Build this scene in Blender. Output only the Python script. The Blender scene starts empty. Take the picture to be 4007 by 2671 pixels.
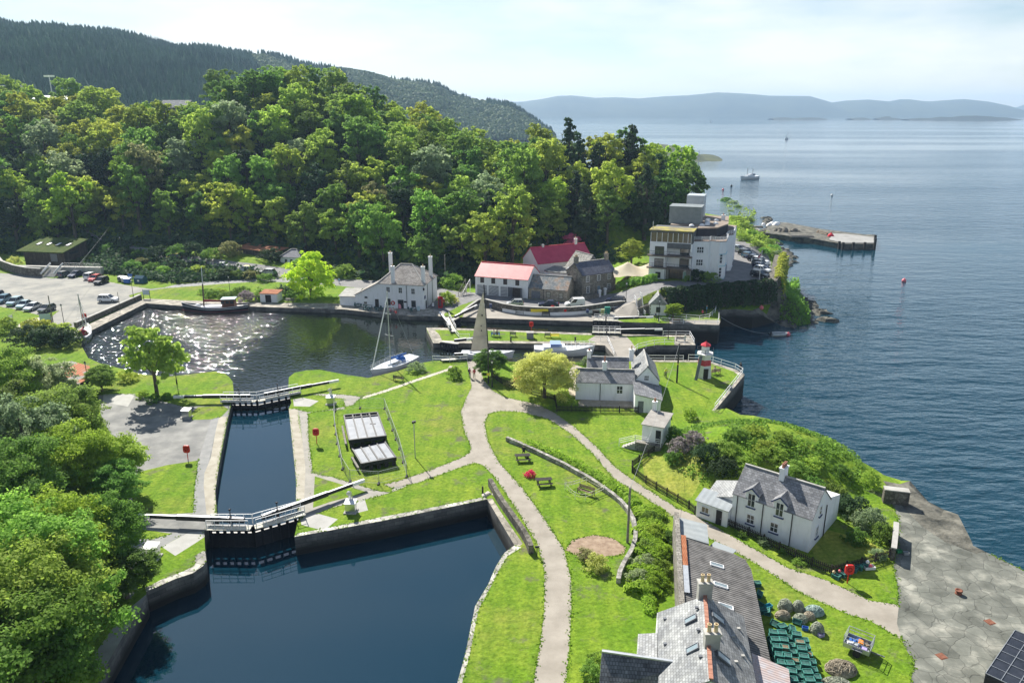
import bpy, math, random
import numpy as np
from mathutils import Vector, Matrix, noise
from mathutils.geometry import delaunay_2d_cdt
R=math.radians
random.seed(7); rng=np.random.default_rng(7)
S=bpy.context.scene
COL=S.collection
# ---------------------------------------------------------------- camera
F=2950.0; P=R(17.1); H=42.0
cam=bpy.data.cameras.new('camera'); co=bpy.data.objects.new('camera',cam); COL.objects.link(co)
cam.sensor_width=36; cam.lens=F/4007*36; cam.clip_start=0.5; cam.clip_end=40000
co.location=(0,0,H); co.rotation_euler=(R(90)-P,0,0); S.camera=co
# ---------------------------------------------------------------- world and sun
W=bpy.data.worlds.new('World'); S.world=W; W.use_nodes=True
SAZ=-26.0; SEL=39.8
sd=Vector((math.sin(R(SAZ))*math.cos(R(SEL)),math.cos(R(SAZ))*math.cos(R(SEL)),math.sin(R(SEL))))
def world():
    nt=W.node_tree; n=nt.nodes; l=nt.links; n.clear()
    out=n.new('ShaderNodeOutputWorld'); bg=n.new('ShaderNodeBackground'); sky=n.new('ShaderNodeTexSky')
    sky.sky_type='NISHITA'; sky.sun_disc=False; sky.sun_elevation=R(SEL); sky.sun_rotation=R(SAZ)
    sky.altitude=50; sky.air_density=1.0; sky.dust_density=0.15; sky.ozone_density=1.5
    tc=n.new('ShaderNodeTexCoord'); mp=n.new('ShaderNodeMapping'); mp.inputs['Scale'].default_value=(1.0,1.0,4.0)
    nz=n.new('ShaderNodeTexNoise'); nz.inputs['Scale'].default_value=2.3; nz.inputs['Detail'].default_value=7; nz.inputs['Roughness'].default_value=.55
    l.new(tc.outputs['Generated'],mp.inputs[0]); l.new(mp.outputs[0],nz.inputs['Vector'])
    cr=n.new('ShaderNodeValToRGB'); cr.color_ramp.elements[0].position=.40; cr.color_ramp.elements[1].position=.58
    cr.color_ramp.elements[0].color=(0,0,0,1); cr.color_ramp.elements[1].color=(1,1,1,1)
    l.new(nz.outputs['Fac'],cr.inputs[0])
    # thin cloud veil is densest low over the horizon
    sx=n.new('ShaderNodeSeparateXYZ'); l.new(tc.outputs['Generated'],sx.inputs[0])
    mr=n.new('ShaderNodeMapRange'); mr.inputs['From Min'].default_value=0.0; mr.inputs['From Max'].default_value=.42
    mr.inputs['To Min'].default_value=.75; mr.inputs['To Max'].default_value=.12
    l.new(sx.outputs['Z'],mr.inputs['Value'])
    mu=n.new('ShaderNodeMath'); mu.operation='MULTIPLY_ADD'; mu.use_clamp=True
    l.new(cr.outputs[0],mu.inputs[0]); l.new(mr.outputs[0],mu.inputs[1])
    m2=n.new('ShaderNodeMath'); m2.operation='MULTIPLY'; m2.inputs[1].default_value=.10; l.new(mr.outputs[0],m2.inputs[0])
    l.new(m2.outputs[0],mu.inputs[2])
    mx=n.new('ShaderNodeMixRGB'); mx.inputs[2].default_value=CLOUD
    l.new(mu.outputs[0],mx.inputs[0]); l.new(sky.outputs[0],mx.inputs[1])
    l.new(mx.outputs[0],bg.inputs[0]); bg.inputs[1].default_value=SKYS
    l.new(bg.outputs[0],out.inputs[0])
CLOUD=(11,10.9,10.7,1); SKYS=0.056
world()
sl=bpy.data.lights.new('sun','SUN'); sl.energy=4.8; sl.angle=R(.55); sl.color=(1,.95,.86)
so=bpy.data.objects.new('sun',sl); COL.objects.link(so); so.rotation_euler=sd.to_track_quat('Z','Y').to_euler()
V=S.view_settings; V.view_transform='Standard'; V.look='None'; V.exposure=1.0; V.gamma=1
S.cycles.max_bounces=6; S.cycles.transparent_max_bounces=12; S.cycles.caustics_reflective=False; S.cycles.caustics_refractive=False
S.cycles.volume_bounces=0
try: S.cycles.use_denoising=True
except Exception: pass
# ---------------------------------------------------------------- projection helpers (photo pixel 4007x2671 -> world point at height z)
def G(x,y,z=0.0):
    u=(x-2003.5)/F; v=(y-1335.5)/F
    f=math.cos(P)-v*math.sin(P); d=math.sin(P)+v*math.cos(P)
    s=(H-z)/d
    return (u*s,f*s)
K=4007/2352
def D(pts): return [(a*K,b*K) for a,b in pts]
def atdist(px,py,Y):
    u=(px-2003.5)/F; v=(py-1335.5)/F
    f=math.cos(P)-v*math.sin(P); d=math.sin(P)+v*math.cos(P)
    return (u/f*Y, H-d/f*Y)
def lerp(tab,x):
    if x<=tab[0][0]: return tab[0][1]
    for (a,b),(c,e) in zip(tab,tab[1:]):
        if x<=c: return b+(e-b)*(x-a)/(c-a)
    return tab[-1][1]
def ss(t):
    t=max(0.,min(1.,t)); return t*t*(3-2*t)
# ---------------------------------------------------------------- terrain height
BASE=[(-260,246),(-170,236),(-140,233),(-110,230),(-80,226),(-60,216),(-38,200),(-20,193),(-8,192),(3,193),(12,206),(25,208),(40,224),(55,238),(70,252),(85,300)]
CRY=[(-260,345),(-200,330),(-90,315),(-47,305),(0,288),(25,272),(45,262),(60,262),(85,330)]
CRZ=[(-260,38),(-206,37),(-154,31),(-120,36),(-90,43),(-70,41),(-47,31),(-19,21),(-4,16),(10,18),(25,21),(38,19),(48,15),(58,8),(66,3),(80,-2),(110,-6)]
# terrace edge line of the hotel (top of the retaining hedge)
TA=G(2500,1158,3.5); TB=G(3012,1096,4.6)
SHORE=[]   # natural shore polyline segments, filled below
def segd(px,py,a,b):
    ax,ay=a; bx,by=b; dx=bx-ax; dy=by-ay; L=dx*dx+dy*dy
    t=0 if L==0 else max(0,min(1,((px-ax)*dx+(py-ay)*dy)/L))
    return math.hypot(px-ax-t*dx,py-ay-t*dy)
def h(x,y):
    z=0.0
    if x<25:
        # upper lane on the left climbs
        yl=lerp([(-200,225),(-145,232),(-95,196),(-60,186),(-35,176),(-20,172)],x)
        k=ss((-x-38)/45.)
        z=k*3.2*ss((y-yl)/16.)
    # hotel terrace
    if x>20 and y>TA[1]-8:
        ln=TA[1]+(TB[1]-TA[1])*(x-TA[0])/(TB[0]-TA[0])
        rise=ss((x-20)/(TA[0]+6-20.))*4.6
        xr=lerp([(165,59.8),(199,71.5),(215,78)],y); cut=1-ss((x-xr)/2.4); rise*=cut*(1-ss((y-212)/26.)*ss((x-60)/8.))
        if y>ln: z=max(z,rise)
        elif y>ln-2.2 : z=max(z,rise*(1-(ln-y)/2.2))
    b=lerp(BASE,x)
    if y>b:
        cy=lerp(CRY,x); cz=lerp(CRZ,x)
        z0=z
        t=(y-b)/(cy-b)
        if t<1: z=z0+(cz-z0)*(1-(1-t)**1.7)
        else:
            back=lerp([(-260,22),(-150,24),(-90,10),(-47,-2),(0,-8),(90,-8)],x)
            z=cz+(back-cz)*ss((y-cy)/120.)
        z+=1.5*noise.noise(Vector((x*.03,y*.03,0)))*min(1,(y-b)/15)
    # rocky knoll between the small store and the sea
    k=max(0,1-math.hypot((x-31)/15.,(y-86)/13.))
    z+=3.6*ss(k*1.25)*KN
    if SHORE:
        dm=min(segd(x,y,a,b2) for a,b2 in SHORE)
        w=3.2 if y<112 else 5. if y<150 else 9. if y<200 else 16.
        if dm<w: z=-4.8+(z+4.8)*ss(dm/w*1.25) if dm/w*1.25<1 else z
    return z
KN=1.0
def T(px,py,off=0):
    z=0.
    for i in range(14):
        x,y=G(px,py,z+off); z=.5*z+.5*h(x,y)
    x,y=G(px,py,z+off)
    return (x,y)
# coast: pixel x, y, height of that edge, natural?
C=[(4500,2450,0,0),(4007,2231,0,0),(3807,2133,0,0),(3735,2096,-4,1),(3692,2056,-4,1),(3645,2013,-4,1),(3600,1929,-4,1),(3557,1905,-2.5,1),(3489,1884,-1.8,1),(3433,1843,-1.5,1),(3378,1812,-1.5,1),(3284,1760,-1.5,1),(3220,1722,-1.5,1),(3126,1688,-1.5,1),(3067,1670,-1.5,1),(3041,1654,-1.5,1),(2998,1642,-1.5,1),(2904,1632,-1.5,1),(2862,1628,-1.5,0),
 (2800,1603,0,0),(2914,1466,0,0),(2907,1458,0,0),(2880,1445,0,0),(2789,1416,0,0),(2737,1409,0,0),(2554,1408,0,0),(2500,1408,0,0),(2478,1380,0,0),(2491,1366,0,0),(2530,1355,0,0),(2569,1349,0,0),(2722,1350,0,0),(2706,1312,0,0),(2813,1271,0,0),(2818,1260,0,0),(2818,1237,0,0),(2808,1212,0,0),(2880,1209,0,0),(2948,1215,0,0),
 (3050,1258,-4,1),(3130,1282,-4,1),(3190,1270,-4,1),(3225,1252,-4,1),(3195,1222,-4,1),(3175,1194,-4,1),(3140,1156,-4,1),(3089,1139,-4,1),(3062,1128,-4,1),(3066,1080,-4,1),(3070,1040,-4,1),(3110,1020,-4,1),(3072,988,-4,1),(3047,963,-4,1),(3020,930,-4,1),(3013,915,-4,1),(3000,880,-4,1),(3010,862,-4,1),(3006,853,-4,1),(2968,826,-4,1),(2917,802,-4,1),(2865,788,-4,1),(2813,771,-4,1),(2779,757,-4,1),(2740,735,-4,1),(2715,712,-4,1)]
coast=[G(a,b,z) for a,b,z,k in C]
nat=[k for a,b,z,k in C]
for i in range(len(C)-1):
    if nat[i] and nat[i+1]: SHORE.append((coast[i],coast[i+1]))

coast+= [(95,360),(60,420),(0,470),(-60,560),(-160,760),(-420,820),(-520,820),(-520,15),(60,15)]
# ---------------------------------------------------------------- zones
def N0(pts): return [G(a,b,0) for a,b in pts]
def NT(pts): return [T(a,b) for a,b in pts]
water_basin=N0([(354,1294),(570,1186),(710,1196),(968,1198),(1040,1201),(1350,1210),(1510,1228),(1600,1235),(1732,1237),(1809,1240),(1908,1245),(2322,1257),
  (2322,1304),(1908,1288),(1800,1284),(1700,1281),(1668,1282),(1672,1296),(1695,1342),(1911,1342),(1995,1343),(2230,1344),(2367,1351),(2408,1397),(2412,1412),(2240,1414),(1995,1414),(1860,1412),(1695,1411),(1650,1419),(1560,1450),(1440,1478),(1352,1465),(1253,1446),(1200,1448),(1153,1457),(1130,1476),(1128,1526),
  (1140,1575),(905,1582),(915,1535),(910,1492),(895,1472),(880,1462),(838,1453),(726,1466),(654,1473),(560,1465),(491,1445),(400,1425),(345,1400),(318,1350),(325,1315)])
water_lock=N0([(2322,1257),(2438,1259),(2813,1271),(2830,1290),(2740,1330),(2706,1312),(2596,1311),(2322,1304)])
water_chamber=N0([(905,1582),(1140,1575),(1130,1599),(1145,1744),(1159,1878),(1158,1955),(1172,2010),(830,2050),(848,2009),(842,1920),(858,1815),(893,1629)])
water_reach=N0([(830,2050),(1172,2010),(1160,2060),(1152,2099),(1498,2036),(1700,1995),(1906,1952),(2013,2132),(1974,2161),(1940,2215),(1910,2285),(1859,2370),(1820,2560),(1789,2671),(1770,2800),(300,2800),(375,2671),(571,2334),(573,2313),(684,2264),(756,2240),(795,2212),(808,2193),(803,2159),(799,2078)])
Z=[]  # (name, polygon) later ones win
def zone(name,poly): Z.append((name,poly))
zone('car_park',NT([(-200,1060),(0,1068),(110,1075),(200,1088),(330,1085),(440,1105),(520,1120),(590,1130),(640,1125),(700,1110),(700,1120),(560,1140),(505,1155),(508,1162),(545,1163),(551,1172),(297,1285),(240,1270),(170,1265),(230,1215),(150,1232),(60,1210),(0,1200),(-200,1180)]))
zone('gravel_path',N0([(60,1300),(40,1284),(110,1250),(160,1240),(200,1262),(150,1275),(90,1290)]))
zone('quay',N0([(290,1295),(551,1172),(570,1168),(700,1174),(920,1181),(1100,1184),(1340,1187),(1340,1160),(1560,1165),(1740,1160),(1760,1200),(1732,1237),(1600,1235),(1510,1228),(1350,1210),(1040,1201),(968,1198),(710,1196),(570,1186),(354,1294),(325,1318),(300,1320)]))
zone('road',NT([(300,925),(345,934),(480,952),(630,982),(780,1004),(920,1024),(1100,1046),(1310,1090),(1470,1096),(1700,1120),(1790,1140),(1865,1145),(2060,1168),(2230,1182),(2262,1172),(2350,1155),(2480,1125),(2560,1101),(2700,1098),(2760,1072),(2800,1020),(2835,960),(2850,925),(2900,925),(2920,950),(3000,985),(3014,1020),(3014,1097),(2930,1100),(2700,1122),(2560,1143),(2492,1172),(2440,1198),(2340,1210),(2160,1212),(2000,1208),(1900,1190),(1862,1175),(1800,1195),(1745,1225),(1700,1210),(1500,1140),(1330,1118),(1200,1108),(1100,1087),(1000,1060),(880,1040),(750,1030),(630,1012),(480,965),(340,945)]))
zone('lane',NT([(1100,1086),(1200,1092),(1200,1108),(1020,1100),(850,1112),(700,1124),(640,1128),(700,1112),(850,1098),(1000,1088)]))
zone('paving',N0([(1809,1240),(1830,1205),(1872,1188),(1900,1196),(2000,1222),(2100,1231),(2220,1233),(2330,1226),(2420,1212),(2492,1215),(2500,1240),(2440,1238),(2400,1248),(2440,1259),(2322,1257),(1908,1245)]))
zone('paving',N0([(2620,1250),(2818,1252),(2818,1262),(2813,1271),(2620,1266)]))
zone('paving',NT([(2492,1178),(2510,1172),(2520,1240),(2492,1240)]))
zone('quay',N0([(1908,1288),(2322,1304),(2706,1312),(2722,1350),(2640,1350),(2640,1318),(2330,1311),(2250,1309),(1908,1293),(1700,1290),(1668,1282),(1700,1281),(1800,1284)]))
zone('quay',N0([(1695,1342),(1668,1282),(1700,1290),(1720,1310),(1730,1332),(1911,1333),(2230,1336),(2360,1341),(2367,1351),(2230,1344),(1911,1342)]))
zone('paving',N0([(2367,1351),(2300,1330),(2330,1312),(2450,1315),(2470,1335),(2491,1366),(2478,1380),(2500,1408),(2412,1412),(2408,1397)]))
zone('quay',N0([(2554,1408),(2737,1409),(2789,1416),(2880,1445),(2907,1458),(2914,1466),(2800,1603),(2785,1606),(2893,1470),(2870,1452),(2785,1423),(2737,1417),(2554,1416)]))
zone('gravel_yard',N0([(380,1545),(511,1540),(664,1575),(716,1590),(905,1582),(893,1629),(858,1815),(845,2010),(850,2045),(799,2078),(780,2100),(500,2100),(500,1960),(510,1880),(480,1760),(400,1650)]))
zone('concrete_slab',N0([(404,1572),(405,1540),(530,1540),(500,1590)]))
zone('lawn',N0([(775,1592),(870,1586),(895,1600),(866,1630),(820,1640),(752,1642),(740,1620)]))
zone('lawn',N0([(500,1880),(545,1845),(655,1818),(775,1800),(770,1850),(756,2005),(620,2012),(520,2020),(520,1960)]))
zone('lawn',N0([(510,2090),(560,2070),(680,2088),(600,2120)]))
zone('asphalt_path',N0([(860,1629),(835,1720),(797,1900),(808,2010),(756,2010),(760,1920),(775,1805),(826,1640)]))
zone('coping',N0([(893,1629),(870,1740),(858,1815),(842,1920),(848,2020),(808,2010),(797,1900),(800,1850),(825,1790),(845,1680),(858,1629)]))
zone('lawn',N0([(560,2140),(700,2100),(780,2090),(803,2159),(808,2193),(795,2212),(756,2240),(684,2264),(573,2313),(540,2340),(500,2340)]))
zone('stone_edge',N0([(765,2170),(803,2150),(808,2193),(795,2212),(756,2240),(684,2264),(573,2313),(565,2300),(640,2262),(720,2232),(762,2210)]))
zone('concrete_slab',N0([(633,2138),(738,2082),(808,2078),(799,2100),(770,2120),(686,2173)]))
zone('asphalt_path',N0([(520,2100),(590,2110),(690,2082),(735,2082),(633,2138),(560,2200),(520,2340),(480,2340)]))
zone('ramp',N0([(480,2400),(571,2325),(571,2334),(375,2671),(300,2800),(200,2800)]))
zone('lock_path',N0([(1165,1600),(1205,1612),(1350,1600),(1345,1560),(1240,1545),(1180,1545),(1250,1540),(1340,1542),(1420,1552),(1400,1565),(1380,1585),(1205,1616),(1208,1720),(1225,1850),(1300,1865),(1400,1895),(1480,1920),(1530,1925),(1540,1905),(1600,1895),(1560,1915),(1500,1935),(1300,1985),(1190,2030),(1172,2012),(1158,1955),(1190,1955),(1195,1830),(1185,1740)]))
zone('coping',N0([(1130,1599),(1145,1744),(1159,1878),(1158,1960),(1190,1955),(1195,1830),(1185,1740),(1168,1640),(1165,1598)]))
zone('lawn',N0([(1232,1862),(1440,1925),(1300,1960),(1225,1985)]))
zone('concrete_slab',N0([(1147,1562),(1185,1555),(1247,1568),(1212,1590),(1150,1588)]))
zone('concrete_slab',N0([(1172,2020),(1240,2007),(1322,2030),(1268,2075),(1180,2052)]))
zone('concrete_slab',N0([(1350,2000),(1425,1945),(1440,1995),(1380,2010)]))
zone('stone_edge',N0([(1152,2099),(1498,2036),(1700,1995),(1906,1952),(1900,1942),(1700,1982),(1490,2022),(1300,2060),(1240,2072),(1165,2085)]))
MP=[(1072,825),(1080,868),(1083,890),(1070,915),(1058,945),(1066,990),(1080,1020),(1080,1038),(1055,1053),(990,1078),(920,1102),(880,1112),(900,1120),(960,1108),(1045,1077),(1090,1062),(1110,1068),(1140,1100),(1190,1175),(1235,1250),(1250,1310),(1250,1400),(1240,1480),(1225,1568),(1212,1640),(1290,1640),(1300,1568),(1308,1480),(1312,1400),(1312,1330),(1295,1260),(1250,1190),(1200,1120),(1145,1060),(1120,1010),(1113,970),(1122,950),(1150,943),(1200,946),(1260,962),(1310,995),(1360,1040),(1409,1098),(1484,1143),(1541,1183),(1620,1230),(1727,1288),(1840,1361),(1952,1411),(2000,1425),(2053,1457),(2090,1478),(2085,1392),(2050,1386),(1997,1378),(1902,1333),(1810,1303),(1722,1254),(1599,1183),(1559,1168),(1451,1100),(1409,1068),(1370,1025),(1320,980),(1275,948),(1240,930),(1200,920),(1160,912),(1130,895),(1110,870),(1098,828)]
zone('path',N0(D(MP)))
zone('narrow_path',N0([(1405,1555),(1520,1520),(1640,1478),(1750,1442),(1760,1430),(1772,1432),(1755,1450),(1640,1488),(1520,1530),(1420,1560)]))
zone('apron',N0(D([(2040,1140),(2130,1150),(2150,1195),(2190,1228),(2235,1252),(2352,1310),(2640,1438),(2640,1800),(2100,1800),(2085,1600),(2100,1520),(2075,1480),(2060,1430),(2064,1395),(2062,1350),(2052,1300),(2062,1250),(2064,1190)])))
zone('garden_soil',N0([(2212,2150),(2240,2110),(2330,2090),(2400,2105),(2450,2140),(2440,2170),(2370,2175),(2290,2190)]))
zone('quay',N0([(1906,1952),(1925,1948),(1965,2010),(2045,2125),(2035,2135),(2013,2132)]))
zone('stone_edge',N0([(2013,2132),(1974,2161),(1940,2215),(1910,2285),(1859,2370),(1820,2560),(1789,2671),(1770,2800),(1785,2800),(1808,2671),(1838,2560),(1872,2385),(1925,2285),(1955,2225),(1985,2175),(2040,2140)]))
zone('terrace',N0([(2262,1562),(2262,1590),(2500,1598),(2500,1560),(2420,1500),(2240,1420),(2215,1490),(2230,1545)]))
zone('dry_lawn',N0(D([(1475,1055),(1530,1050),(1600,1075),(1630,1090),(1590,1140),(1570,1150),(1480,1100)])))
zone('dry_lawn',N0(D([(1862,1255),(1880,1210),(1990,1240),(2045,1270),(1990,1300),(1880,1300)])))
zone('shore_rock',NT([(2945,1212),(3040,1205),(3085,1180),(3110,1155),(3150,1166),(3195,1215),(3230,1262),(3130,1290),(3040,1266)]))
zone('yard',NT([(2895,905),(2925,880),(2960,862),(3000,872),(3010,905),(2975,912),(2930,915)]))
zone('shore_rock',NT([(3455,1880),(3560,1900),(3640,1990),(3700,2050),(3760,2095),(3870,2150),(3820,2165),(3700,2120),(3610,2060),(3540,1990),(3490,1930)]))
zone('shore_rock',N0([(3560,1880),(3720,1935),(3960,2170),(3850,2160),(3700,2120),(3600,2050),(3540,1960),(3500,1900)]))
def build_ground():
    polys=[coast]+[water_basin,water_lock,water_chamber,water_reach]+[p for n,p in Z]
    vs=[];es=[]
    def dens(p,step):
        o=[]
        for a,b in zip(p,p[1:]+p[:1]):
            L=math.hypot(b[0]-a[0],b[1]-a[1]); n=max(1,int(L/step))
            for i in range(n): o.append((a[0]+(b[0]-a[0])*i/n,a[1]+(b[1]-a[1])*i/n))
        return o
    for i,p in enumerate(polys):
        q=dens(p,14 if i==0 else 3.0)
        s=len(vs); vs+= q; es+=[(s+j,s+(j+1)%len(q)) for j in range(len(q))]
    # hotel terrace break lines
    for off in (0,-2.2):
        s=len(vs); n=12
        for j in range(n+1):
            x=TA[0]+(TB[0]-TA[0])*j/n; y=TA[1]+(TB[1]-TA[1])*j/n+off
            vs.append((x,y))
        es+=[(s+j,s+j+1) for j in range(n)]
    def grid(x0,x1,y0,y1,st):
        x=x0
        while x<x1:
            y=y0
            while y<y1:
                vs.append((x+random.uniform(-.3,.3)*st,y+random.uniform(-.3,.3)*st)); y+=st
            x+=st
    grid(-60,60,40,130,1.9); grid(-160,80,130,235,3.2); grid(-260,80,235,345,5); grid(-160,-60,60,130,6); grid(-500,90,345,800,24)
    r=delaunay_2d_cdt([Vector(v) for v in vs],es,[],0,1e-4,False)
    V2=np.array([(v.x,v.y) for v in r[0]]); FC=np.array([f for f in r[2]])
    cen=V2[FC].mean(axis=1)
    def pip(poly):
        x=cen[:,0];y=cen[:,1]; c=np.zeros(len(cen),bool); n=len(poly)
        for i in range(n):
            x1,y1=poly[i];x2,y2=poly[(i+1)%n]
            if y1==y2: continue
            m=((y1>y)!=(y2>y))&(x<(x2-x1)*(y-y1)/(y2-y1)+x1)
            c^=m
        return c
    names=['void','lawn']; lab=np.zeros(len(cen),int)
    lab[pip(coast)]=1
    for n,p in Z:
        if n not in names: names.append(n)
        m=pip(p)&(lab>0); lab[m]=names.index(n)
    for p in (water_basin,water_lock,water_chamber,water_reach): lab[pip(p)]=0
    hz=np.array([h(a,b) for a,b in V2])
    hz+=np.array([.05*noise.noise(Vector((a*.35,b*.35,3)))+.12*noise.noise(Vector((a*.09,b*.09,7))) for a,b in V2])*(np.abs(hz)>.4)
    P3=np.column_stack([V2,hz])
    labels={'lawn':'ground','path':'path','narrow_path':'path','lock_path':'path','asphalt_path':'path','gravel_path':'path'}
    for i,n in enumerate(names):
        if i==0: continue
        f=FC[lab==i]
        if len(f)==0: continue
        u,inv=np.unique(f,return_inverse=True)
        me=bpy.data.meshes.new(n); me.from_pydata([tuple(p) for p in P3[u]],[],[tuple(a) for a in inv.reshape(f.shape)])
        for pl in me.polygons:
            if pl.normal.z<0: pl.flip()
        uv=me.uv_layers.new(name='UVMap'); 
        nm='ground' if n=='lawn' else n
        o=bpy.data.objects.new(nm,me); COL.objects.link(o); o['kind']='structure'; me.materials.append(GM[n])
        if nm=='ground':
            for p in me.polygons: p.use_smooth=True
    # walls below the edges
    ed={}
    for fi,f in enumerate(FC):
        for a,b in ((f[0],f[1]),(f[1],f[2]),(f[2],f[0])):
            ed.setdefault((min(a,b),max(a,b)),[]).append((fi,a,b))
    sv=[];sf=[]
    for e,l in ed.items():
        lb=[lab[q[0]]>0 for q in l]
        if len(l)==2 and lb[0]!=lb[1]:
            q=l[0] if lb[0] else l[1]; a,b=q[1],q[2]
            if hz[a]<-3.9 and hz[b]<-3.9: continue
            s=len(sv); sv+=[tuple(P3[a]),tuple(P3[b]),(V2[b][0],V2[b][1],-6.5),(V2[a][0],V2[a][1],-6.5)]
            sf.append((s+3,s+2,s+1,s))
    me=bpy.data.meshes.new('quay_wall'); me.from_pydata(sv,[],sf)
    uv=me.uv_layers.new(name='UVMap')
    for pl in me.polygons:
        if abs(pl.normal.z)>.9: continue
        t=Vector((-pl.normal.y,pl.normal.x,0))
        for li in pl.loop_indices:
            c=me.vertices[me.loops[li].vertex_index].co; uv.data[li].uv=(c.dot(t),c.z)
    o=bpy.data.objects.new('quay_wall',me); COL.objects.link(o); me.materials.append(GM['wall']); o['kind']='structure'
# ---------------------------------------------------------------- materials
MC={}
def mat(name,c1,c2=None,scale=1.0,rough=.85,bump=0.,kind='noise',metal=0.,c3=None,coord='Object',spec=.3,tr=0.,lo=.35,hi=.65,detail=4,bscale=None,vary=0.,kx=1.,ky=1.,rowh=.2,brw=.35,mortar=.02,vc=.37,ml=.5):
    if name in MC: return MC[name]
    m=bpy.data.materials.new(name); MC[name]=m; m.use_nodes=True
    nt=m.node_tree; n=nt.nodes; l=nt.links; n.clear()
    out=n.new('ShaderNodeOutputMaterial'); b=n.new('ShaderNodeBsdfPrincipled')
    b.inputs['Roughness'].default_value=rough; b.inputs['Metallic'].default_value=metal; b.inputs['Specular IOR Level'].default_value=spec
    c1=tuple(c1)+(1,); c2=(tuple(c2)+(1,)) if c2 else c1
    tc=n.new('ShaderNodeTexCoord'); mp=n.new('ShaderNodeMapping'); mp.inputs['Scale'].default_value=(kx,ky,1)
    if coord=='World':
        ge=n.new('ShaderNodeNewGeometry'); l.new(ge.outputs['Position'],mp.inputs[0])
    else: l.new(tc.outputs[coord],mp.inputs[0])
    nz=n.new('ShaderNodeTexNoise'); nz.inputs['Scale'].default_value=scale; nz.inputs['Detail'].default_value=detail; nz.inputs['Roughness'].default_value=.6
    l.new(mp.outputs[0],nz.inputs['Vector'])
    cr=n.new('ShaderNodeValToRGB'); e=cr.color_ramp.elements; e[0].position=lo; e[1].position=hi; e[0].color=c1; e[1].color=c2
    if c3: q=e.new((lo+hi)/2); q.color=tuple(c3)+(1,)
    l.new(nz.outputs['Fac'],cr.inputs[0]); colout=cr.outputs[0]; hout=nz.outputs['Fac']
    if kind in('brick','slate','board'):
        br=n.new('ShaderNodeTexBrick'); uvn=n.new('ShaderNodeTexCoord')
        l.new(uvn.outputs['UV'],br.inputs['Vector'])
        br.inputs['Scale'].default_value=1; br.inputs['Row Height'].default_value=rowh; br.inputs['Brick Width'].default_value=brw; br.inputs['Mortar Size'].default_value=mortar
        br.inputs['Mortar Smooth'].default_value=.3; br.inputs['Bias'].default_value=0
        br.inputs['Color1'].default_value=(.72,.72,.72,1); br.inputs['Color2'].default_value=(1.25,1.25,1.25,1); br.inputs['Mortar'].default_value=(.45,.45,.45,1)
        mm=n.new('ShaderNodeMixRGB'); mm.blend_type='MULTIPLY'; mm.inputs[0].default_value=1
        l.new(cr.outputs[0],mm.inputs[1]); l.new(br.outputs['Color'],mm.inputs[2]); colout=mm.outputs[0]; hout=br.outputs['Fac']
    if kind=='corr':
        wv=n.new('ShaderNodeTexWave'); wv.bands_direction='X'; wv.inputs['Scale'].default_value=brw
        uvn=n.new('ShaderNodeTexCoord'); l.new(uvn.outputs['UV'],wv.inputs['Vector']); hout=wv.outputs['Fac']
        mm=n.new('ShaderNodeMixRGB'); mm.blend_type='MULTIPLY'; mm.inputs[0].default_value=mortar
        l.new(cr.outputs[0],mm.inputs[1]); l.new(wv.outputs['Color'],mm.inputs[2]); colout=mm.outputs[0]
    if kind=='stone':
        vo=n.new('ShaderNodeTexVoronoi'); vo.inputs['Scale'].default_value=rowh; vo.feature='F1'
        vd=n.new('ShaderNodeTexVoronoi'); vd.inputs['Scale'].default_value=rowh; vd.feature='DISTANCE_TO_EDGE'
        nw=n.new('ShaderNodeTexNoise'); nw.inputs['Scale'].default_value=rowh*.7; l.new(mp.outputs[0],nw.inputs['Vector'])
        ad=n.new('ShaderNodeMixRGB'); ad.blend_type='ADD'; ad.inputs[0].default_value=brw; l.new(mp.outputs[0],ad.inputs[1]); l.new(nw.outputs['Color'],ad.inputs[2])
        l.new(ad.outputs[0],vo.inputs['Vector']); l.new(ad.outputs[0],vd.inputs['Vector'])
        sp=n.new('ShaderNodeSeparateColor'); l.new(vo.outputs['Color'],sp.inputs[0])
        r1=n.new('ShaderNodeMapRange'); r1.inputs['To Min'].default_value=1-vc; r1.inputs['To Max'].default_value=1+vc; l.new(sp.outputs[0],r1.inputs['Value'])
        r2=n.new('ShaderNodeMapRange'); r2.inputs['From Max'].default_value=mortar; r2.inputs['To Min'].default_value=ml; l.new(vd.outputs['Distance'],r2.inputs['Value'])
        mu=n.new('ShaderNodeMath'); mu.operation='MULTIPLY'; l.new(r1.outputs[0],mu.inputs[0]); l.new(r2.outputs[0],mu.inputs[1])
        mm=n.new('ShaderNodeVectorMath'); mm.operation='SCALE'; l.new(cr.outputs[0],mm.inputs[0]); l.new(mu.outputs[0],mm.inputs['Scale']); colout=mm.outputs[0]; hout=r2.outputs[0]
    if vary:
        oi=n.new('ShaderNodeObjectInfo'); hs=n.new('ShaderNodeHueSaturation')
        a=n.new('ShaderNodeMapRange'); a.inputs['To Min'].default_value=.5-vary*.16; a.inputs['To Max'].default_value=.5+vary*.02; l.new(oi.outputs['Random'],a.inputs['Value'])
        m3=n.new('ShaderNodeMath'); m3.operation='MULTIPLY'; m3.inputs[1].default_value=7.31; m4=n.new('ShaderNodeMath'); m4.operation='FRACT'
        l.new(oi.outputs['Random'],m3.inputs[0]); l.new(m3.outputs[0],m4.inputs[0])
        b2=n.new('ShaderNodeMapRange'); b2.inputs['To Min'].default_value=1-vary; b2.inputs['To Max'].default_value=1+vary; l.new(m4.outputs[0],b2.inputs['Value'])
        l.new(a.outputs[0],hs.inputs['Hue']); l.new(b2.outputs[0],hs.inputs['Value']); l.new(colout,hs.inputs['Color']); colout=hs.outputs[0]
    l.new(colout,b.inputs['Base Color'])
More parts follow.
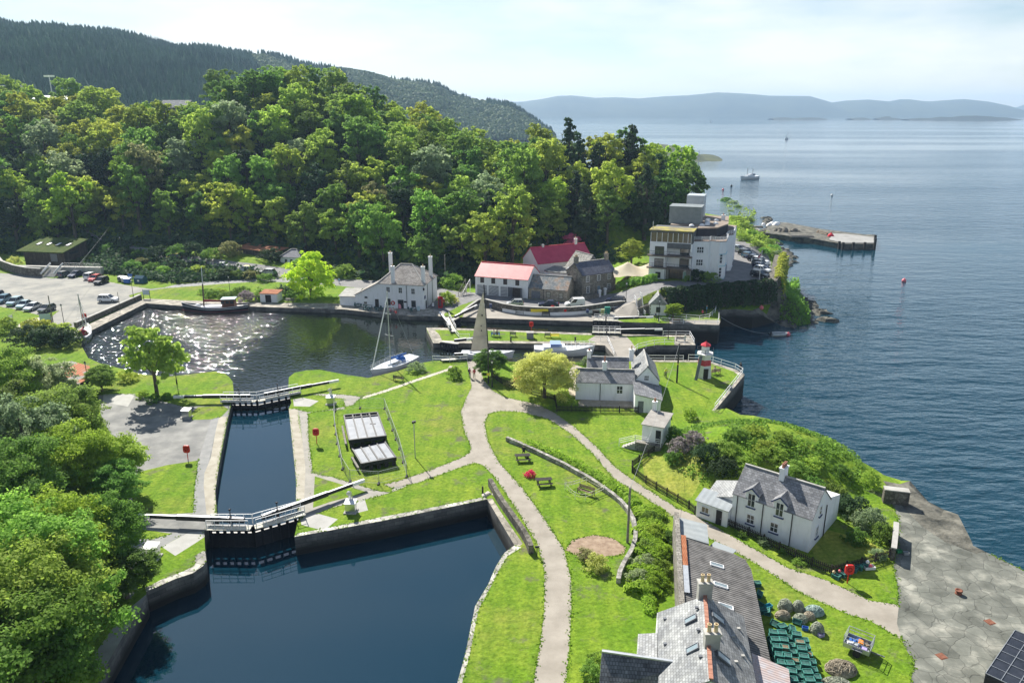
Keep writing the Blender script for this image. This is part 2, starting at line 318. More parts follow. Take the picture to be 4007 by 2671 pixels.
    if bump:
        bp=n.new('ShaderNodeBump'); bp.inputs['Strength'].default_value=min(1,bump); bp.inputs['Distance'].default_value=.05 if bscale is None else bscale
        l.new(hout,bp.inputs['Height']); l.new(bp.outputs[0],b.inputs['Normal'])
    if tr:
        t=n.new('ShaderNodeBsdfTranslucent'); l.new(colout,t.inputs[0]); mx=n.new('ShaderNodeMixShader'); mx.inputs[0].default_value=tr
        l.new(b.outputs[0],mx.inputs[1]); l.new(t.outputs[0],mx.inputs[2]); l.new(mx.outputs[0],out.inputs[0])
    else: l.new(b.outputs[0],out.inputs[0])
    return m
def grass(name,a,b,c,dirt=0.):
    """three octaves of patchy turf colour plus optional bare soil patches"""
    m=bpy.data.materials.new(name); m.use_nodes=True; nt=m.node_tree; n=nt.nodes; l=nt.links; bs=n['Principled BSDF']; bs.inputs['Roughness'].default_value=.95; bs.inputs['Specular IOR Level'].default_value=.1
    ge=n.new('ShaderNodeNewGeometry')
    def nz(s,d=5):
        q=n.new('ShaderNodeTexNoise'); q.inputs['Scale'].default_value=s; q.inputs['Detail'].default_value=d; q.inputs['Roughness'].default_value=.65; l.new(ge.outputs['Position'],q.inputs['Vector']); return q.outputs['Fac']
    def ramp(f,p,q,c0,c1):
        r=n.new('ShaderNodeValToRGB'); e=r.color_ramp.elements; e[0].position=p; e[1].position=q; e[0].color=c0+(1,) if len(c0)==3 else c0; e[1].color=c1+(1,) if len(c1)==3 else c1; l.new(f,r.inputs[0]); return r.outputs[0]
    def mix(f,x,y,mode='MIX'):
        r=n.new('ShaderNodeMixRGB'); r.blend_type=mode
        if isinstance(f,float): r.inputs[0].default_value=f
        else: l.new(f,r.inputs[0])
        for i,v in ((1,x),(2,y)):
            if isinstance(v,tuple): r.inputs[i].default_value=v+(1,)
            else: l.new(v,r.inputs[i])
        return r.outputs[0]
    base=ramp(nz(.12),.38,.62,a,b)
    base=mix(ramp(nz(.07,6),.5,.66,(0,0,0),(.75,.75,.75)),base,(.23,.25,.05)) if dirt else base
    base=mix(ramp(nz(.55,6),.45,.7,(0,0,0),(.7,.7,.7)),base,c)
    base=mix(.8,base,ramp(nz(2.4,9),.3,.72,(.42,.5,.4),(1.5,1.42,1.5)),'MULTIPLY')
    wv=n.new('ShaderNodeTexWave'); wv.bands_direction='X'; wv.inputs['Scale'].default_value=.16; wv.inputs['Distortion'].default_value=2.5; wv.inputs['Detail'].default_value=3; wv.inputs['Detail Scale'].default_value=.4; l.new(ge.outputs['Position'],wv.inputs['Vector'])
    base=mix(.55,base,ramp(wv.outputs['Fac'],.3,.7,(.86,.9,.86),(1.12,1.06,1.1)),'MULTIPLY')
    if dirt: base=mix(ramp(nz(.33,7),.62-dirt,.74-dirt,(0,0,0),(.9,.9,.9)),base,(.13,.12,.085))
    fl=ramp(nz(9,2),.74,.76,(0,0,0),(1,1,1)); base=mix(fl,base,(.35,.42,.12))
    l.new(base,bs.inputs['Base Color'])
    bp=n.new('ShaderNodeBump'); bp.inputs['Strength'].default_value=.8; bp.inputs['Distance'].default_value=.18; l.new(nz(2.6,8),bp.inputs['Height']); l.new(bp.outputs[0],bs.inputs['Normal'])
    return m
GM={}
GM['lawn']=grass('turf',(.125,.235,.016),(.20,.285,.028),(.085,.180,.012),dirt=.05)
GM['dry_lawn']=grass('dry_turf',(.28,.30,.05),(.17,.24,.03),(.32,.33,.08))
GM['road']=mat('tarmac',(.15,.15,.155),(.22,.215,.21),.5,coord='World',bump=.2,detail=8)
GM['lane']=GM['asphalt_path']=mat('asphalt',(.21,.215,.21),(.28,.28,.27),.8,coord='World',bump=.2,detail=8)
GM['car_park']=mat('worn_tarmac',(.16,.165,.155),(.30,.29,.25),.22,coord='World',bump=.3,detail=10,c3=(.24,.235,.21))
GM['quay']=mat('quay_flags',(.24,.22,.18),(.38,.35,.29),.7,coord='World',kind='stone',rowh=1.1,brw=.4,mortar=.05,bump=.4,detail=7)
GM['paving']=mat('paving',(.26,.24,.205),(.34,.31,.27),.4,coord='World',detail=8,bump=.15)
GM['path']=mat('path_grit',(.27,.242,.20),(.36,.325,.275),.5,coord='World',detail=10,bump=.2)
GM['lock_path']=mat('lock_grit',(.26,.25,.22),(.34,.32,.28),.8,coord='World',detail=9,bump=.2)
GM['narrow_path']=GM['gravel_path']=mat('sand_path',(.42,.39,.31),(.52,.48,.40),1,coord='World',detail=8)
GM['gravel_yard']=mat('gravel',(.14,.145,.14),(.28,.28,.26),.35,coord='World',detail=14,bump=.6,c3=(.20,.20,.19))
GM['concrete_slab']=mat('slab_concrete',(.34,.335,.31),(.42,.415,.39),.7,coord='World',detail=8)
GM['coping']=mat('coping_stone',(.30,.27,.21),(.42,.39,.32),.6,coord='World',detail=9,bump=.3)
GM['stone_edge']=mat('edge_stones',(.30,.29,.25),(.52,.50,.44),.8,coord='World',kind='stone',rowh=.8,brw=.5,mortar=.08,bump=.8)
GM['ramp']=mat('ramp_concrete',(.26,.255,.24),(.36,.355,.34),.4,coord='World',detail=8)
GM['apron']=mat('apron_slabs',(.085,.09,.075),(.40,.39,.33),.42,coord='World',kind='stone',rowh=.75,brw=2.2,mortar=.03,bump=.8,detail=14,c3=(.165,.17,.145),vc=.15,ml=.6,lo=.30,hi=.74)
GM['yard']=mat('yard_gravel',(.30,.28,.24),(.40,.38,.33),.5,coord='World',detail=9)
GM['garden_soil']=mat('soil',(.22,.15,.10),(.36,.27,.19),1.4,coord='World',detail=10,bump=.7)
GM['terrace']=mat('terrace_gravel',(.30,.26,.20),(.42,.37,.30),1.5,coord='World',detail=8)
GM['shore_rock']=mat('rock',(.03,.032,.026),(.20,.19,.155),.5,coord='World',detail=12,bump=1,bscale=.5)
def wallmat():
    m=mat('wet_wall',(.20,.19,.17),(.10,.10,.095),.6,coord='World',detail=9,kind='brick',rowh=.45,brw=1.1,mortar=.02,bump=.5)
    nt=m.node_tree; n=nt.nodes; l=nt.links; b=[x for x in n if x.type=='BSDF_PRINCIPLED'][0]
    src=b.inputs['Base Color'].links[0].from_socket
    ge=n.new('ShaderNodeNewGeometry'); sx=n.new('ShaderNodeSeparateXYZ'); l.new(ge.outputs['Position'],sx.inputs[0])
    nz=n.new('ShaderNodeTexNoise'); nz.inputs['Scale'].default_value=.8; nz.inputs['Detail'].default_value=6
    ad=n.new('ShaderNodeMath'); ad.operation='MULTIPLY_ADD'; ad.inputs[1].default_value=1.6; l.new(nz.outputs['Fac'],ad.inputs[0]); l.new(sx.outputs['Z'],ad.inputs[2])
    mr=n.new('ShaderNodeMapRange'); mr.inputs['From Min'].default_value=-.9; mr.inputs['From Max'].default_value=.1; l.new(ad.outputs[0],mr.inputs['Value'])
    mx=n.new('ShaderNodeMixRGB'); mx.inputs[1].default_value=(.022,.021,.018,1); l.new(mr.outputs[0],mx.inputs[0]); l.new(src,mx.inputs[2]); l.new(mx.outputs[0],b.inputs['Base Color'])
    return m
GM['wall']=wallmat()
def watermat(name,col,rough,layers,rot=0.,slick=None,ior=1.333):
    m=bpy.data.materials.new(name); m.use_nodes=True; nt=m.node_tree; n=nt.nodes; l=nt.links; b=n['Principled BSDF']
    b.inputs['Base Color'].default_value=col+(1,); b.inputs['Roughness'].default_value=rough; b.inputs['IOR'].default_value=ior; b.inputs['Specular IOR Level'].default_value=.5
    ge=n.new('ShaderNodeNewGeometry'); prev=None
    patch=None
    if slick:
        mp=n.new('ShaderNodeMapping'); mp.inputs['Scale'].default_value=slick; mp.inputs['Rotation'].default_value=(0,0,R(8)); l.new(ge.outputs['Position'],mp.inputs[0])
        q=n.new('ShaderNodeTexNoise'); q.inputs['Scale'].default_value=1; q.inputs['Detail'].default_value=5; l.new(mp.outputs[0],q.inputs['Vector'])
        patch=n.new('ShaderNodeMapRange'); patch.inputs['From Min'].default_value=.40; patch.inputs['From Max'].default_value=.56; patch.inputs['To Min'].default_value=.12; patch.inputs['To Max'].default_value=1
        l.new(q.outputs['Fac'],patch.inputs['Value'])
    if slick and rough>.05:
        sy=n.new('ShaderNodeSeparateXYZ'); l.new(ge.outputs['Position'],sy.inputs[0]); ym=n.new('ShaderNodeMapRange'); ym.inputs['From Min'].default_value=350; ym.inputs['From Max'].default_value=2600; ym.inputs['To Min'].default_value=1; ym.inputs['To Max'].default_value=.22; l.new(sy.outputs['Y'],ym.inputs['Value'])
        pm=n.new('ShaderNodeMath'); pm.operation='MULTIPLY'; l.new(ym.outputs[0],pm.inputs[0]); l.new(patch.outputs[0],pm.inputs[1]); patch=pm
    for sc,dist,st,ky,dt in layers:
        mp=n.new('ShaderNodeMapping'); mp.inputs['Scale'].default_value=(sc,sc*ky,sc); mp.inputs['Rotation'].default_value=(0,0,rot+R(random.uniform(-12,12))); l.new(ge.outputs['Position'],mp.inputs[0])
        q=n.new('ShaderNodeTexNoise'); q.inputs['Scale'].default_value=1; q.inputs['Detail'].default_value=dt; l.new(mp.outputs[0],q.inputs['Vector'])
        bp=n.new('ShaderNodeBump'); bp.inputs['Distance'].default_value=dist; bp.inputs['Strength'].default_value=st
        if patch: 
            mu=n.new('ShaderNodeMath'); mu.operation='MULTIPLY'; mu.inputs[1].default_value=st; l.new(patch.outputs[0],mu.inputs[0]); l.new(mu.outputs[0],bp.inputs['Strength'])
        l.new(q.outputs['Fac'],bp.inputs['Height'])
        if prev: l.new(prev.outputs[0],bp.inputs['Normal'])
        prev=bp
    if prev: l.new(prev.outputs[0],b.inputs['Normal'])
    return m
def foliage(name,c1,c2,tr=.45,vary=.25,scale=.25):
    k=1.35 if name=='leaf_dark' else 1.3 if tr<.3 else 1.95; tr=tr+.12; c1=tuple(min(.9,x*k) for x in c1); c2=tuple(min(.9,x*k) for x in c2)
    return mat(name,c1,c2,scale,rough=.7,coord='World',spec=.12,tr=tr,vary=vary,detail=3,lo=.3,hi=.7)
FOL=dict(mid=foliage('leaf_mid',(.06,.135,.025),(.12,.21,.04)),
 yellow=foliage('leaf_yellow_green',(.14,.21,.028),(.22,.29,.05)),
 lime=foliage('leaf_lime',(.22,.34,.02),(.36,.47,.04),vary=.1),
 dark=foliage('leaf_dark',(.022,.055,.022),(.05,.095,.035),tr=.25),
 grey=foliage('leaf_grey_green',(.12,.175,.09),(.20,.26,.14)),
 copper=foliage('leaf_brownish',(.12,.135,.055),(.18,.19,.08),vary=.12),
 fresh=foliage('leaf_fresh',(.085,.175,.025),(.15,.255,.045)),
 pink=foliage('blossom_pink',(.55,.10,.22),(.70,.22,.38),tr=.2,vary=.05),
 lilac=foliage('blossom_lilac',(.17,.17,.13),(.40,.32,.36),tr=.2,vary=.05),
 red=foliage('blossom_red',(.55,.02,.08),(.7,.06,.16),tr=.2,vary=.05),
 gold=foliage('leaf_gold',(.24,.27,.07),(.38,.40,.14),vary=.08),
 bright=foliage('leaf_bright',(.125,.215,.02),(.18,.27,.035),vary=.15))
BARK=mat('bark',(.07,.055,.04),(.14,.12,.095),2,rough=.95)
WHITE=mat('white_render',(.70,.71,.70),(.82,.83,.84),.45,bump=.35,rough=.9,detail=12,bscale=.08,kx=4,ky=4,lo=.28,hi=.5)
WPAINT=mat('white_paint',(.78,.78,.78),(.84,.84,.84),2,rough=.5)
BLACK=mat('black_paint',(.018,.018,.022),(.03,.03,.035),3,rough=.45)
DARKW=mat('black_timber',(.02,.018,.016),(.045,.04,.034),4,rough=.8)
TIMBER=mat('timber',(.14,.10,.065),(.24,.18,.12),3,rough=.85,detail=8)
GREYW=mat('grey_timber',(.16,.15,.13),(.28,.26,.23),3,rough=.9,detail=8)
GLASS=mat('window_glass',(.03,.035,.04),(.06,.065,.07),1.5,rough=.06,spec=.8)
SKYG=mat('skylight_glass',(.20,.26,.28),(.26,.32,.34),2,rough=.05,spec=.9)
SLATE=mat('slate',(.16,.165,.18),(.30,.30,.31),.8,kind='slate',rowh=.26,brw=.32,mortar=.018,bump=.6,rough=.55,c3=(.22,.225,.235),detail=8)
SLATEL=mat('pale_slate',(.18,.19,.20),(.33,.34,.335),.8,kind='slate',rowh=.24,brw=.30,mortar=.016,bump=.6,rough=.6,detail=8)
SLATEB=mat('blue_slate',(.085,.095,.14),(.15,.155,.20),.8,kind='slate',rowh=.24,brw=.30,mortar=.016,bump=.5,rough=.5,detail=8)
SLATEM=mat('mixed_slate',(.16,.19,.21),(.36,.24,.17),.5,kind='slate',rowh=.26,brw=.34,mortar=.02,bump=.6,rough=.7,c3=(.28,.27,.25),detail=9,lo=.4,hi=.6)
SLATET=mat('tan_slate',(.27,.24,.215),(.42,.385,.35),.7,kind='slate',rowh=.3,brw=.42,mortar=.025,bump=.6,rough=.8,detail=8)
REDR=mat('red_sheet',(.55,.055,.075),(.64,.085,.10),.6,kind='corr',brw=2.,mortar=.12,bump=.3,rough=.45)
CORR=mat('fibre_cement',(.13,.125,.12),(.26,.25,.24),1.2,kind='corr',brw=1.1,mortar=.6,bump=.9,rough=.95,detail=12)
STEEL=mat('galvanised',(.42,.44,.46),(.55,.57,.58),2,rough=.4,metal=.6)
STAIN=mat('stainless',(.6,.61,.62),(.68,.69,.7),2,rough=.28,metal=.9)
CONC=mat('concrete',(.34,.33,.30),(.46,.45,.42),1.2,detail=8,rough=.95)
STONE=mat('rubble_stone',(.19,.175,.15),(.33,.31,.27),1.,kind='brick',rowh=.28,brw=.5,mortar=.03,bump=.8,detail=8,rough=.95)
STONED=mat('dark_rubble',(.11,.10,.085),(.20,.185,.155),1.,kind='stone',rowh=2.4,brw=.3,mortar=.09,bump=1,detail=8,rough=.95)
SAND=mat('sandstone_wall',(.36,.31,.24),(.46,.41,.33),.9,kind='brick',rowh=.3,brw=.6,mortar=.03,bump=.5,detail=8)
RUST=mat('rust_sheet',(.36,.12,.05),(.50,.22,.11),.8,kind='corr',brw=2,mortar=.4,bump=.5,detail=9,rough=.9)
RED=mat('red_paint',(.55,.02,.02),(.65,.035,.03),2,rough=.4)
LBLUE=mat('blue_plastic',(.03,.12,.42),(.05,.16,.5),2,rough=.45)
NAVY=mat('navy_paint',(.03,.05,.12),(.05,.07,.16),2,rough=.5)
TERRA=mat('terracotta',(.33,.15,.10),(.45,.22,.15),3,rough=.85)
BUFF=mat('buff_clay',(.55,.42,.24),(.65,.52,.32),3,rough=.85)
TEAL=mat('teal_net',(.03,.17,.14),(.08,.30,.25),5,rough=.8)
RUBBER=mat('rubber',(.015,.015,.015),(.03,.03,.03),3,rough=.8)
YEL=mat('yellow_paint',(.75,.6,.04),(.8,.66,.06),3,rough=.5)
GREYP=mat('grey_paint',(.13,.14,.16),(.18,.19,.21),2,rough=.6)
CREAM=mat('cream_canvas',(.58,.50,.36),(.68,.60,.45),.5,rough=.8,tr=.2)
SKIN=mat('skin',(.55,.36,.27),(.6,.4,.3),3,rough=.6)
# ---------------------------------------------------------------- mesh helpers
class MB:
    def __init__(s): s.v=[]; s.f=[]; s.m=[]; s.smooth=[]
    def add(s,vs,fs,mi=0,sm=False):
        o=len(s.v); s.v+=[tuple(v) for v in vs]; s.f+=[tuple(o+i for i in f) for f in fs]; s.m+=[mi]*len(fs); s.smooth+=[sm]*len(fs); return s
    def box(s,x0,y0,z0,x1,y1,z1,mi=0,M=None):
        v=[(x0,y0,z0),(x1,y0,z0),(x1,y1,z0),(x0,y1,z0),(x0,y0,z1),(x1,y0,z1),(x1,y1,z1),(x0,y1,z1)]
        if M: v=[M@Vector(q) for q in v]
        return s.add(v,[(3,2,1,0),(4,5,6,7),(0,1,5,4),(1,2,6,5),(2,3,7,6),(3,0,4,7)],mi)
    def beam(s,a,b,w,hh=None,mi=0):
        a=Vector(a);b=Vector(b); hh=w if hh is None else hh; d=b-a; L=d.length
        if L<1e-6: return s
        d/=L; up=Vector((0,0,1)) if abs(d.z)<.98 else Vector((0,1,0)); r=d.cross(up).normalized(); u=r.cross(d)
        M=Matrix(((r.x,d.x,u.x,a.x),(r.y,d.y,u.y,a.y),(r.z,d.z,u.z,a.z),(0,0,0,1)))
        return s.box(-w/2,0,-hh/2,w/2,L,hh/2,mi,M)
    def prism(s,poly,z0,z1,mi=0,top=True,bot=False):
        n=len(poly); ar=sum(poly[i][0]*poly[(i+1)%n][1]-poly[(i+1)%n][0]*poly[i][1] for i in range(n))
        if ar<0: poly=poly[::-1]
        zt=z1 if callable(z1) else (lambda x,y:z1)
        v=[(x,y,z0) for x,y in poly]+[(x,y,zt(x,y)) for x,y in poly]
        fs=[(i,(i+1)%n,n+(i+1)%n,n+i) for i in range(n)]
        if top: fs.append(tuple(range(n,2*n)))
        if bot: fs.append(tuple(range(n-1,-1,-1)))
        return s.add(v,fs,mi)
    def tube(s,path,r,n=8,mi=0,caps=True,sm=True):
        P_=[Vector(p) for p in path]; rr=r if isinstance(r,(list,tuple)) else [r]*len(P_)
        vs=[];prev=None
        for i,p in enumerate(P_):
            d=(P_[min(i+1,len(P_)-1)]-P_[max(i-1,0)]).normalized()
            up=Vector((0,0,1)) if abs(d.z)<.95 else Vector((1,0,0)); a=d.cross(up).normalized(); b=d.cross(a)
            for k in range(n):
                t=2*math.pi*k/n; vs.append(p+(a*math.cos(t)+b*math.sin(t))*rr[i])
        fs=[(i*n+k,(i+1)*n+k,(i+1)*n+(k+1)%n,i*n+(k+1)%n) for i in range(len(P_)-1) for k in range(n)]
        o=len(s.f); s.add(vs,fs,mi,sm)
        if caps: s.add([vs[k] for k in range(n)],[tuple(range(n))],mi); s.add([vs[-n+k] for k in range(n)],[tuple(range(n-1,-1,-1))],mi)
        return s
    def lathe(s,c,prof,n=12,mi=0,sm=True):
        cx,cy,cz=c; vs=[(cx+r*math.cos(2*math.pi*k/n),cy+r*math.sin(2*math.pi*k/n),cz+z) for r,z in prof for k in range(n)]
        fs=[(i*n+k,i*n+(k+1)%n,(i+1)*n+(k+1)%n,(i+1)*n+k) for i in range(len(prof)-1) for k in range(n)]
        return s.add(vs,fs,mi,sm)
    def quad(s,a,b,c,d,mi=0): return s.add([a,b,c,d],[(0,1,2,3)],mi)
    def slab(s,pts,t,mi=0):
        """polygon pts (3d, ccw seen from outside) given thickness t inwards"""
        p=[Vector(q) for q in pts]; nn=(p[1]-p[0]).cross(p[2]-p[1]).normalized(); q=[a-nn*t for a in p]; n=len(p)
        return s.add(p+q,[tuple(range(n)),tuple(range(2*n-1,n-1,-1))]+[(i,n+i,n+(i+1)%n,(i+1)%n) for i in range(n)],mi)
    def mesh(s,name,mats):
        me=bpy.data.meshes.new(name); me.from_pydata(s.v,[],s.f)
        if not isinstance(mats,(list,tuple)): mats=[mats]
        for m in mats: me.materials.append(m)
        me.polygons.foreach_set('material_index',s.m); me.polygons.foreach_set('use_smooth',s.smooth)
        uv=me.uv_layers.new(name='UVMap'); co=[Vector(v) for v in s.v]; out=[]
        for pl in me.polygons:
            nn=pl.normal; t=Vector((-nn.y,nn.x,0))
            t=Vector((1,0,0)) if t.length<.05 else t.normalized()
            b=nn.cross(t)
            for li in pl.vertices: c=co[li]; out+= [c.dot(t),c.dot(b)]
        uv.data.foreach_set('uv',out)
        return me
    def build(s,name,mats,parent=None,loc=None,rz=0):
        o=bpy.data.objects.new(name,s.mesh(name,mats)); COL.objects.link(o)
        if parent: o.parent=parent
        if loc: o.location=loc
        if rz: o.rotation_euler.z=rz
        return o
def tag(o,label,cat,group=None,kind=None):
    if label: o['label']=label
    if cat: o['category']=cat
    if group: o['group']=group
    if kind: o['kind']=kind
    return o
def thing(name,label,cat,loc,rz=0,group=None):
    o=bpy.data.objects.new(name,None); COL.objects.link(o); o.empty_display_size=.3; o.location=loc; o.rotation_euler=(0,0,rz); return tag(o,label,cat,group)
def dup(root,loc,rz=0,label=None,sc=None,group=None,mats=None):
    r=root.copy(); COL.objects.link(r); r.location=loc; r.rotation_euler=(0,0,rz)
    if label: r['label']=label
    if group: r['group']=group
    if sc: r.scale=sc
    def rec(a,b):
        for ch in a.children:
            c=ch.copy(); COL.objects.link(c); c.parent=b
            if mats and c.name.split('.')[0] in mats and len(c.material_slots):
                c.material_slots[0].link='OBJECT'; c.material_slots[0].material=mats[c.name.split('.')[0]]
            rec(ch,c)
    rec(root,r); return r
def g3(px,py,z=0): x,y=G(px,py,z); return Vector((x,y,z))
def t3(px,py): x,y=T(px,py); return Vector((x,y,h(x,y)))
# ---------------------------------------------------------------- water, hills
def flatpoly(name,poly,z,m):
    b=MB(); n=len(poly); ar=sum(poly[i][0]*poly[(i+1)%n][1]-poly[(i+1)%n][0]*poly[i][1] for i in range(n))
    if ar<0: poly=poly[::-1]
    b.add([(x,y,z) for x,y in poly],[tuple(range(n))]); o=b.build(name,m); o['kind']='structure'; return o
SEAM=watermat('sea_water',(.005,.038,.060),.06,[(.085,1.2,.75,2.6,3),(.30,.55,.8,2.4,3),(1.2,.13,.8,2.0,3)],rot=R(-20),slick=(.0011,.0055,1),ior=1.42)
BASM=watermat('basin_water',(.008,.012,.010),.045,[(1.15,.25,1.,1.25,1.5)],rot=R(10),slick=(.03,.045,1),ior=1.42)
_n=BASM.node_tree.nodes;_l=BASM.node_tree.links; _pr=[x for x in _n if x.type=='MAP_RANGE'][0]; _s=_n.new('ShaderNodeSeparateXYZ'); _l.new([x for x in _n if x.type=='NEW_GEOMETRY'][0].outputs['Position'],_s.inputs[0]); _x=_n.new('ShaderNodeMapRange'); _x.inputs['From Min'].default_value=-38; _x.inputs['From Max'].default_value=-52; _x.inputs['To Min'].default_value=.10; _l.new(_s.outputs['X'],_x.inputs['Value'])
for _k in list(_l):
    if _k.from_node==_pr: _t=_k.to_socket; _l.new(_x.outputs[0],_t)
CALM=watermat('calm_water',(.003,.025,.043),.0,[(.3,.01,.10,1,2)],ior=1.66)
flatpoly('sea',[(-26000,60),(-26000,40000),(40000,40000),(40000,-300),(-26,-300),(-26,20),(20,60),(14,200),(-400,400)],-4.0,SEAM) if 0 else None
b=MB(); b.add([(-30000,-500,-4),(40000,-500,-4),(40000,30000,-4),(-30000,30000,-4)],[(0,1,2,3)]); o=b.build('sea',SEAM); o['kind']='structure'
def grow(poly,d):
    cx=sum(p[0] for p in poly)/len(poly); cy=sum(p[1] for p in poly)/len(poly)
    return [(x+(x-cx)*d,y+(y-cy)*d) for x,y in poly]
def wpoly(zw,pts): return pts
flatpoly('basin_water',water_basin[:12]+water_basin[12:],-1.0,BASM)
flatpoly('chamber_water',water_chamber,-1.1,CALM)
flatpoly('reach_water',water_reach,-2.2,CALM)
# far island hills across the sound
def ridge(name,prof,Yb,Yc,zb,m,rough=1.,depthseg=14,seg=2.5):
    xs=[];p=prof[0][0]
    while p<=prof[-1][0]: xs.append(p); p+=seg
    vs=[];n=len(xs)
    for i,px in enumerate(xs):
        yb=Yb(px) if callable(Yb) else Yb; yc=Yc(px) if callable(Yc) else Yc
        cx,cz=atdist(px,lerp(prof,px),yc)
        zb_=zb(px) if callable(zb) else zb
        bx=(px-2003.5)/F/math.cos(P)*yb*.98
        for j in range(depthseg+1):
            t=j/depthseg
            y=yb+(yc-yb)*t; x=bx+(cx-bx)*t; z=zb_+(cz-zb_)*(math.sin(t*math.pi/2)**.9)
            if 0<j<depthseg: z+=(noise.noise(Vector((x*.012/rough,y*.012/rough,1)))*.12+noise.noise(Vector((x*.04/rough,y*.04/rough,5)))*.05)*(cz-zb_)*math.sin(t*math.pi)
            vs.append((x,y,z))
        vs.append((cx*1.15,yc*1.15,zb_-8))
    w=depthseg+2; fs=[(i*w+j,(i+1)*w+j,(i+1)*w+j+1,i*w+j+1) for i in range(n-1) for j in range(w-1)]
    mb=MB(); mb.add(vs,fs,0,True); o=mb.build(name,m); o['kind']='structure'; return vs,w,n
HILLM=mat('heather_hills',(.025,.045,.04),(.06,.08,.05),.0045,coord='World',detail=10,rough=1,lo=.3,hi=.7)
ISLM=mat('skerry_rock',(.012,.016,.012),(.03,.04,.02),.02,coord='World',detail=8)
FORM=mat('forest_floor',(.025,.045,.03),(.04,.065,.035),.03,coord='World',rough=1)
ridge('hills',[(1960,400),(2046,398),(2120,388),(2180,376),(2240,374),(2330,383),(2410,381),(2500,386),(2600,378),(2690,374),(2800,363),(2850,365),(2960,372),(3000,376),(3160,376),(3200,387),(3249,402),(3310,394),(3400,390),(3480,397),(3520,389),(3560,389),(3610,396),(3640,397),(3770,388),(3840,395),(3900,407),(3940,425),(3960,436),(3990,447)],5300,6100,-6,HILLM,rough=14)
ridge('hills',[(3880,452),(3930,440),(3960,426),(4007,410),(4060,405),(4200,398)],7200,7900,-6,HILLM,rough=14)
ridge('hills',[(1940,372),(1960,376),(2010,392),(2060,408),(2100,440)],8300,9000,-6,HILLM,rough=14) if 0 else None
def skerry(pts,Y,lab):
    vs=[];n=len(pts)
    for px,py in pts:
        x,z=atdist(px,py,Y)
        for dy,zz in ((-70,-5),(0,z),(70,-5)):
            vs.append((x,Y+dy,zz))
    mb=MB(); mb.add(vs,[(i*3+j,(i+1)*3+j,(i+1)*3+j+1,i*3+j+1) for i in range(n-1) for j in range(2)],0,False)
    o=mb.build('islet',ISLM); tag(o,lab,'islet')
skerry([(3016,463.5),(3040,460),(3080,460),(3105,464),(3120,462),(3170,460),(3200,461),(3226,464.5)],3700,'low long dark skerry, leftmost of the islets off the far hills')
skerry([(3322,464),(3350,461),(3380,460.5),(3396,464)],3700,'smallest flat dark skerry, second of the islets from the left')
skerry([(3424,464),(3450,459),(3465,456),(3480,455),(3488,461),(3520,464)],3700,'humped rocky islet between the small flat skerry and the longest islet')
skerry([(3540,466),(3600,462),(3640,463),(3680,457),(3720,459),(3760,454),(3820,453),(3880,456),(3900,459),(3940,460),(3990,468)],3500,'longest green-topped rocky islet at the right under the far hills')
# wooded ridge on the left
RP=[(-260,70),(0,88),(60,110),(110,118),(150,112),(330,125),(500,140),(640,175),(700,190),(800,188),(900,200),(960,207),(1050,206),(1130,220),(1200,245),(1330,252),(1450,270),(1520,292),(1560,302),(1650,308),(1720,318),(1760,345),(1850,372),(1950,385),(2000,395),(2060,430),(2110,470),(2150,500),(2176,510)]
RYb=lambda p:lerp([(-260,520),(800,600),(1400,900),(1900,1130),(2176,1195)],p)
RYc=lambda p:lerp([(-260,900),(800,1150),(1400,1400),(1900,1500),(2050,1400),(2176,1260)],p)
RZb=lambda p:lerp([(-260,24),(800,14),(1200,0),(1400,-4),(2176,-5)],p)
RP2=[(a,b+40) for a,b in RP]
rv,rw,rn=ridge('wooded_hill',RP2,RYb,RYc,RZb,FORM,rough=3,depthseg=14,seg=26)
ridge('headland',[(2420,614),(2470,592),(2520,568),(2560,562),(2610,566),(2640,573),(2680,584),(2712,592),(2735,604),(2760,603),(2790,606),(2814,614)],700,790,-5,mat('heath_slope',(.03,.045,.018),(.075,.09,.03),.05,coord='World',detail=8),rough=2,depthseg=8,seg=8)
# spit far right of the wood
def mound(name,pts,m,lab=None,cat=None,struct=True):
    pass
# ---------------------------------------------------------------- numpy leaf clouds
def cloud_mesh(name,pos,nrm,size,mats,mi=None,twist=True,aspect=1.):
    n=len(pos); nrm=nrm/np.linalg.norm(nrm,axis=1)[:,None]
    ref=rng.normal(size=(n,3)); a=np.cross(nrm,ref); a/=np.linalg.norm(a,axis=1)[:,None]; b=np.cross(nrm,a)
    s=size[:,None]; v=np.empty((n,4,3))
    v[:,0]=pos-a*s-b*s*aspect*.3; v[:,1]=pos+a*s*.2-b*s*aspect; v[:,2]=pos+a*s+b*s*aspect*.25; v[:,3]=pos-a*s*.15+b*s*aspect
    v+= (rng.normal(size=(n,4,3))*s[:,:,None]*.16)
    me=bpy.data.meshes.new(name); me.vertices.add(n*4); me.vertices.foreach_set('co',v.reshape(-1)); me.loops.add(n*4); me.loops.foreach_set('vertex_index',np.arange(n*4))
    me.polygons.add(n); me.polygons.foreach_set('loop_start',np.arange(0,n*4,4)); me.polygons.foreach_set('loop_total',np.full(n,4))
    for m in mats: me.materials.append(m)
    if mi is not None: me.polygons.foreach_set('material_index',mi)
    me.update(); return me
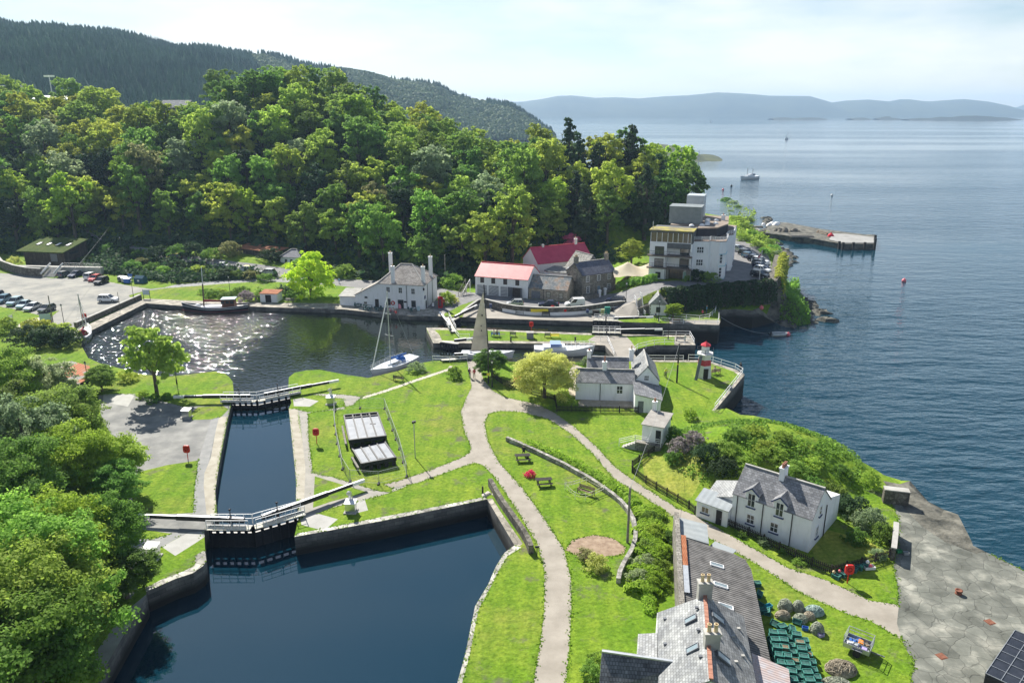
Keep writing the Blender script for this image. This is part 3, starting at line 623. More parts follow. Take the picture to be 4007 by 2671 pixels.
def crown_pts(n,Rr,Hh,z0,lobes,shape='round',seed=0,shell=.55):
    """points on the outside of several lobes filling a crown"""
    g=np.random.default_rng(seed); L=[]
    for i in range(lobes):
        t=(i+.5)/lobes; ph=i*2.4+g.uniform(-.4,.4)
        if shape=='round': zz=z0+Hh*(.12+.76*t); rad=Rr*.62*math.sqrt(max(.05,1-((t-.42)/.62)**2)); lr=Rr*g.uniform(.30,.46)
        elif shape=='cone': zz=z0+Hh*(.05+.9*t); rad=Rr*.75*(1-t)**.9; lr=Rr*(.16+.34*(1-t))
        elif shape=='column': zz=z0+Hh*(.05+.88*t); rad=Rr*.4*(1-.3*t); lr=Rr*g.uniform(.45,.6)
        elif shape=='dome': zz=z0+Hh*(.05+.7*t**.8); rad=Rr*.7*math.sqrt(max(.02,1-t**2)); lr=Rr*g.uniform(.3,.42)
        L.append((rad*math.cos(ph),rad*math.sin(ph),zz,lr))
    L=np.array(L); L[:,3]*=g.uniform(.8,1.25,len(L)); w=L[:,3]**2; w/=w.sum()
    nt=max(30,int(lobes*11)); li=g.choice(len(L),size=nt,p=w); d=g.normal(size=(nt,3)); d/=np.linalg.norm(d,axis=1)[:,None]; d[:,2]=np.where(g.random(nt)<.6,np.abs(d[:,2]),d[:,2])
    tc=L[li,:3]+d*np.array([1,1,.85])*(L[li,3]*g.uniform(.55,1.12,nt))[:,None]; tr_=Rr*g.uniform(.085,.20,nt); tr_=np.where(g.random(nt)<.12,tr_*.55,tr_); tc+=d*(g.random(nt)<.12)[:,None]*Rr*.12
    wt=tr_**2; wt/=wt.sum(); ti=g.choice(nt,size=n,p=wt); e=g.normal(size=(n,3)); e/=np.linalg.norm(e,axis=1)[:,None]; e[:,2]=np.where(g.random(n)<.65,np.abs(e[:,2]),e[:,2])
    pos=tc[ti]+e*np.array([1.15,1.15,.75])*(tr_[ti]*(g.random(n)**.4)*g.uniform(.8,1.25,n))[:,None]
    nr=e*.5+d[ti]*.45+g.normal(size=(n,3))*.5+np.array([0,0,.35])
    return pos,nr
def trunk_mb(Ht,r,Rr,seed=0,limbs=6,top=.75):
    g=random.Random(seed); m=MB(); lean=g.uniform(-.4,.4)
    m.tube([(0,0,-1.0),(0,0,Ht*.25),(lean*.4,.1,Ht*.5),(lean,.2,Ht*top)],[r*1.25,r,r*.7,r*.25],7)
    for i in range(limbs):
        a=i*2.3+g.uniform(-.3,.3); zb=Ht*g.uniform(.25,.55); e=Rr*g.uniform(.5,.8)
        m.tube([(0,0,zb),(math.cos(a)*e*.45,math.sin(a)*e*.45,zb+Ht*.12),(math.cos(a)*e,math.sin(a)*e,zb+Ht*g.uniform(.2,.33))],[r*.45,r*.3,r*.1],5)
    return m
PROTO={}
def tree_proto(key,Ht,Rr,n,lsz,shape='round',lobes=12,mt='mid',z0=.22,shell=.55,cat='tree'):
    seed=abs(hash(key))%1000 if 0 else sum(map(ord,key))
    pos,nr=crown_pts(n,Rr,Ht*(1-z0)*.93,Ht*z0,lobes,shape,seed,shell)
    size=lsz*rng.uniform(.6,1.35,size=n)
    me=cloud_mesh('crown',pos,nr,size,[FOL[mt]])
    tm=trunk_mb(Ht,Ht*.022+.06,Rr,seed,top=.8).mesh('trunk',[BARK])
    PROTO[key]=(me,tm,Ht,Rr)
for k,args in dict(a=(13,5.2,4200,.27,'round',13),b=(15,5.0,4400,.26,'round',15),c=(11.5,5.4,4200,.27,'dome',12),d=(14,4.4,3800,.26,'column',9),e=(12,4.6,3800,.25,'round',10),f=(16,5.6,4800,.28,'round',17)).items():
    tree_proto(k,*args)
tree_proto('con',17,4.2,3000,.34,'cone',16,'dark',z0=.08)
tree_proto('cyp',14,2.8,2200,.30,'column',12,'dark',z0=.05)
tree_proto('na',11,5.6,34000,.115,'round',26,'fresh',z0=.12)
tree_proto('nb',9,4.2,20000,.115,'round',20,'grey',z0=.12)
tree_proto('nc',13,6.2,36000,.13,'dome',32,'bright',z0=.15)
tree_proto('ma',10,4.6,5500,.23,'round',13,'fresh',z0=.2)
tree_proto('lm',12,5.4,9000,.22,'round',18,'lime',z0=.06)
tree_proto('mb',8,2.6,3800,.20,'round',9,'fresh',z0=.25)
def bush_proto(key,n,lsz,lobes=9):
    pos,nr=crown_pts(n,1.,1.,0,lobes,'dome',sum(map(ord,key)),.5)
    PROTO[key]=(cloud_mesh('foliage',pos,nr,lsz*rng.uniform(.6,1.3,size=n),[FOL['mid']]),None,1,1)
bush_proto('s1',900,.075); bush_proto('s2',1500,.06,12); bush_proto('s3',2600,.045,14)
def tree(key,loc,label,group,mt=None,sc=1.,sz=None,rz=None,name='tree',cat='tree'):
    me,tm,Ht,Rr=PROTO[key]
    r=thing(name,label,cat,loc,random.uniform(0,6.28) if rz is None else rz,group)
    s=(sc,sc,sc*(sz or 1)); r.scale=s
    c=bpy.data.objects.new('crown',me); COL.objects.link(c); c.parent=r
    if mt: c.material_slots[0].link='OBJECT'; c.material_slots[0].material=FOL[mt]
    t=bpy.data.objects.new('trunk',tm); COL.objects.link(t); t.parent=r
    return r
def bush(key,loc,label,group=None,mt='mid',rx=1.5,ry=1.5,rz=1.2,name='shrub',cat='shrub',rot=0.):
    me=PROTO[key][0]; o=bpy.data.objects.new(name,me); COL.objects.link(o); o.location=loc; o.scale=(rx,ry,rz); o.rotation_euler.z=rot
    o.material_slots[0].link='OBJECT'; o.material_slots[0].material=FOL[mt]
    return tag(o,label,cat,group)
# ---------------------------------------------------------------- forest on the far ridge (stuff)
def far_forest():
    vs=np.array(rv).reshape(rn,rw,3)[:,:rw-1]; ni,nj=vs.shape[:2]
    N=15000; I=rng.random(N)*(ni-1.001); J=rng.random(N)*(nj-1.001)
    # equalise density by area: reject by local cell size
    i=I.astype(int);j=J.astype(int);fi=(I-i)[:,None];fj=(J-j)[:,None]
    p=vs[i,j]*(1-fi)*(1-fj)+vs[i+1,j]*fi*(1-fj)+vs[i,j+1]*(1-fi)*fj+vs[i+1,j+1]*fi*fj
    t=J/(nj-1); s=I/(ni-1)
    nz=np.array([noise.noise(Vector((q[0]*.006,q[1]*.006,2))) for q in p])
    broad=(t<.10+.22*nz)|((s>.52)&(t<1.3-1.2*(s-.5)+.3*nz)&(s+.3*nz>.56))|((s<.10)&(t<.35+.4*nz))
    hh=np.where(broad,rng.uniform(8,13,N),rng.uniform(11,19,N)); rr=np.where(broad,hh*.52,hh*.23)
    A=[];Fa=[];cnt=0
    con=np.where(~broad)[0]; k=6; ang=np.arange(k)*2*np.pi/k
    def emit(name,idx,prof,mats,lab):
        n=len(idx); m=len(prof); v=np.empty((n,m,k,3))
        for a,(pr,pz) in enumerate(prof):
            jit=rng.uniform(.8,1.25,size=(n,k))
            v[:,a,:,0]=p[idx,0][:,None]+np.cos(ang)*rr[idx][:,None]*pr*jit
            v[:,a,:,1]=p[idx,1][:,None]+np.sin(ang)*rr[idx][:,None]*pr*jit
            v[:,a,:,2]=(p[idx,2]+hh[idx]*pz)[:,None]+ (rng.uniform(-.06,.06,size=(n,k))*hh[idx][:,None])
        base=(np.arange(n)*m*k)[:,None,None]; aa=np.arange(m-1)[None,:,None]*k; kk=np.arange(k)[None,None,:]; k2=(kk+1)%k
        q=np.stack([base+aa+kk,base+aa+k2,base+aa+k+k2,base+aa+k+kk],-1).reshape(-1)
        nf=len(q)//4; me=bpy.data.meshes.new(name); me.vertices.add(n*m*k); me.vertices.foreach_set('co',v.reshape(-1)); me.loops.add(nf*4); me.loops.foreach_set('vertex_index',q.astype(np.int32)); me.polygons.add(nf); me.polygons.foreach_set('loop_start',np.arange(0,nf*4,4)); me.polygons.foreach_set('loop_total',np.full(nf,4)); me.update()
        me.materials.append(mats); o=bpy.data.objects.new(name,me); COL.objects.link(o); tag(o,lab,'forest',kind='stuff')
    emit('conifer_forest',con,[(1,.05),(.75,.4),(.35,.75),(.04,1.)],mat('spruce',(.035,.085,.055),(.085,.165,.095),.014,coord='World',rough=.9,tr=.1,detail=6),'dark spruce plantation covering the high ridge at the left')
    emit('broadleaf_forest',np.where(broad)[0],[(.5,.05),(1,.35),(.85,.75),(.3,1.)],mat('far_broadleaf',(.06,.11,.045),(.17,.24,.11),.04,coord='World',rough=.8,tr=.3,detail=8),'pale green broadleaf wood on the lower slopes of the far ridge')
far_forest()
# ---------------------------------------------------------------- near wood: individual trees
def wood():
    pts=[]; x=-238
    rows=[]
    while x<64:
        b=lerp(BASE,x); cy=lerp(CRY,x); L=cy+6-b; y=b+2.5
        while y<b+L:
            pts.append((x+random.uniform(-2.6,2.6),y+random.uniform(-2.6,2.6))); y+=8.6+(y-b)*.03
        x+=8.9
    pts=[q for q in pts if abs(q[0])<.76*q[1]+8]
    out=[]
    for (x,y) in pts:
        z=h(x,y)
        if z<1.2 and y>240: continue
        t=(y-lerp(BASE,x))/(lerp(CRY,x)-lerp(BASE,x))
        # clearing: field on the plateau at the left
        if t>.72 and -165<x<-118: continue
        if 28<x<52 and y<222: continue
        if 2<x<24 and y<212: continue
        out.append((x,y,z,t))
    names=dict(mid='mid green',yellow='yellow green',lime='lime green',dark='dark green',grey='grey green',copper='brownish green',fresh='fresh green',bright='bright green')
    places=[(-150,'left of the turf hut'),(-112,'above the turf hut'),(-82,'above the car park bins'),(-62,'above the rusty roofed shed'),(-42,'behind the white lodge'),(-14,'behind the coffee house'),(6,'behind the barn'),(28,'behind the stone house'),(70,'beside the hotel')]
    used={}
    for (x,y,z,t) in out:
        rnd=random.random(); near=t<.35
        if x>18 and t<.8: key,mt=random.choice([('con','dark'),('con','dark'),('con','dark'),('b','mid'),('cyp','dark'),('a','yellow')])
        else:
            key=random.choice('abcdef'); mt=random.choices(['mid','yellow','fresh','grey','copper','dark','bright'],[34,26,20,8,3,5,8] if t>.3 else [36,16,18,6,4,14,6])[0]
            if t>.65 and mt=='dark': mt='yellow'
        if x>40 and t>.5: key,mt='f','bright'
        sc=random.uniform(.95,1.3)
        if t>1.0: sc*=.95
        reg=[n for a,n in places if x>=a-1e-6 or a==-238][-1] if False else None
        for a,n in places:
            if x<a or n==places[-1][1]: reg=n; break
        row='wood edge' if t<.15 else 'lower slope' if t<.4 else 'mid slope' if t<.7 else 'crest'
        sh=dict(a='round tree',b='tall tree',c='domed tree',d='narrow tree',e='small tree',f='spreading tree',con='conifer',cyp='columnar conifer')[key]
        lb0='%s %s on the %s %s'%(names[mt],sh,row,reg)
        used.setdefault(lb0,[]).append((x,y,z,key,mt,sc))
    for lb0,l in used.items():
        l.sort(key=lambda q:q[0]/q[1])
        for i,(x,y,z,key,mt,sc) in enumerate(l):
            lab=lb0
            if len(l)==2: lab=lb0+', %s of two'%['left','right'][i]
            elif len(l)>2: lab=lb0+', %s from left'%['first','second','third','fourth','fifth','sixth','seventh','eighth','ninth','tenth','eleventh','twelfth'][min(i,11)]
            tree(key,(x,y,z-.3),lab,'trees of the wooded slope',mt,sc,random.uniform(.9,1.15))
    return len(out)
build_ground()
NW=wood()
print('wood trees',NW)
# ================================================================ buildings
class B_:
    """a building in its own frame: x along the front (left to right), y to the back, z up"""
    def __init__(s,name,label,cat,pl,pr,z=0,W=None,Dp=5,group=None):
        s.o=Vector(pl); d=Vector(pr)-s.o; s.W=W or d.length; s.D=Dp
        s.r=thing(name,label,cat,(s.o.x,s.o.y,z),math.atan2(d.y,d.x),group)
    def fm(s,face):
        if face=='f': return Matrix(((1,0,0,0),(0,-1,0,0),(0,0,1,0),(0,0,0,1)))   # u, out, z -> local
        if face=='r': return Matrix(((0,1,0,s.W),(1,0,0,0),(0,0,1,0),(0,0,0,1)))
        if face=='l': return Matrix(((0,-1,0,0),(1,0,0,0),(0,0,1,0),(0,0,0,1)))
        if face=='b': return Matrix(((1,0,0,0),(0,1,0,s.D),(0,0,1,0),(0,0,0,1)))
    def part(s,name,mb,m,parent=None): return mb.build(name,m,parent or s.r)
    def gable(s,he,hr,wm,rm,axis='x',x0=0,x1=None,y0=0,y1=None,ov=.25,th=.14,cap=None,zb=-.6,he2=None,hipl=0,hipr=0,skew=None,ovg=.12,coping=None):
        """walls with gable roof; axis of the ridge; hipl/hipr pull the ridge ends in"""
        x1=s.W if x1 is None else x1; y1=s.D if y1 is None else y1; he2=he if he2 is None else he2
        w=MB(); r=MB()
        if axis=='x':
            ym=(y0+y1)/2 if skew is None else skew
            v=[(x0,y0,zb),(x1,y0,zb),(x1,y1,zb),(x0,y1,zb),(x0,y0,he),(x1,y0,he),(x1,y1,he2),(x0,y1,he2),(x0+hipl,ym,hr),(x1-hipr,ym,hr)]
            w.add(v,[(0,1,5,4),(2,3,7,6)]); w.add(v,[(1,2,6,9,5) if not hipr else (1,2,6,5),(3,0,4,8,7) if not hipl else (3,0,4,7)])
            k=(hr-he)/(ym-y0); k2=(hr-he2)/(y1-ym); gl=0 if hipl else ovg; gr=0 if hipr else ovg; el=ov if hipl else ovg; er=ov if hipr else ovg
            a=(x0-el,y0-ov,he-ov*k); b_=(x1+er,y0-ov,he-ov*k); c=(x1+er,y1+ov,he2-ov*k2); d=(x0-el,y1+ov,he2-ov*k2); e=(x0+hipl-gl,ym,hr); f=(x1-hipr+gr,ym,hr)
            up=lambda p:(p[0],p[1],p[2]+th)
            a,b_,c,d,e,f=map(up,(a,b_,c,d,e,f))
            r.slab([a,b_,f,e],th); r.slab([c,d,e,f],th)
            if hipr: r.slab([b_,c,f],th)
            if hipl: r.slab([d,a,e],th)
            ln=[(e,f)]; 
            if hipr: ln+=[(f,b_),(f,c)]
            if hipl: ln+=[(e,a),(e,d)]
        else:
            xm=(x0+x1)/2 if skew is None else skew
            v=[(x0,y0,zb),(x1,y0,zb),(x1,y1,zb),(x0,y1,zb),(x0,y0,he),(x1,y0,he2),(x1,y1,he2),(x0,y1,he),(xm,y0,hr),(xm,y1,hr)]
            w.add(v,[(0,1,5,8,4),(2,3,7,9,6),(1,2,6,5),(3,0,4,7)])
            k=(hr-he)/(xm-x0); k2=(hr-he2)/(x1-xm)
            a=(x0-ov,y0-ovg,he-ov*k+th); d=(x0-ov,y1+ovg,he-ov*k+th); b_=(x1+ov,y0-ovg,he2-ov*k2+th); c=(x1+ov,y1+ovg,he2-ov*k2+th); e=(xm,y0-ovg,hr+th); f=(xm,y1+ovg,hr+th)
            r.slab([d,a,e,f],th); r.slab([b_,c,f,e],th); ln=[(e,f)]
        wo=s.part('wall',w,wm); ro=s.part('roof',r,rm)
        if cap:
            q=MB()
            for p1,p2 in ln: q.beam((p1[0],p1[1],p1[2]+.03),(p2[0],p2[1],p2[2]+.03),.22,.1)
            s.part('ridge_cap',q,cap,ro)
        return wo,ro
    def flat(s,x0,y0,x1,y1,z0,z1,wm,rm,par=.0,name='wall'):
        w=MB(); w.box(x0,y0,z0,x1,y1,z1); wo=s.part(name,w,wm)
        r=MB(); r.box(x0-.12,y0-.12,z1+.002,x1+.12,y1+.12,z1+.16); ro=s.part('roof',r,rm); return wo,ro
    def win(s,face,u,z,w,hh,fr=None,nx=2,ny=2,sill=None,glass=None,name='window',off=0.,bar=.05):
        fr=fr or WPAINT; M=s.fm(face); q=MB(); t=.09
        y0,y1=off+.004,off+.07
        q.box(u-t,y0,z-t,u,y1,z+hh+t,0,M); q.box(u+w,y0,z-t,u+w+t,y1,z+hh+t,0,M); q.box(u,y0,z-t,u+w,y1,z,0,M); q.box(u,y0,z+hh,u+w,y1,z+hh+t,0,M)
        for i in range(1,nx): x=u+w*i/nx; q.box(x-bar/2,y0+.01,z,x+bar/2,y1-.01,z+hh,0,M)
        for i in range(1,ny): y=z+hh*i/ny; q.box(u,y0+.012,y-bar/2,u+w,y1-.012,y+bar/2,0,M)
        f=s.part(name,q,fr); g=MB(); g.box(u+.001,y0-.002,z+.001,u+w-.001,y0+.018,z+hh-.001,0,M); s.part('pane',g,glass or GLASS,f)
        if sill: g=MB(); g.box(u-t-.06,y0,z-t-.13,u+w+t+.06,off+.16,z-t-.003,0,M); s.part('sill',g,sill,f)
        return f
    def door(s,face,u,z,w,hh,m=None,fr=None,glass=False,off=0.):
        M=s.fm(face); q=MB(); q.box(u,off+.003,z,u+w,off+.06,z+hh,0,M)
        for a,b2 in ((.12,.45),(.55,.9)):
            q.box(u+w*.18,off+.06,z+hh*a,u+w*.82,off+.075,z+hh*b2,0,M)
        d=s.part('door',q,m or BLACK)
        if fr:
            g=MB(); g.box(u-.1,off+.003,z,u-.002,off+.09,z+hh+.1,0,M); g.box(u+w+.002,off+.003,z,u+w+.1,off+.09,z+hh+.1,0,M); g.box(u-.002,off+.003,z+hh+.002,u+w+.002,off+.09,z+hh+.1,0,M); s.part('door_frame',g,fr,d)
        g=MB(); g.box(u+w*.84,off+.08,z+hh*.48,u+w*.9,off+.13,z+hh*.52,0,M); s.part('handle',g,STEEL,d)
        return d
    def pipe(s,face,u,z0,z1,m=None):
        M=s.fm(face); q=MB(); q.tube([M@Vector((u,.07,z0)),M@Vector((u,.07,z1))],.05,6); s.part('drainpipe',q,m or BLACK)
    def chim(s,x,y,z0,z1,w,d,m,pots,pm=None,cap=None,pw=.13,ph=.45):
        q=MB(); q.box(x-w/2,y-d/2,z0,x+w/2,y+d/2,z1); q.box(x-w/2-.07,y-d/2-.07,z1+.002,x+w/2+.07,y+d/2+.07,z1+.14)
        c=s.part('chimney',q,m)
        for i in range(pots):
            t=(i+.5)/pots-.5; px,py=(x+t*w*.9,y) if w>=d else (x,y+t*d*.9)
            g=MB(); g.lathe((px,py,z1+.14),[(pw*1.15,0),(pw,.06),(pw*.85,ph*.8),(pw*1.1,ph*.85),(pw*1.1,ph),(pw*.7,ph),(pw*.7,ph*.7)],10); s.part('chimney_pot',g,pm or BUFF,c)
        return c
    def rooflight(s,p,sx,sy,nrm,m=None,fr=None):
        """p centre on slope, nrm outward, sx across, sy up slope"""
        nn=Vector(nrm).normalized(); t=Vector((-nn.y,nn.x,0)).normalized(); b2=nn.cross(t)
        M=Matrix(((t.x,b2.x,nn.x,p[0]),(t.y,b2.y,nn.y,p[1]),(t.z,b2.z,nn.z,p[2]),(0,0,0,1)))
        q=MB(); f=.07; q.box(-sx/2,-sy/2,.0,sx/2,-sy/2+f,.12,0,M); q.box(-sx/2,sy/2-f,.0,sx/2,sy/2,.12,0,M); q.box(-sx/2,-sy/2+f,.0,-sx/2+f,sy/2-f,.12,0,M); q.box(sx/2-f,-sy/2+f,.0,sx/2,sy/2-f,.12,0,M)
        fo=s.part('rooflight',q,fr or GREYP); g=MB(); g.box(-sx/2+f,-sy/2+f,.02,sx/2-f,sy/2-f,.08,0,M); s.part('pane',g,m or SKYG,fo)
def text_on(parent,txt,M,size,m,name='lettering',ex=.01):
    c=bpy.data.curves.new('t','FONT'); c.body=txt; c.size=size; c.align_x='CENTER'; c.align_y='CENTER'; c.extrude=ex; c.resolution_u=2
    o=bpy.data.objects.new('t',c); COL.objects.link(o); dg=bpy.context.evaluated_depsgraph_get(); me=bpy.data.meshes.new_from_object(o.evaluated_get(dg)); bpy.data.objects.remove(o)
    me.materials.clear(); me.materials.append(m); me.transform(M)
    q=bpy.data.objects.new(name,me); COL.objects.link(q); q.parent=parent; return q
# ---- white quayside coffee house -------------------------------------------------
b=B_('coffee_house','long white harled coffee house with hipped slate roof and four tall chimneys on the quay','building',(-34.9,163.3),(-19.2,160.4),0,Dp=10.2)
W0=b.W; xm=5.2
w=MB(); y1=10.2
v=[(xm,0,-.5),(W0,0,-.5),(W0,y1,-.5),(xm,y1,-.5),(xm,0,5.3),(W0,0,5.3),(W0,y1,5.3),(xm,y1,5.3)]
w.add(v,[(0,1,5,4),(1,2,6,5),(2,3,7,6)])
w.add([(0,0,-.5),(xm,0,-.5),(xm,0,5.3),(0,0,2.6),(0,y1,-.5),(xm,y1,-.5),(xm,y1,5.3),(0,y1,2.6)],[(0,1,2,3),(5,4,7,6),(4,0,3,7)])
b.part('wall',w,WHITE)
r=MB(); t=.15; hr=9.0
A=(-.2,-.25,2.5+t);A2=(-.2,y1+.25,2.5+t);Bq=(xm,-.25,5.3+t);B2=(xm,y1+.25,5.3+t);Cq=(W0+.25,-.25,5.25+t);C2=(W0+.25,y1+.25,5.25+t);R1=(xm+4.0,y1*.5,hr);R2=(W0-4.1,y1*.5,hr)
r.slab([Bq,Cq,R2,R1],t); r.slab([C2,B2,R1,R2],t); r.slab([Cq,C2,R2],t); r.slab([B2,Bq,R1],t); r.slab([A2,A,Bq,B2],t)
ro=b.part('roof',r,SLATET)
q=MB()
for p1,p2 in ((R1,R2),(R2,Cq),(R2,C2),(R1,Bq),(R1,B2)): q.beam(p1,p2,.24,.12)
b.part('ridge_cap',q,CONC,ro)
for (x,z,ww,hh) in ((7.4,3.6,.75,1.1),(10.2,3.5,.75,1.15),(13.1,3.4,.75,1.15)): b.win('f',x,z,ww,hh,nx=2,ny=2)
for (x,z,ww,hh) in ((7.3,.7,.8,1.3),(13.1,.5,.8,1.3)): b.win('f',x,z,ww,hh,nx=1,ny=1,fr=BLACK)
for (x,z) in ((2.2,1.9),(2.0,.65)): b.win('f',x,z,.7,.5,nx=1,ny=1,fr=WPAINT)
b.door('f',4.6,0,.85,1.85,DARKW); b.door('f',9.9,0,1.3,1.95,BLACK)
b.pipe('f',12.0,0,5.2); b.pipe('r',2.4,0,5.2); b.pipe('r',6.2,0,5.2)
b.door('r',.9,0,.7,1.7,DARKW)
for (x,y,z0,z1) in ((8.9,.35,5,9.2),(W0-.45,1.2,5,9.2),(W0-.5,7.2,5,10.3),(5.6,8.5,5,10.6)): b.chim(x,y,z0,z1,.75,.6,WHITE,1,BUFF)
q=MB(); M=b.fm('f')
for k in range(16):
    a0=2*math.pi*k/16;a1=2*math.pi*(k+1)/16; q.box(-.09,.02,-.2,.09,.14,.2,0,M@Matrix.Translation((8.75,0,1.15))@Matrix.Rotation(a0,4,'Y')@Matrix.Translation((.36,0,0)))
b.part('lifebuoy',q,RED)
q=MB(); q.box(11.3,.01,1.35,12.0-.1,.07,1.7,0,M); sg=b.part('wall_sign',q,BLACK)
q=MB(); q.box(.0,.01,2.3,.9,.08,3.0,0,b.fm('r')); b.part('wall_sign',q,NAVY)
q=MB(); q.tube([M@Vector((W0-.1,0,4.9)),M@Vector((W0+.1,.5,5.0))],.04,6); q.lathe((W0+.1,-.5,4.35),[(.05,.6),(.22,.5),(.17,.05),(.08,0)],8); b.part('wall_lamp',q,BLACK)
# lean-to at its left end
q=MB(); q.add([(-3.9,.4,-.5),(0,.15,-.5),(0,4.6,-.5),(-3.9,4.6,-.5),(-3.9,.4,2.05),(0,.15,2.15),(0,4.6,2.9),(-3.9,4.6,2.8)],[(0,1,5,4),(2,3,7,6),(3,0,4,7)]); lt=b.part('lean_to',q,WHITE)
q=MB(); q.slab([(-4.1,.15,2.1),(-.02,-.1,2.2),(-.02,4.8,3.05),(-4.1,4.8,2.95)],.12); b.part('lean_to_roof',q,CONC,lt)
# ---- red roofed barn ---------------------------------------------------------------
b=B_('barn','white barn with bright red sheet roof and striped garage doors beside the road','barn',(-8.7,174.9),(3.7,170.4),0,Dp=8.5)
wo,ro=b.gable(4.45,6.9,WHITE,REDR,ov=.3,cap=REDR)
for i,x in enumerate((1.4,4.2,7.2,10.2)): b.win('f',x,3.0,.75,1.1,fr=DARKW,nx=1,ny=1,glass=mat('shuttered',(.06,.05,.05),(.10,.085,.08),3))
STR=mat('stripe_white',(.6,.61,.62),(.66,.67,.68),3)
for i,(x0,x1) in enumerate(((.5,2.9),(3.4,5.9),(6.4,8.1))):
    q=MB(); q.box(x0,-.03,.05,x1,-.003,2.35); d=b.part('garage_door',q,GREYP)
    for j in range(8):
        s_=MB(); zz=.1+j*.33; sl_=.28*(1 if i==0 else -1 if i==1 else .1)*(x1-x0)
        p=[(x0,-.04,zz),(x1,-.04,zz+sl_*.7),(x1,-.04,zz+.15+sl_*.7),(x0,-.04,zz+.15)]
        p=[(a,c,min(2.33,max(.06,e))) for a,c,e in p]
        if p[2][2]-p[1][2]<.01 and p[3][2]-p[0][2]<.01: continue
        s_.add(p,[(0,1,2,3)]); b.part('stripe',s_,STR,d)
q=MB(); q.box(8.2,-.05,.05,9.2,-.01,2.4); b.part('garage_door',q,GREYP)
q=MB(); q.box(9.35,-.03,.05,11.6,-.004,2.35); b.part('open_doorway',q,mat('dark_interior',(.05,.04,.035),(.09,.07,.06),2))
q=MB(); q.box(11.7,-.9,.05,11.78,0,2.4); q.box(9.24,-.9,.05,9.3,0,2.4); b.part('door_leaf',q,GREYP)
# outside stair
st=thing('outside_stair','wooden outside stair with rails against the left end of the red roofed barn','stair',(-12.6,172.5,0),R(-20))
q=MB()
for k in range(9): q.box(.0,.5*k,.25*k,1.1,.5*k+.45,.25*k+.08)
q.build('treads',GREYW,st)
for x in (0,1.1):
    q=MB(); q.beam((x,0,1.),(x,4.4,3.3),.07); q.beam((x,0,0),(x,0,1),.09); q.beam((x,4.4,0),(x,4.4,3.3),.1); q.beam((x,2.2,0),(x,2.2,2.2),.08); q.build('handrail',WPAINT if x else GREYW,st)
# ---- low stone shed with patched slates -------------------------------------------------
b=B_('stone_shed','low stone shed with patchy rusty slates joined to the red roofed barn','shed',(3.95,170.3),(12.6,167.5),0,Dp=7.4)
b.gable(2.55,4.9,SAND,SLATEM,ov=.2,cap=CONC)
b.door('f',.6,.1,2.1,1.85,GREYP); b.win('f',4.2,.65,.85,1.25,fr=DARKW,nx=1,ny=2,glass=mat('poster_pane',(.5,.48,.40),(.35,.33,.26),2)); b.win('f',7.2,.6,.85,1.25,fr=DARKW,nx=1,ny=2,glass=MC['poster_pane']); b.pipe('f',3.5,0,2.5)
# ---- stone cottage with blue slates -----------------------------------------------------
b=B_('stone_house','two storey grey stone house with dark blue slate roof and yellow chimney pots','house',(16.3,170.9),(24.6,175.8),.4,Dp=6.6)
b.gable(4.9,7.3,STONE,SLATEB,ov=.2,cap=CONC)
for x in (1.1,4.3,7.4): b.win('f',x,3.3,.75,1.25,nx=2,ny=3)
for x in (1.3,7.3): b.win('f',x,.7,.75,1.4,nx=2,ny=3)
b.door('f',4.3,.1,.9,1.9,mat('grey_blue_door',(.16,.22,.28),None),fr=SAND)
b.chim(.45,3.3,6.,8.6,.9,.75,STONE,3,BUFF); b.chim(b.W-.45,3.3,6.,8.6,.9,.75,STONE,2,BUFF)
# curved white studio behind
b=B_('studio_wing','white curved fronted wing with flat grey roof between the stone shed and stone house','building',(7.4,178.6),(16.4,174.2),0,Dp=7)
q=MB(); pl=[(0,1.2),(1.2,.3),(3,-.1),(5,.1),(7,.6),(9.4,1.6),(9.4,7.5),(0,7.5)]
q.prism(pl,-.5,4.6); b.part('wall',q,WHITE); q=MB(); q.prism([(x*1.02-.1,y-.2) for x,y in pl],4.61,4.85); b.part('roof',q,mat('felt_roof',(.15,.155,.15),(.24,.235,.22),1,detail=7))
for x in (4.6,5.3,6.0): 
    q=MB(); q.box(x,.0,1.8,x+.5,.12+.02*x,3.6); b.part('window',q,GLASS)
q=MB(); q.box(7.6,.35,2.6,8.3,.75,3.7); b.part('window',q,GLASS)
q=MB(); q.tube([(5.2,3.4,4.85),(8.4,3.4,4.85)],.75,16); b.part('barrel_rooflight',q,mat('polycarb',(.62,.66,.66),(.72,.75,.75),2,rough=.3))
# second red roof behind
b=B_('red_roofed_house','long white house with crimson sheet roof at the foot of the wood','house',(6.4,185.2),(20.6,192.2),0,Dp=8)
b.gable(5.4,8.6,WHITE,mat('crimson_sheet',(.50,.045,.10),(.58,.07,.13),.6,kind='corr',brw=2.,mortar=.12,bump=.3,rough=.45),ov=.4,cap=REDR)
b.chim(13.2,4,8.3,9.9,.7,.6,WHITE,1); b.chim(3.5,4.,8.5,9.1,.6,.6,STEEL,0)
b.win('f',9,3.6,.9,1.0)
b=B_('slated_wing','grey lichen slated wing running back from the stone house','house',(16.4,177.9),(22.6,181.6),0,Dp=7)
b.gable(4.2,8.3,STONE,mat('lichen_slate',(.24,.24,.22),(.46,.45,.40),1.3,kind='slate',rowh=.25,brw=.3,mortar=.018,bump=.6,detail=10),axis='y',ov=.2,cap=CONC)
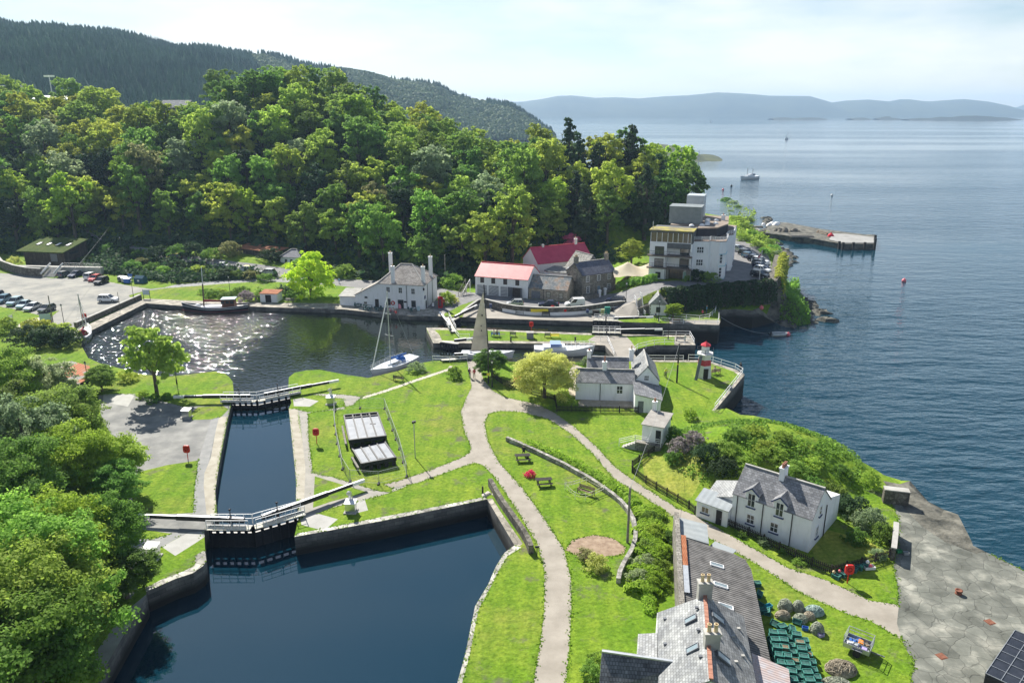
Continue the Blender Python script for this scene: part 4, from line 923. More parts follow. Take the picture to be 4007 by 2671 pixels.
# garden wall and gate pillars in front of the stone house
def wallrun(name,lab,cat,pts,hh,th,m,cap=None,group=None,z=None,posts=None):
    """free standing wall following ground points"""
    p0=Vector(pts[0]); r=thing(name,lab,cat,(p0.x,p0.y,h(p0.x,p0.y) if z is None else z),0,group); q=MB(); c=MB(); n=len(pts)
    off=[]
    for i in range(n):
        a=Vector(pts[max(0,i-1)][:2]); b2=Vector(pts[min(n-1,i+1)][:2]); d=(b2-a).normalized(); off.append(Vector((-d.y,d.x))*th/2)
    L=[];Z0=r.location.z
    for i,pt in enumerate(pts):
        p=Vector(pt[:2]); g=(h(p.x,p.y) if z is None else z)-Z0; hi=hh[i] if isinstance(hh,(list,tuple)) else hh
        for s_ in (1,-1):
            e=p+off[i]*s_-p0; L.append((e.x,e.y,g-.5)); L.append((e.x,e.y,g+hi))
    for i in range(n-1):
        a=i*4;b2=a+4
        q.add([L[a],L[a+1],L[b2+1],L[b2]],[(0,1,2,3)]); q.add([L[a+2],L[a+3],L[b2+3],L[b2+2]],[(3,2,1,0)]); q.add([L[a+1],L[a+3],L[b2+3],L[b2+1]],[(0,1,2,3)])
    q.add(L[:4],[(0,2,3,1)]); q.add(L[-4:],[(0,1,3,2)])
    if cap is None: 
        o=q.build(name,m); o.location=r.location; tag(o,lab,cat,group); bpy.data.objects.remove(r); return o
    q.build('wall',m,r)
    for i in range(n-1):
        a=Vector(L[i*4+1]);a2=Vector(L[i*4+3]);b2_=Vector(L[i*4+5]);b3=Vector(L[i*4+7]); u=Vector((0,0,.003)); e1=(a-a2).normalized()*.05
        c.add([a+e1+u,a2-e1+u,b3-e1+u,b2_+e1+u,a+e1+u*40,a2-e1+u*40,b3-e1+u*40,b2_+e1+u*40],[(0,1,5,4),(4,5,6,7),(2,3,7,6),(3,0,4,7),(1,2,6,5)])
    c.build('coping',cap,r); return r
wallrun('garden_wall','low grey stone garden wall along the road before the stone house','wall',[G(2235,1172),G(2300,1171),G(2345,1163)],.9,.4,STONE)
wallrun('garden_wall','short low stone wall right of the white gate pillars','wall',[G(2372,1157),G(2420,1146),G(2470,1128)],.8,.4,STONE)
for i,(px,py) in enumerate(((2346,1163),(2367,1159))):
    x,y=G(px,py,0); r=thing('gate_pillar','white square gate pillar with cap, %s of the pair before the stone house'%['left','right'][i],'gate pillar',(x,y,h(x,y)),.3,'white gate pillars')
    q=MB(); q.box(-.25,-.25,-.2,.25,.25,1.5); q.build('shaft',WPAINT,r); q=MB(); q.box(-.35,-.35,1.502,.35,.35,1.68); q.box(-.2,-.2,1.682,.2,.2,1.85); q.build('cap',WPAINT,r)
# ---- the hotel -----------------------------------------------------------------------------
HZ=4.4
b=B_('hotel','tall white flat roofed hotel with glazed top storey and balconies above the sea','hotel',(31.6,171.6),(40.6,168.4),HZ,Dp=9)
ht=math.atan2(-3.2,9.0); HW=b.W
DG=mat('dark_cladding',(.10,.105,.11),(.14,.145,.15),1.5)
w=MB(); w.box(0,0,-1,3.9,9,8.6); w.box(3.9,1.6,-1,HW,9,8.6); w.box(HW-.35,0,-1,HW,1.6,8.6); b.part('wall',w,WHITE)
w=MB(); w.box(3.9,.0,7.4,HW-.352,.4,8.6); w.box(0,-.06,10.9,HW+.05,9,11.3); w.box(HW-.3,.0,8.6,HW,9,10.9); w.box(-.02,8.6,8.6,HW-.3,9,10.9);w.box(0,1,8.6,.2,8.6,10.9); b.part('cladding',w,DG)
w=MB(); w.box(.1,.25,8.62,HW-.302,.33,10.9); gl=b.part('glazed_storey',w,mat('warm_glass',(.10,.085,.06),(.20,.15,.10),.8,rough=.1,spec=.7))
q=MB()
for x in [.05,1.4,2.6,3.9,5.05,6.2,7.3,8.4,9.1]: q.box(x,.18,8.6,x+.12,.24,10.9)
q.box(0,.18,8.6,HW-.31,.23,8.75); b.part('mullions',q,WPAINT,gl)
q=MB(); q.box(-.3,-.35,11.302,HW+.15,5,11.5); rf=b.part('roof',q,mat('mossy_felt',(.20,.17,.10),(.36,.32,.06),.35,detail=6,lo=.45,hi=.55))
for z in (0,):
    pass
BRN=mat('deck_brown',(.12,.095,.08),(.18,.15,.13),2)
for z,nm in ((2.75,'lower'),(5.55,'upper')):
    q=MB(); q.box(-.35,-1.0,z,HW+.15,1.55 if 0 else -.002,z+.28); q.box(3.95,0,z,HW-.36,1.59,z+.2); bc=b.part('balcony',q,BRN)
    q=MB()
    for x in np.linspace(-.3,HW+.1,9): q.box(x-.02,-.98,z+.28,x+.02,-.94,z+1.2)
    q.box(-.32,-.99,z+1.2,HW+.12,-.93,z+1.26); q.box(-.32,-.97,z+.7,HW+.12,-.95,z+.73); b.part('railing',q,GREYP,bc)
    for wx,oy in ((1.3,0.),(6.8,-1.6)):
        f=b.win('f',wx,z+.35,1.9,1.75,fr=BLACK,nx=2,ny=1,off=oy)
for x in (3.8,HW+.05):
    q=MB(); q.box(x,-.98,-.5,x+.12,-.86,5.5); b.part('post',q,GREYP)
b.win('f',1.7,.5,1.0,1.2,fr=BLACK,nx=2,ny=2); b.win('f',4.6,.15,3.1,2.2,fr=BLACK,nx=5,ny=2,off=-1.55,glass=MC['warm_glass'])
q=MB(); q.box(HW-1.0,-.02,-.5,HW+.02,1.6,2.7); q.box(3.92,.3,-.5,4.5,1.58,2.7); b.part('stone_pier',q,STONE)
b.door('f',6.9+.9,.0,.9,1.9,mat('pale_green_door',(.36,.55,.50),None),fr=WPAINT,off=-1.3)
q=MB(); q.tube([(.3,1.2,11.5),(.3,1.2,13.2)],.09,6); b.part('vent_pipe',q,STEEL)
# penthouse box and stair tower (children of roof)
q=MB(); q.box(2.3,12.0,11.4,9.8,17.5,15.3); q.box(2.2,11.9,15.302,9.9,17.6,15.5); b.part('plant_room',q,mat('grey_sheet',(.22,.25,.25),(.28,.31,.31),1,kind='corr',brw=1.5,mortar=.2,rough=.5))
q=MB(); q.box(4.9,23,11.4,9.2,28,17.0); b.part('lift_tower',q,mat('pale_sheet',(.42,.46,.48),(.52,.56,.58),.8,rough=.4))
# right hand block: world aligned, three sided bays
def hpt(px,py,z): 
    p=g3(px,py,z); v_=b.r.matrix_world; d=p-Vector((b.o.x,b.o.y,0)); c,s_=math.cos(-ht),math.sin(-ht); return (d.x*c-d.y*s_,d.x*s_+d.y*c)
e=[(HW+.02,2.2),(12.9,3.1),(13.1,3.9),(15.2,3.4),(16.6,4.5),(16.6,8.5),(16.1,9.5),(16.4,14),(17.4,15),(17.4,20),(16.8,21),(17.2,30),(HW+2,30),(HW+.02,9)]
q=MB(); q.prism(e,-1,8.9); b.part('wall',q,WHITE)
q=MB(); q.prism([(x,y) for x,y in e],8.902,9.1); b.part('roof_terrace',q,mat('terrace_deck',(.22,.17,.14),(.30,.24,.2),1))
e2_=[(HW+.1,6.0),(14.0,8.2),(15.9,15.5),(15,29),(3,29),(3,9.2),(HW+.1,9.2)]
q=MB(); q.prism(e2_,9.102,11.2); b.part('setback_storey',q,mat('charcoal_render',(.035,.035,.045),(.05,.05,.06),1))
q=MB(); q.prism([(x*1.0+.1,y-.3) for x,y in e2_],11.202,11.5); b.part('roof',q,mat('brown_felt',(.20,.155,.12),(.30,.245,.20),.5,detail=8))
dm=MB()
for x,y in ((10.4,9.6),(8.2,8.0),(11.4,11.3),(11.3,13.2),(13.2,13.5),(10.9,16.5),(12.8,19),(10.8,19.5)): 
    q=MB(); q.lathe((x,y,11.5),[(.62,0),(.62,.15),(.5,.35),(.25,.48),(0,.52)],10); b.part('roof_dome',q,WPAINT)
b.chim(14.3,21,11.3,12.6,.9,.7,WPAINT,1,TERRA)
q=MB(); path=e[:11]
for (x0,y0),(x1,y1) in zip(path,path[1:]):
    for t_ in (0,.5): q.box(x0+(x1-x0)*t_-.04,y0+(y1-y0)*t_+.05-.0,9.1,x0+(x1-x0)*t_+.04,y0+(y1-y0)*t_+.13,10.0)
    for zz in (9.45,9.75,10.0): q.beam((x0,y0+.1,zz),(x1,y1+.1,zz),.07)
b.part('railing',q,WPAINT)
def hwin(i,tt,z,w,hh,nx=2,ny=2,fr=WPAINT,nm='window'):
    (x0,y0),(x1,y1)=e[i],e[i+1]; d=Vector((x1-x0,y1-y0)); L=d.length; d/=L; cx,cy=x0+d.x*L*tt,y0+d.y*L*tt
    M=Matrix(((d.x,d.y,0,cx),(d.y,-d.x,0,cy),(0,0,1,z),(0,0,0,1))); q=MB()
    for a in range(nx+1): q.box(-w/2+w*a/nx-.05,.0,0,-w/2+w*a/nx+.05,.09,hh,0,M)
    for a in range(ny+1): q.box(-w/2,.004,hh*a/ny-.05,w/2,.085,hh*a/ny+.05,0,M)
    q.box(-w/2-.15,.0,-.18,w/2+.15,.2,-.06,0,M)
    f=b.part(nm,q,fr); g=MB(); g.box(-w/2,.0,0,w/2,.03,hh,0,M); b.part('pane',g,GLASS,f)
for z in (3.4,6.3): hwin(0,.45,z,1.5,1.4,3,2)
hwin(0,.12,.6,.5,2.0,1,3)
for z in (.8,4.): hwin(3,.35,z,.7,2.2,1,3)
BLU=mat('pale_blue_trim',(.25,.52,.62),None)
for z in (6.2,): hwin(6,.3,z,.8,2.0,1,3)
for z in (1,4.6): hwin(8,.5,z,.8,2.0,1,3)
q=MB(); q.box(0,0,0,.9,.08,2.3,0,Matrix.Translation((16.45,11.2,0))@Matrix.Rotation(R(86),4,'Z')@Matrix.Scale(-1,4,(0,1,0))); b.part('door',q,NAVY)
q=MB(); q.prism([(x+.04,y-.05) for x,y in e[2:6]]+[(14,9)],-.3,.35); q.prism([(x+.1,y-.1) for x,y in e[3:6]]+[(15,8.5)],3.25,3.38); q.prism([(x+.1,y-.1) for x,y in e[3:6]]+[(15,8.5)],6.0,6.12); b.part('blue_band',q,BLU)
b.pipe('f',HW+5.9,0,0.1) if 0 else None
# ---- signal hut ---------------------------------------------------------------------------------
b=B_('lock_hut','small white hut with grey quoins and slate gable roof beside the sea lock','hut',(29.3,155.7),(32.9,155.2),0,Dp=4.6)
b.gable(2.3,4.2,WPAINT,SLATEL,axis='y',ov=.15,cap=CONC)
b.win('f',1.5,.75,.7,1.0,fr=BLACK,nx=2,ny=3)
q=MB()
for x in (0,b.W):
    for k in range(6):
        ww=.32 if k%2 else .2; q.box(x-(.02 if x==0 else ww),-.02,.05+k*.37,x+(ww if x==0 else .02),.1,.36+k*.37)
b.part('quoins',q,STONE)
q=MB(); q.add([(-.12,-.14,2.3),(b.W+.12,-.14,2.3),(b.W/2,-.14,4.2)],[(0,1,2)]); b.part('slated_gable',q,SLATEL)
# ---- small harbour light --------------------------------------------------------------------------
lx,ly=31.5,116.9
r=thing('lighthouse','small white hexagonal lighthouse with red band and red lantern roof on the lawn','lighthouse',(lx,ly,0),R(15))
LW=mat('rusty_white',(.70,.69,.66),(.80,.80,.79),1.2,rough=.8,c3=(.74,.73,.70),detail=8)
def rad(z): return 1.42-.37*z/3.9
q=MB(); q.lathe((0,0,0),[(rad(0),-.3),(rad(0),0),(rad(2.15),2.15)],6,0,False); q.build('tower',LW,r)
q=MB(); q.lathe((0,0,0),[(rad(2.15),2.151),(rad(3.1),3.1)],6,0,False); q.build('red_band',mat('faded_red',(.48,.05,.07),(.55,.09,.10),2),r)
q=MB(); q.lathe((0,0,0),[(rad(3.1),3.101),(rad(3.9),3.9),(1.5,3.95),(1.5,4.1),(0,4.1)],6,0,False); q.build('gallery',LW,r)
q=MB(); q.lathe((0,0,4.1),[(.75,0),(.72,1.25)],6,0,False); la=q.build('lantern',WPAINT,r)
q=MB(); q.lathe((0,0,5.35),[(.72,-.001),(.9,0),(.86,.12),(.12,.6),(.05,.62),(.05,.85),(0,.9)],6,0,False); q.build('lantern_roof',mat('bright_red',(.62,.05,.07),None),r)
q=MB()
for k in range(6):
    a=k*math.pi/3; a2=a+math.pi/3; p=(1.45*math.cos(a),1.45*math.sin(a)); p2=(1.45*math.cos(a2),1.45*math.sin(a2))
    q.beam((*p,4.1),(*p,4.9),.05)
    if k not in(0,): q.beam((*p,4.9),(*p2,4.9),.05); q.beam((*p,4.5),(*p2,4.5),.035)
q.build('gallery_rail',BLACK,r)
q=MB(); q.box(-.38,-.06,0,.38,.06,1.8,0,Matrix.Translation((-.35,-1.24,0))@Matrix.Rotation(R(-15),4,'Z')@Matrix.Rotation(R(5),4,'X')); q.build('door',DARKW,r)
q=MB(); q.beam((-2.05,-1.25,0),(-1.1,-.7,3.9),.5,.1); q.build('stone_ramp',GREYP,r)
# ---- keeper's cottage (joined ranges) ------------------------------------------------------------------
b=B_('keepers_cottage','white single storey cottage with grey slates and gabled wing beside the lighthouse lawn','cottage',(9.6,106.7),(18.4,105.9),0,Dp=4.4)
ca=math.atan2(-.8,8.8)
b.gable(2.75,4.1,WHITE,SLATE,ov=.15,cap=CONC,ovg=.02)
b.win('f',6.2,1.2,.8,1.15,nx=2,ny=2,sill=WPAINT); b.pipe('f',3.7,0,2.7)
w=MB(); x0,x1,y0,y1=1.8,8.0,5.0,9.6
b.gable(2.9,4.5,WHITE,SLATE,ov=.15,cap=CONC,x0=1.7,x1=8.2,y0=4.6,y1=9.2,ovg=.02)
b.gable(3.0,5.1,WHITE,SLATEL,axis='y',x0=8.9,x1=12.5,y0=1.2,y1=9.4,ov=.15,cap=CONC,ovg=.06)
b.win('f',10.3,3.0,.6,.7,nx=3,ny=2,off=-1.2)
# front porch, mono pitch
q=MB(); q.add([(8.6,-4.3,-.4),(12.3,-4.4,-.4),(12.6,1.2,-.4),(8.6,1.2,-.4),(8.6,-4.3,2.75),(12.3,-4.4,2.0),(12.6,1.2,2.1),(8.6,1.2,3.0)],[(0,1,5,4),(1,2,6,5),(3,0,4,7)]); pch=b.part('porch',q,WHITE)
q=MB(); q.slab([(8.5,-4.5,2.9),(12.5,-4.6,2.08),(12.85,1.25,2.15),(8.5,1.25,3.12)],.12); b.part('porch_roof',q,SLATE,pch)
b.door('f',9.05,0,.8,1.75,GREYP,off=4.32); b.win('f',11.1,1.0,.5,.6,off=4.34,nx=1,ny=2,sill=WPAINT)
b.chim(4.3,2.2,3.7,5.3,.6,.55,WHITE,1,TERRA,ph=.8); b.chim(2.0,6.9,4.1,5.5,.6,.55,WHITE,1,TERRA,ph=.3); b.chim(8.6,6.9,4.1,5.9,.7,.6,WHITE,1,BUFF,ph=.6)
# ---- little store --------------------------------------------------------------------------------------
b=B_('boat_store','small white store with flat grey roof, chimney and ivy on the knoll','shed',(16.8,89.6),(19.2,88.5),1.1,Dp=4.6)
q=MB(); q.box(0,0,-2.2,b.W,4.6,2.2); b.part('wall',q,WHITE)
q=MB(); q.slab([(-.15,-.2,2.28),(b.W+.25,-.2,2.28),(b.W+.25,4.8,2.42),(-.15,4.8,2.42)],.1); b.part('roof',q,mat('lichen_felt',(.26,.24,.22),(.36,.34,.31),1.5,detail=8))
b.door('f',b.W-.85,.1,.65,1.6,BLACK); b.chim(.3,4.9,-2,3.5,.55,.5,WHITE,1,TERRA)
q=MB(); q.box(-.6,-1.0,-2.0,b.W+.1,-.01,.02); b.part('landing',q,STONE)
q=MB()
for k in range(6): q.box(-.6-.35*(k+1),-1,-2.0,-.6-.35*k,-.1,-.02-.2*k-.2)
b.part('steps',q,CONC)
q=MB()
for zz in (.4,.7,.95): q.beam((-.6,-1,zz),(b.W+.1,-1,zz),.05); q.beam((-2.7,-1,zz-1.2+.3),(-.6,-1,zz),.05)
for x in (-2.7,-.6,b.W+.1): q.beam((x,-1,-.1 if x>-1 else -1),(x,-1,.95 if x>-1 else .1),.07)
b.part('handrail',q,WPAINT)
# ---- white house with two dormers -------------------------------------------------------------------------
b=B_('dormer_house','white two storey house with slate roof, two dormers and red chimney pots','house',(23.1,70.6),(29.35,65.3),0,Dp=5.4)
wo,ro=b.gable(3.65,5.9,WHITE,SLATE,ov=.12,cap=CONC,ovg=.06)
def dormer(x,wd=1.35,zt=4.55):
    q=MB(); k=(5.9-3.65)/2.7; yb=(zt+.55-3.65)/k+.1
    q.add([(x,-.03,2.3),(x+wd,-.03,2.3),(x+wd,-.03,zt),(x+wd/2,-.03,zt+.5),(x,-.03,zt)],[(0,1,2,3,4)])
    q.add([(x,-.03,3.4),(x,-.03,zt),(x,yb,zt),(x,1.0,3.6)],[(0,1,2,3)]); q.add([(x+wd,-.03,3.4),(x+wd,-.03,zt),(x+wd,yb,zt),(x+wd,1.,3.6)],[(3,2,1,0)])
    d=b.part('dormer',q,WHITE)
    q=MB(); o=.18; a=(x-o,-.25,zt-.12);c=(x+wd/2,-.25,zt+.58);e_=(x+wd+o,-.25,zt-.12)
    q.slab([(x-o,2.2,zt-.12),a,c,(x+wd/2,2.4,zt+.58)],.08); q.slab([e_,(x+wd+o,2.2,zt-.12),(x+wd/2,2.4,zt+.58),c],.08); b.part('dormer_roof',q,SLATE,d)
    q=MB(); q.beam((a[0],-.28,a[2]-.07),(c[0],-.28,c[2]-.07),.05,.14); q.beam((e_[0],-.28,e_[2]-.07),(c[0],-.28,c[2]-.07),.05,.14); b.part('bargeboard',q,NAVY,d)
    b.win('f',x+.32,2.95,.7,1.4,off=.03,sill=NAVY)
dormer(1.35); dormer(4.3)
b.win('f',1.75,1.0,.72,.95,sill=NAVY); b.win('f',4.25,1.0,.72,.95,sill=NAVY)
for x in (.55,3.3,5.9+.4): b.pipe('f',x,0,3.6)
b.win('r',1.6,1.0,.6,1.1,fr=WPAINT,sill=NAVY,nx=2,ny=2); b.win('r',2.0,3.3,.5,.9,sill=NAVY,nx=1,ny=2); b.pipe('r',4.1,0,3.6)
b.chim(4.0,2.75,5.3,6.9,.5,1.1,WHITE,4,TERRA,pw=.13,ph=.42)
# back wing and left wing
q=MB(); q.add([(5.4,5.4,-.3),(b.W,5.4,-.3),(b.W,8.6,-.3),(2,8.6,-.3),(2,5.4,-.3),(5.4,5.4,3.9),(b.W,5.4,3.9),(b.W,8.6,2.9),(2,8.6,2.9),(2,5.4,3.9)],[(1,2,7,6),(2,3,8,7),(3,4,9,8),(6,7,8,9)]); b.part('rear_wing',q,WHITE)
q=MB(); q.box(-3.0,.6,-.3,-.01,5,2.0); q.add([(-3,.6,2.0),(-.01,.6,2.0),(-.01,.6,2.9),(-3,5,2.0),(-.01,5,2),(-.01,5,2.9)],[(0,1,2),(4,3,5)]); lw=b.part('side_wing',q,WHITE)
q=MB(); q.slab([(-3.3,.4,2.0),(-.01,.4,3.1),(-.01,2.9,4.0),(-3.2,2.9,3.0)],.1); q.slab([(-3.2,2.9,3.0),(-.01,2.9,4.0),(-.01,5.2,3.1),(-3.3,5.2,2.0)],.1); b.part('side_roof',q,SLATEL,lw)
pl=b.r; M=Matrix.Rotation(R(-9),4,'Z')
# porch (lower, at the left front)
q=MB(); q.box(-3.6,-.75,-.4,-.05,1.0,1.95); q.add([(-3.6,-.75,1.95),(-.05,-.75,1.95),(-.05,1,2.55),(-3.6,1,2.55)],[(0,1,2,3)]); q.add([(-.05,-.75,1.95),(-.05,1,1.95),(-.05,1,2.55)],[(0,1,2)]); pc=b.part('porch',q,WHITE)
q=MB(); q.slab([(-3.75,-.95,1.98),(.1,-.95,1.98),(.1,1.05,2.66),(-3.75,1.05,2.66)],.09); b.part('porch_roof',q,mat('grey_felt',(.33,.36,.38),(.40,.43,.44),1.5,kind='corr',brw=.5,mortar=.15),pc)
b.win('f',-2.95,.85,.75,.6,off=.76,nx=2,ny=1,sill=NAVY,glass=MC['warm_glass']); b.door('f',-1.3,-.05,.62,1.7,BLACK,off=.76); b.pipe('f',-.35,0,0.01) if 0 else None
# ---- long corrugated shed -----------------------------------------------------------------------------------
SZ=2.3
def wp(px,py,z): p=g3(px,py,z); return (p.x,p.y)
ridgeA=wp(2300+835*.4279,2000+225*.4279,3.4); 
r=thing('net_store','long low store with dark corrugated roof and rooflights beside the track','shed',(16.35,64.3,0),0)
def loc3(px,py,z): p=g3(px,py,z); return (p.x-16.35,p.y-64.3,z)
E2=lambda x,y:(2300+x*.4279,2000+y*.4279)
a=loc3(*E2(850,228),3.3); d=loc3(*E2(885,820),3.3); d=(a[0]+(d[0]-a[0])*1.8,a[1]+(d[1]-a[1])*1.8,3.3)
c1_=loc3(*E2(1335,385),2.0); c2_=loc3(*E2(1440,440),1.9); c3_=loc3(*E2(1495,530),1.85); c4_=loc3(*E2(1670,1360),1.8)
c5_=(c4_[0]-.2,c4_[1]-3.2,1.8)
q=MB(); pts=[a,d,c5_,c4_,c3_,c2_,c1_]
top=[(x,y,z) for x,y,z in pts]
n=len(pts); q.add([(x,y,z-.12) for x,y,z in pts]+[(x,y,-.3) for x,y,z in pts],[(i,(i+1)%n,n+(i+1)%n,n+i) for i in range(n)]); q.build('wall',STONE,r)
q=MB(); 
mm=MB(); mm.add([a,d,c5_,c4_],[(0,1,2,3)]); mm.add([a,c4_,c3_],[(0,1,2)]); mm.add([a,c3_,c2_,c1_],[(0,1,2,3)])
mm.add([(x,y,z-.1) for x,y,z in (a,c1_,c2_,c3_,c4_,c5_)],[]); 
for p1,p2 in ((a,c1_),(c1_,c2_),(c2_,c3_),(c3_,c4_),(c4_,c5_)): mm.add([p1,p2,(p2[0],p2[1],p2[2]-.14),(p1[0],p1[1],p1[2]-.14)],[(0,1,2,3)])
rfm=mm.mesh('roof',CORR)
# corrugation runs down the slope: uv = distance along the long side
uv=rfm.uv_layers[0].data; dl=Vector((d[0]-a[0],d[1]-a[1],0)).normalized(); dn=Vector((-dl.y,dl.x,0))
for lp in rfm.loops: 
    cc=rfm.vertices[lp.vertex_index].co; uv[lp.index].uv=(cc.dot(dl),cc.dot(dn))
ro=bpy.data.objects.new('roof',rfm); COL.objects.link(ro); ro.parent=r
rn_=Vector((c4_[0]-d[0],c4_[1]-d[1],c4_[2]-d[2])).cross(Vector((d[0]-a[0],d[1]-a[1],0))); rn_=-rn_ if rn_.z<0 else rn_
hb=B_.__new__(B_); hb.r=r
def onroof(px,py):
    # intersect with the roof plane
    o_=Vector((0,0,H)); u=(px-2003.5)/F; v=(py-1335.5)/F; dr=Vector((u,math.cos(P)-v*math.sin(P),-(math.sin(P)+v*math.cos(P))))
    A_=Vector(a)+Vector((16.35,64.3,0)); t=(A_-o_).dot(rn_)/dr.dot(rn_); return o_+dr*t-Vector((16.35,64.3,0))
for (x,y) in ((1180,495),(1215,678),(1262,872)):
    p=onroof(*E2(x,y)); hb.rooflight(p,.55,1.25,rn_,fr=WPAINT)
# left parapet wall with rusty flashing
q=MB(); wd=Vector((d[0]-a[0],d[1]-a[1],0)).normalized(); wn=Vector((-wd.y,wd.x,0)); wn=wn if wn.x<0 else -wn
A0=Vector((a[0],a[1],0))-wd*4.2+wn*.05; D0=Vector((d[0],d[1],0))
q.add([A0+Vector((0,0,-.3)),D0+Vector((0,0,-.3)),D0+wn*.45+Vector((0,0,-.3)),A0+wn*.45+Vector((0,0,-.3)),A0+Vector((0,0,3.5)),D0+Vector((0,0,3.5)),D0+wn*.45+Vector((0,0,3.5)),A0+wn*.45+Vector((0,0,3.5))],[(0,1,5,4),(1,2,6,5),(2,3,7,6),(3,0,4,7),(4,5,6,7)]); q.build('parapet_wall',STONE,r)
q=MB(); q.beam(Vector(a)+Vector((.25,0,.12)),Vector(a)+wd*5+Vector((.25,0,.12)),.45,.06); q.build('rusty_flashing',RUST,r)
q=MB(); q.beam(Vector(a)+wd*5.01+Vector((.25,0,.12)),Vector(a)+wd*9+Vector((.25,0,.12)),.45,.06); q.build('lead_flashing',STEEL,r)
# flat roofed end
f1=loc3(*E2(785,40),3.0);f2=loc3(*E2(1090,118),2.5);f3=loc3(*E2(1108,295),2.5);f4=loc3(*E2(835,215),3.0)
q=MB(); q.slab([f4,f3,f2,f1],.14); ep=q.build('end_roof',mat('roll_felt',(.30,.33,.34),(.37,.40,.40),1,kind='corr',brw=.35,mortar=.12),r)
q=MB(); q.add([f4,f3,f2,f1]+[(p[0],p[1],-.3) for p in (f4,f3,f2,f1)],[(0,4,5,1),(1,5,6,2),(2,6,7,3),(3,7,4,0)]); 
for i in range(4): q.v[i]=(q.v[i][0],q.v[i][1],q.v[i][2]-.15)
q.build('end_wall',STONE,r)
g1=loc3(*E2(1140,295),1.9); q=MB(); q.beam(g1,loc3(*E2(1340,375),1.9),1.0,.08); q.build('canopy',mat('roll_felt2',(.30,.33,.34),None),r)
# ---- slate house at the bottom -------------------------------------------------------------------------------
r=thing('slated_house','pale slated house with terracotta ridge, rooflights and stone chimneys at the bottom edge','house',(14,48,0),0)
hb=B_.__new__(B_); hb.r=r
def l4(px,py,z): p=g3(px,py,z); return Vector((p.x-14,p.y-48,z))
zr,ze=6.2,3.6
ra=l4(*E2(1072,768),zr); rb=l4(*E2(1105,1225),zr); rdir=(rb-ra).normalized(); rb=ra+rdir*9.2
el=l4(*E2(633,925),ze); el2=l4(*E2(642,1340),ze); ld=(el2-el).normalized(); el2=el+ld*9.2
er=l4(*E2(1440,1030),ze); er2=l4(*E2(1540,1568),ze); rd=(er2-er).normalized(); er=er-rd*1.0; er2=er+rd*9.5
q=MB(); q.slab([el,el2,rb,ra],.12); q.build('roof',SLATEL,r); nl=(el2-el).cross(rb-el).normalized()
q=MB(); q.slab([er2,er,ra,rb],.12); q.build('roof',mat('slate_right',(.20,.205,.21),(.34,.34,.33),.8,kind='slate',rowh=.24,brw=.3,mortar=.016,bump=.6),r); nr_=(er-er2).cross(ra-er2).normalized()
q=MB(); dz=Vector((0,0,-.13))
def dn_(p): return Vector((p.x,p.y,-.3))
for pl_ in ([el,el2],[er2,er]): q.add([pl_[0]+dz,dn_(pl_[0]),dn_(pl_[1]),pl_[1]+dz],[(0,1,2,3)])
q.add([el+dz,ra+dz,er+dz,dn_(er),dn_(el)],[(0,1,2,3,4)]); q.add([el2+dz,rb+dz,er2+dz,dn_(er2),dn_(el2)],[(4,3,2,1,0)]); q.build('wall',WHITE,r)
q=MB(); up=Vector((0,0,.06)); 
for k in range(20): 
    p1=ra.lerp(rb,k/20)+up; p2=ra.lerp(rb,(k+.93)/20)+up; q.beam(p1,p2,.28,.12)
q.build('ridge_tiles',TERRA,r)
def onpl(px,py,A_,nn):
    o_=Vector((-14,-48,H)); u=(px-2003.5)/F; v=(py-1335.5)/F; dr=Vector((u,math.cos(P)-v*math.sin(P),-(math.sin(P)+v*math.cos(P)))); t=(A_-o_).dot(nn)/dr.dot(nn); return o_+dr*t
for (x,y) in ((943,987),(960,1256)): hb.rooflight(onpl(*E2(x,y),el,nl),.62,1.05,nl)
for (x,y) in ((1190,975),(1240,1340)): hb.rooflight(onpl(*E2(x,y),er,nr_),.75,1.25,nr_)
for (x,y) in ((995,882),(705,985),(1010,1087),(707,1215),(1030,1330)):
    p=onpl(*E2(x,y),el,nl); q=MB(); q.box(p.x-.12,p.y-.1,p.z,p.x+.12,p.y+.1,p.z+.13); q.build('roof_vent',GREYP,r)
for (x,y) in ((1380,1072),(1185,1125),(1327,1142),(1418,1322),(1357,1375)):
    p=onpl(*E2(x,y),er,nr_); q=MB(); q.box(p.x-.12,p.y-.1,p.z,p.x+.12,p.y+.1,p.z+.1); q.build('roof_vent',CONC,r)
hb.chim(ra.x,ra.y+.2,zr-1.2,zr+1.0,1.05,.6,CONC,2,BUFF,pw=.14,ph=.6)
pm=ra+rdir*5.6; hb.chim(pm.x+.2,pm.y,zr-.5,zr+.9,1.05,.6,CONC,2,BUFF,pw=.15,ph=.6)
# left wing: dark slates, ridge across
r=thing('slated_wing','dark slated lower wing left of the pale slated house at the bottom edge','house',(8,46,0),0)
hb.r=r
def l5(px,py,z): p=g3(px,py,z); return Vector((p.x-8,p.y-46,z))
w1=l5(*E2(130,1280),4.3); w2=l5(*E2(890,1390),4.3); w3=l5(*E2(720,1590),2.9); w4=l5(*E2(108,1568),2.9); dd=(w4-w1); w4=w1+dd*1.3; w3=w2+(w3-w2)*1.6
q=MB(); q.slab([w4,w3,w2,w1],.12); q.build('roof',SLATEB if 0 else mat('dark_slate',(.085,.09,.10),(.19,.20,.215),1.,kind='slate',rowh=.26,brw=.22,mortar=.02,bump=.7),r)
q=MB(); q.beam(w1+Vector((0,0,.05)),w2+Vector((0,0,.05)),.2,.12); q.build('ridge_cap',STEEL,r)
bk=Vector((.3,2.0,-1.4)); q=MB(); q.slab([w1,w2,w2+bk,w1+bk],.12); q.build('roof',SLATE,r)
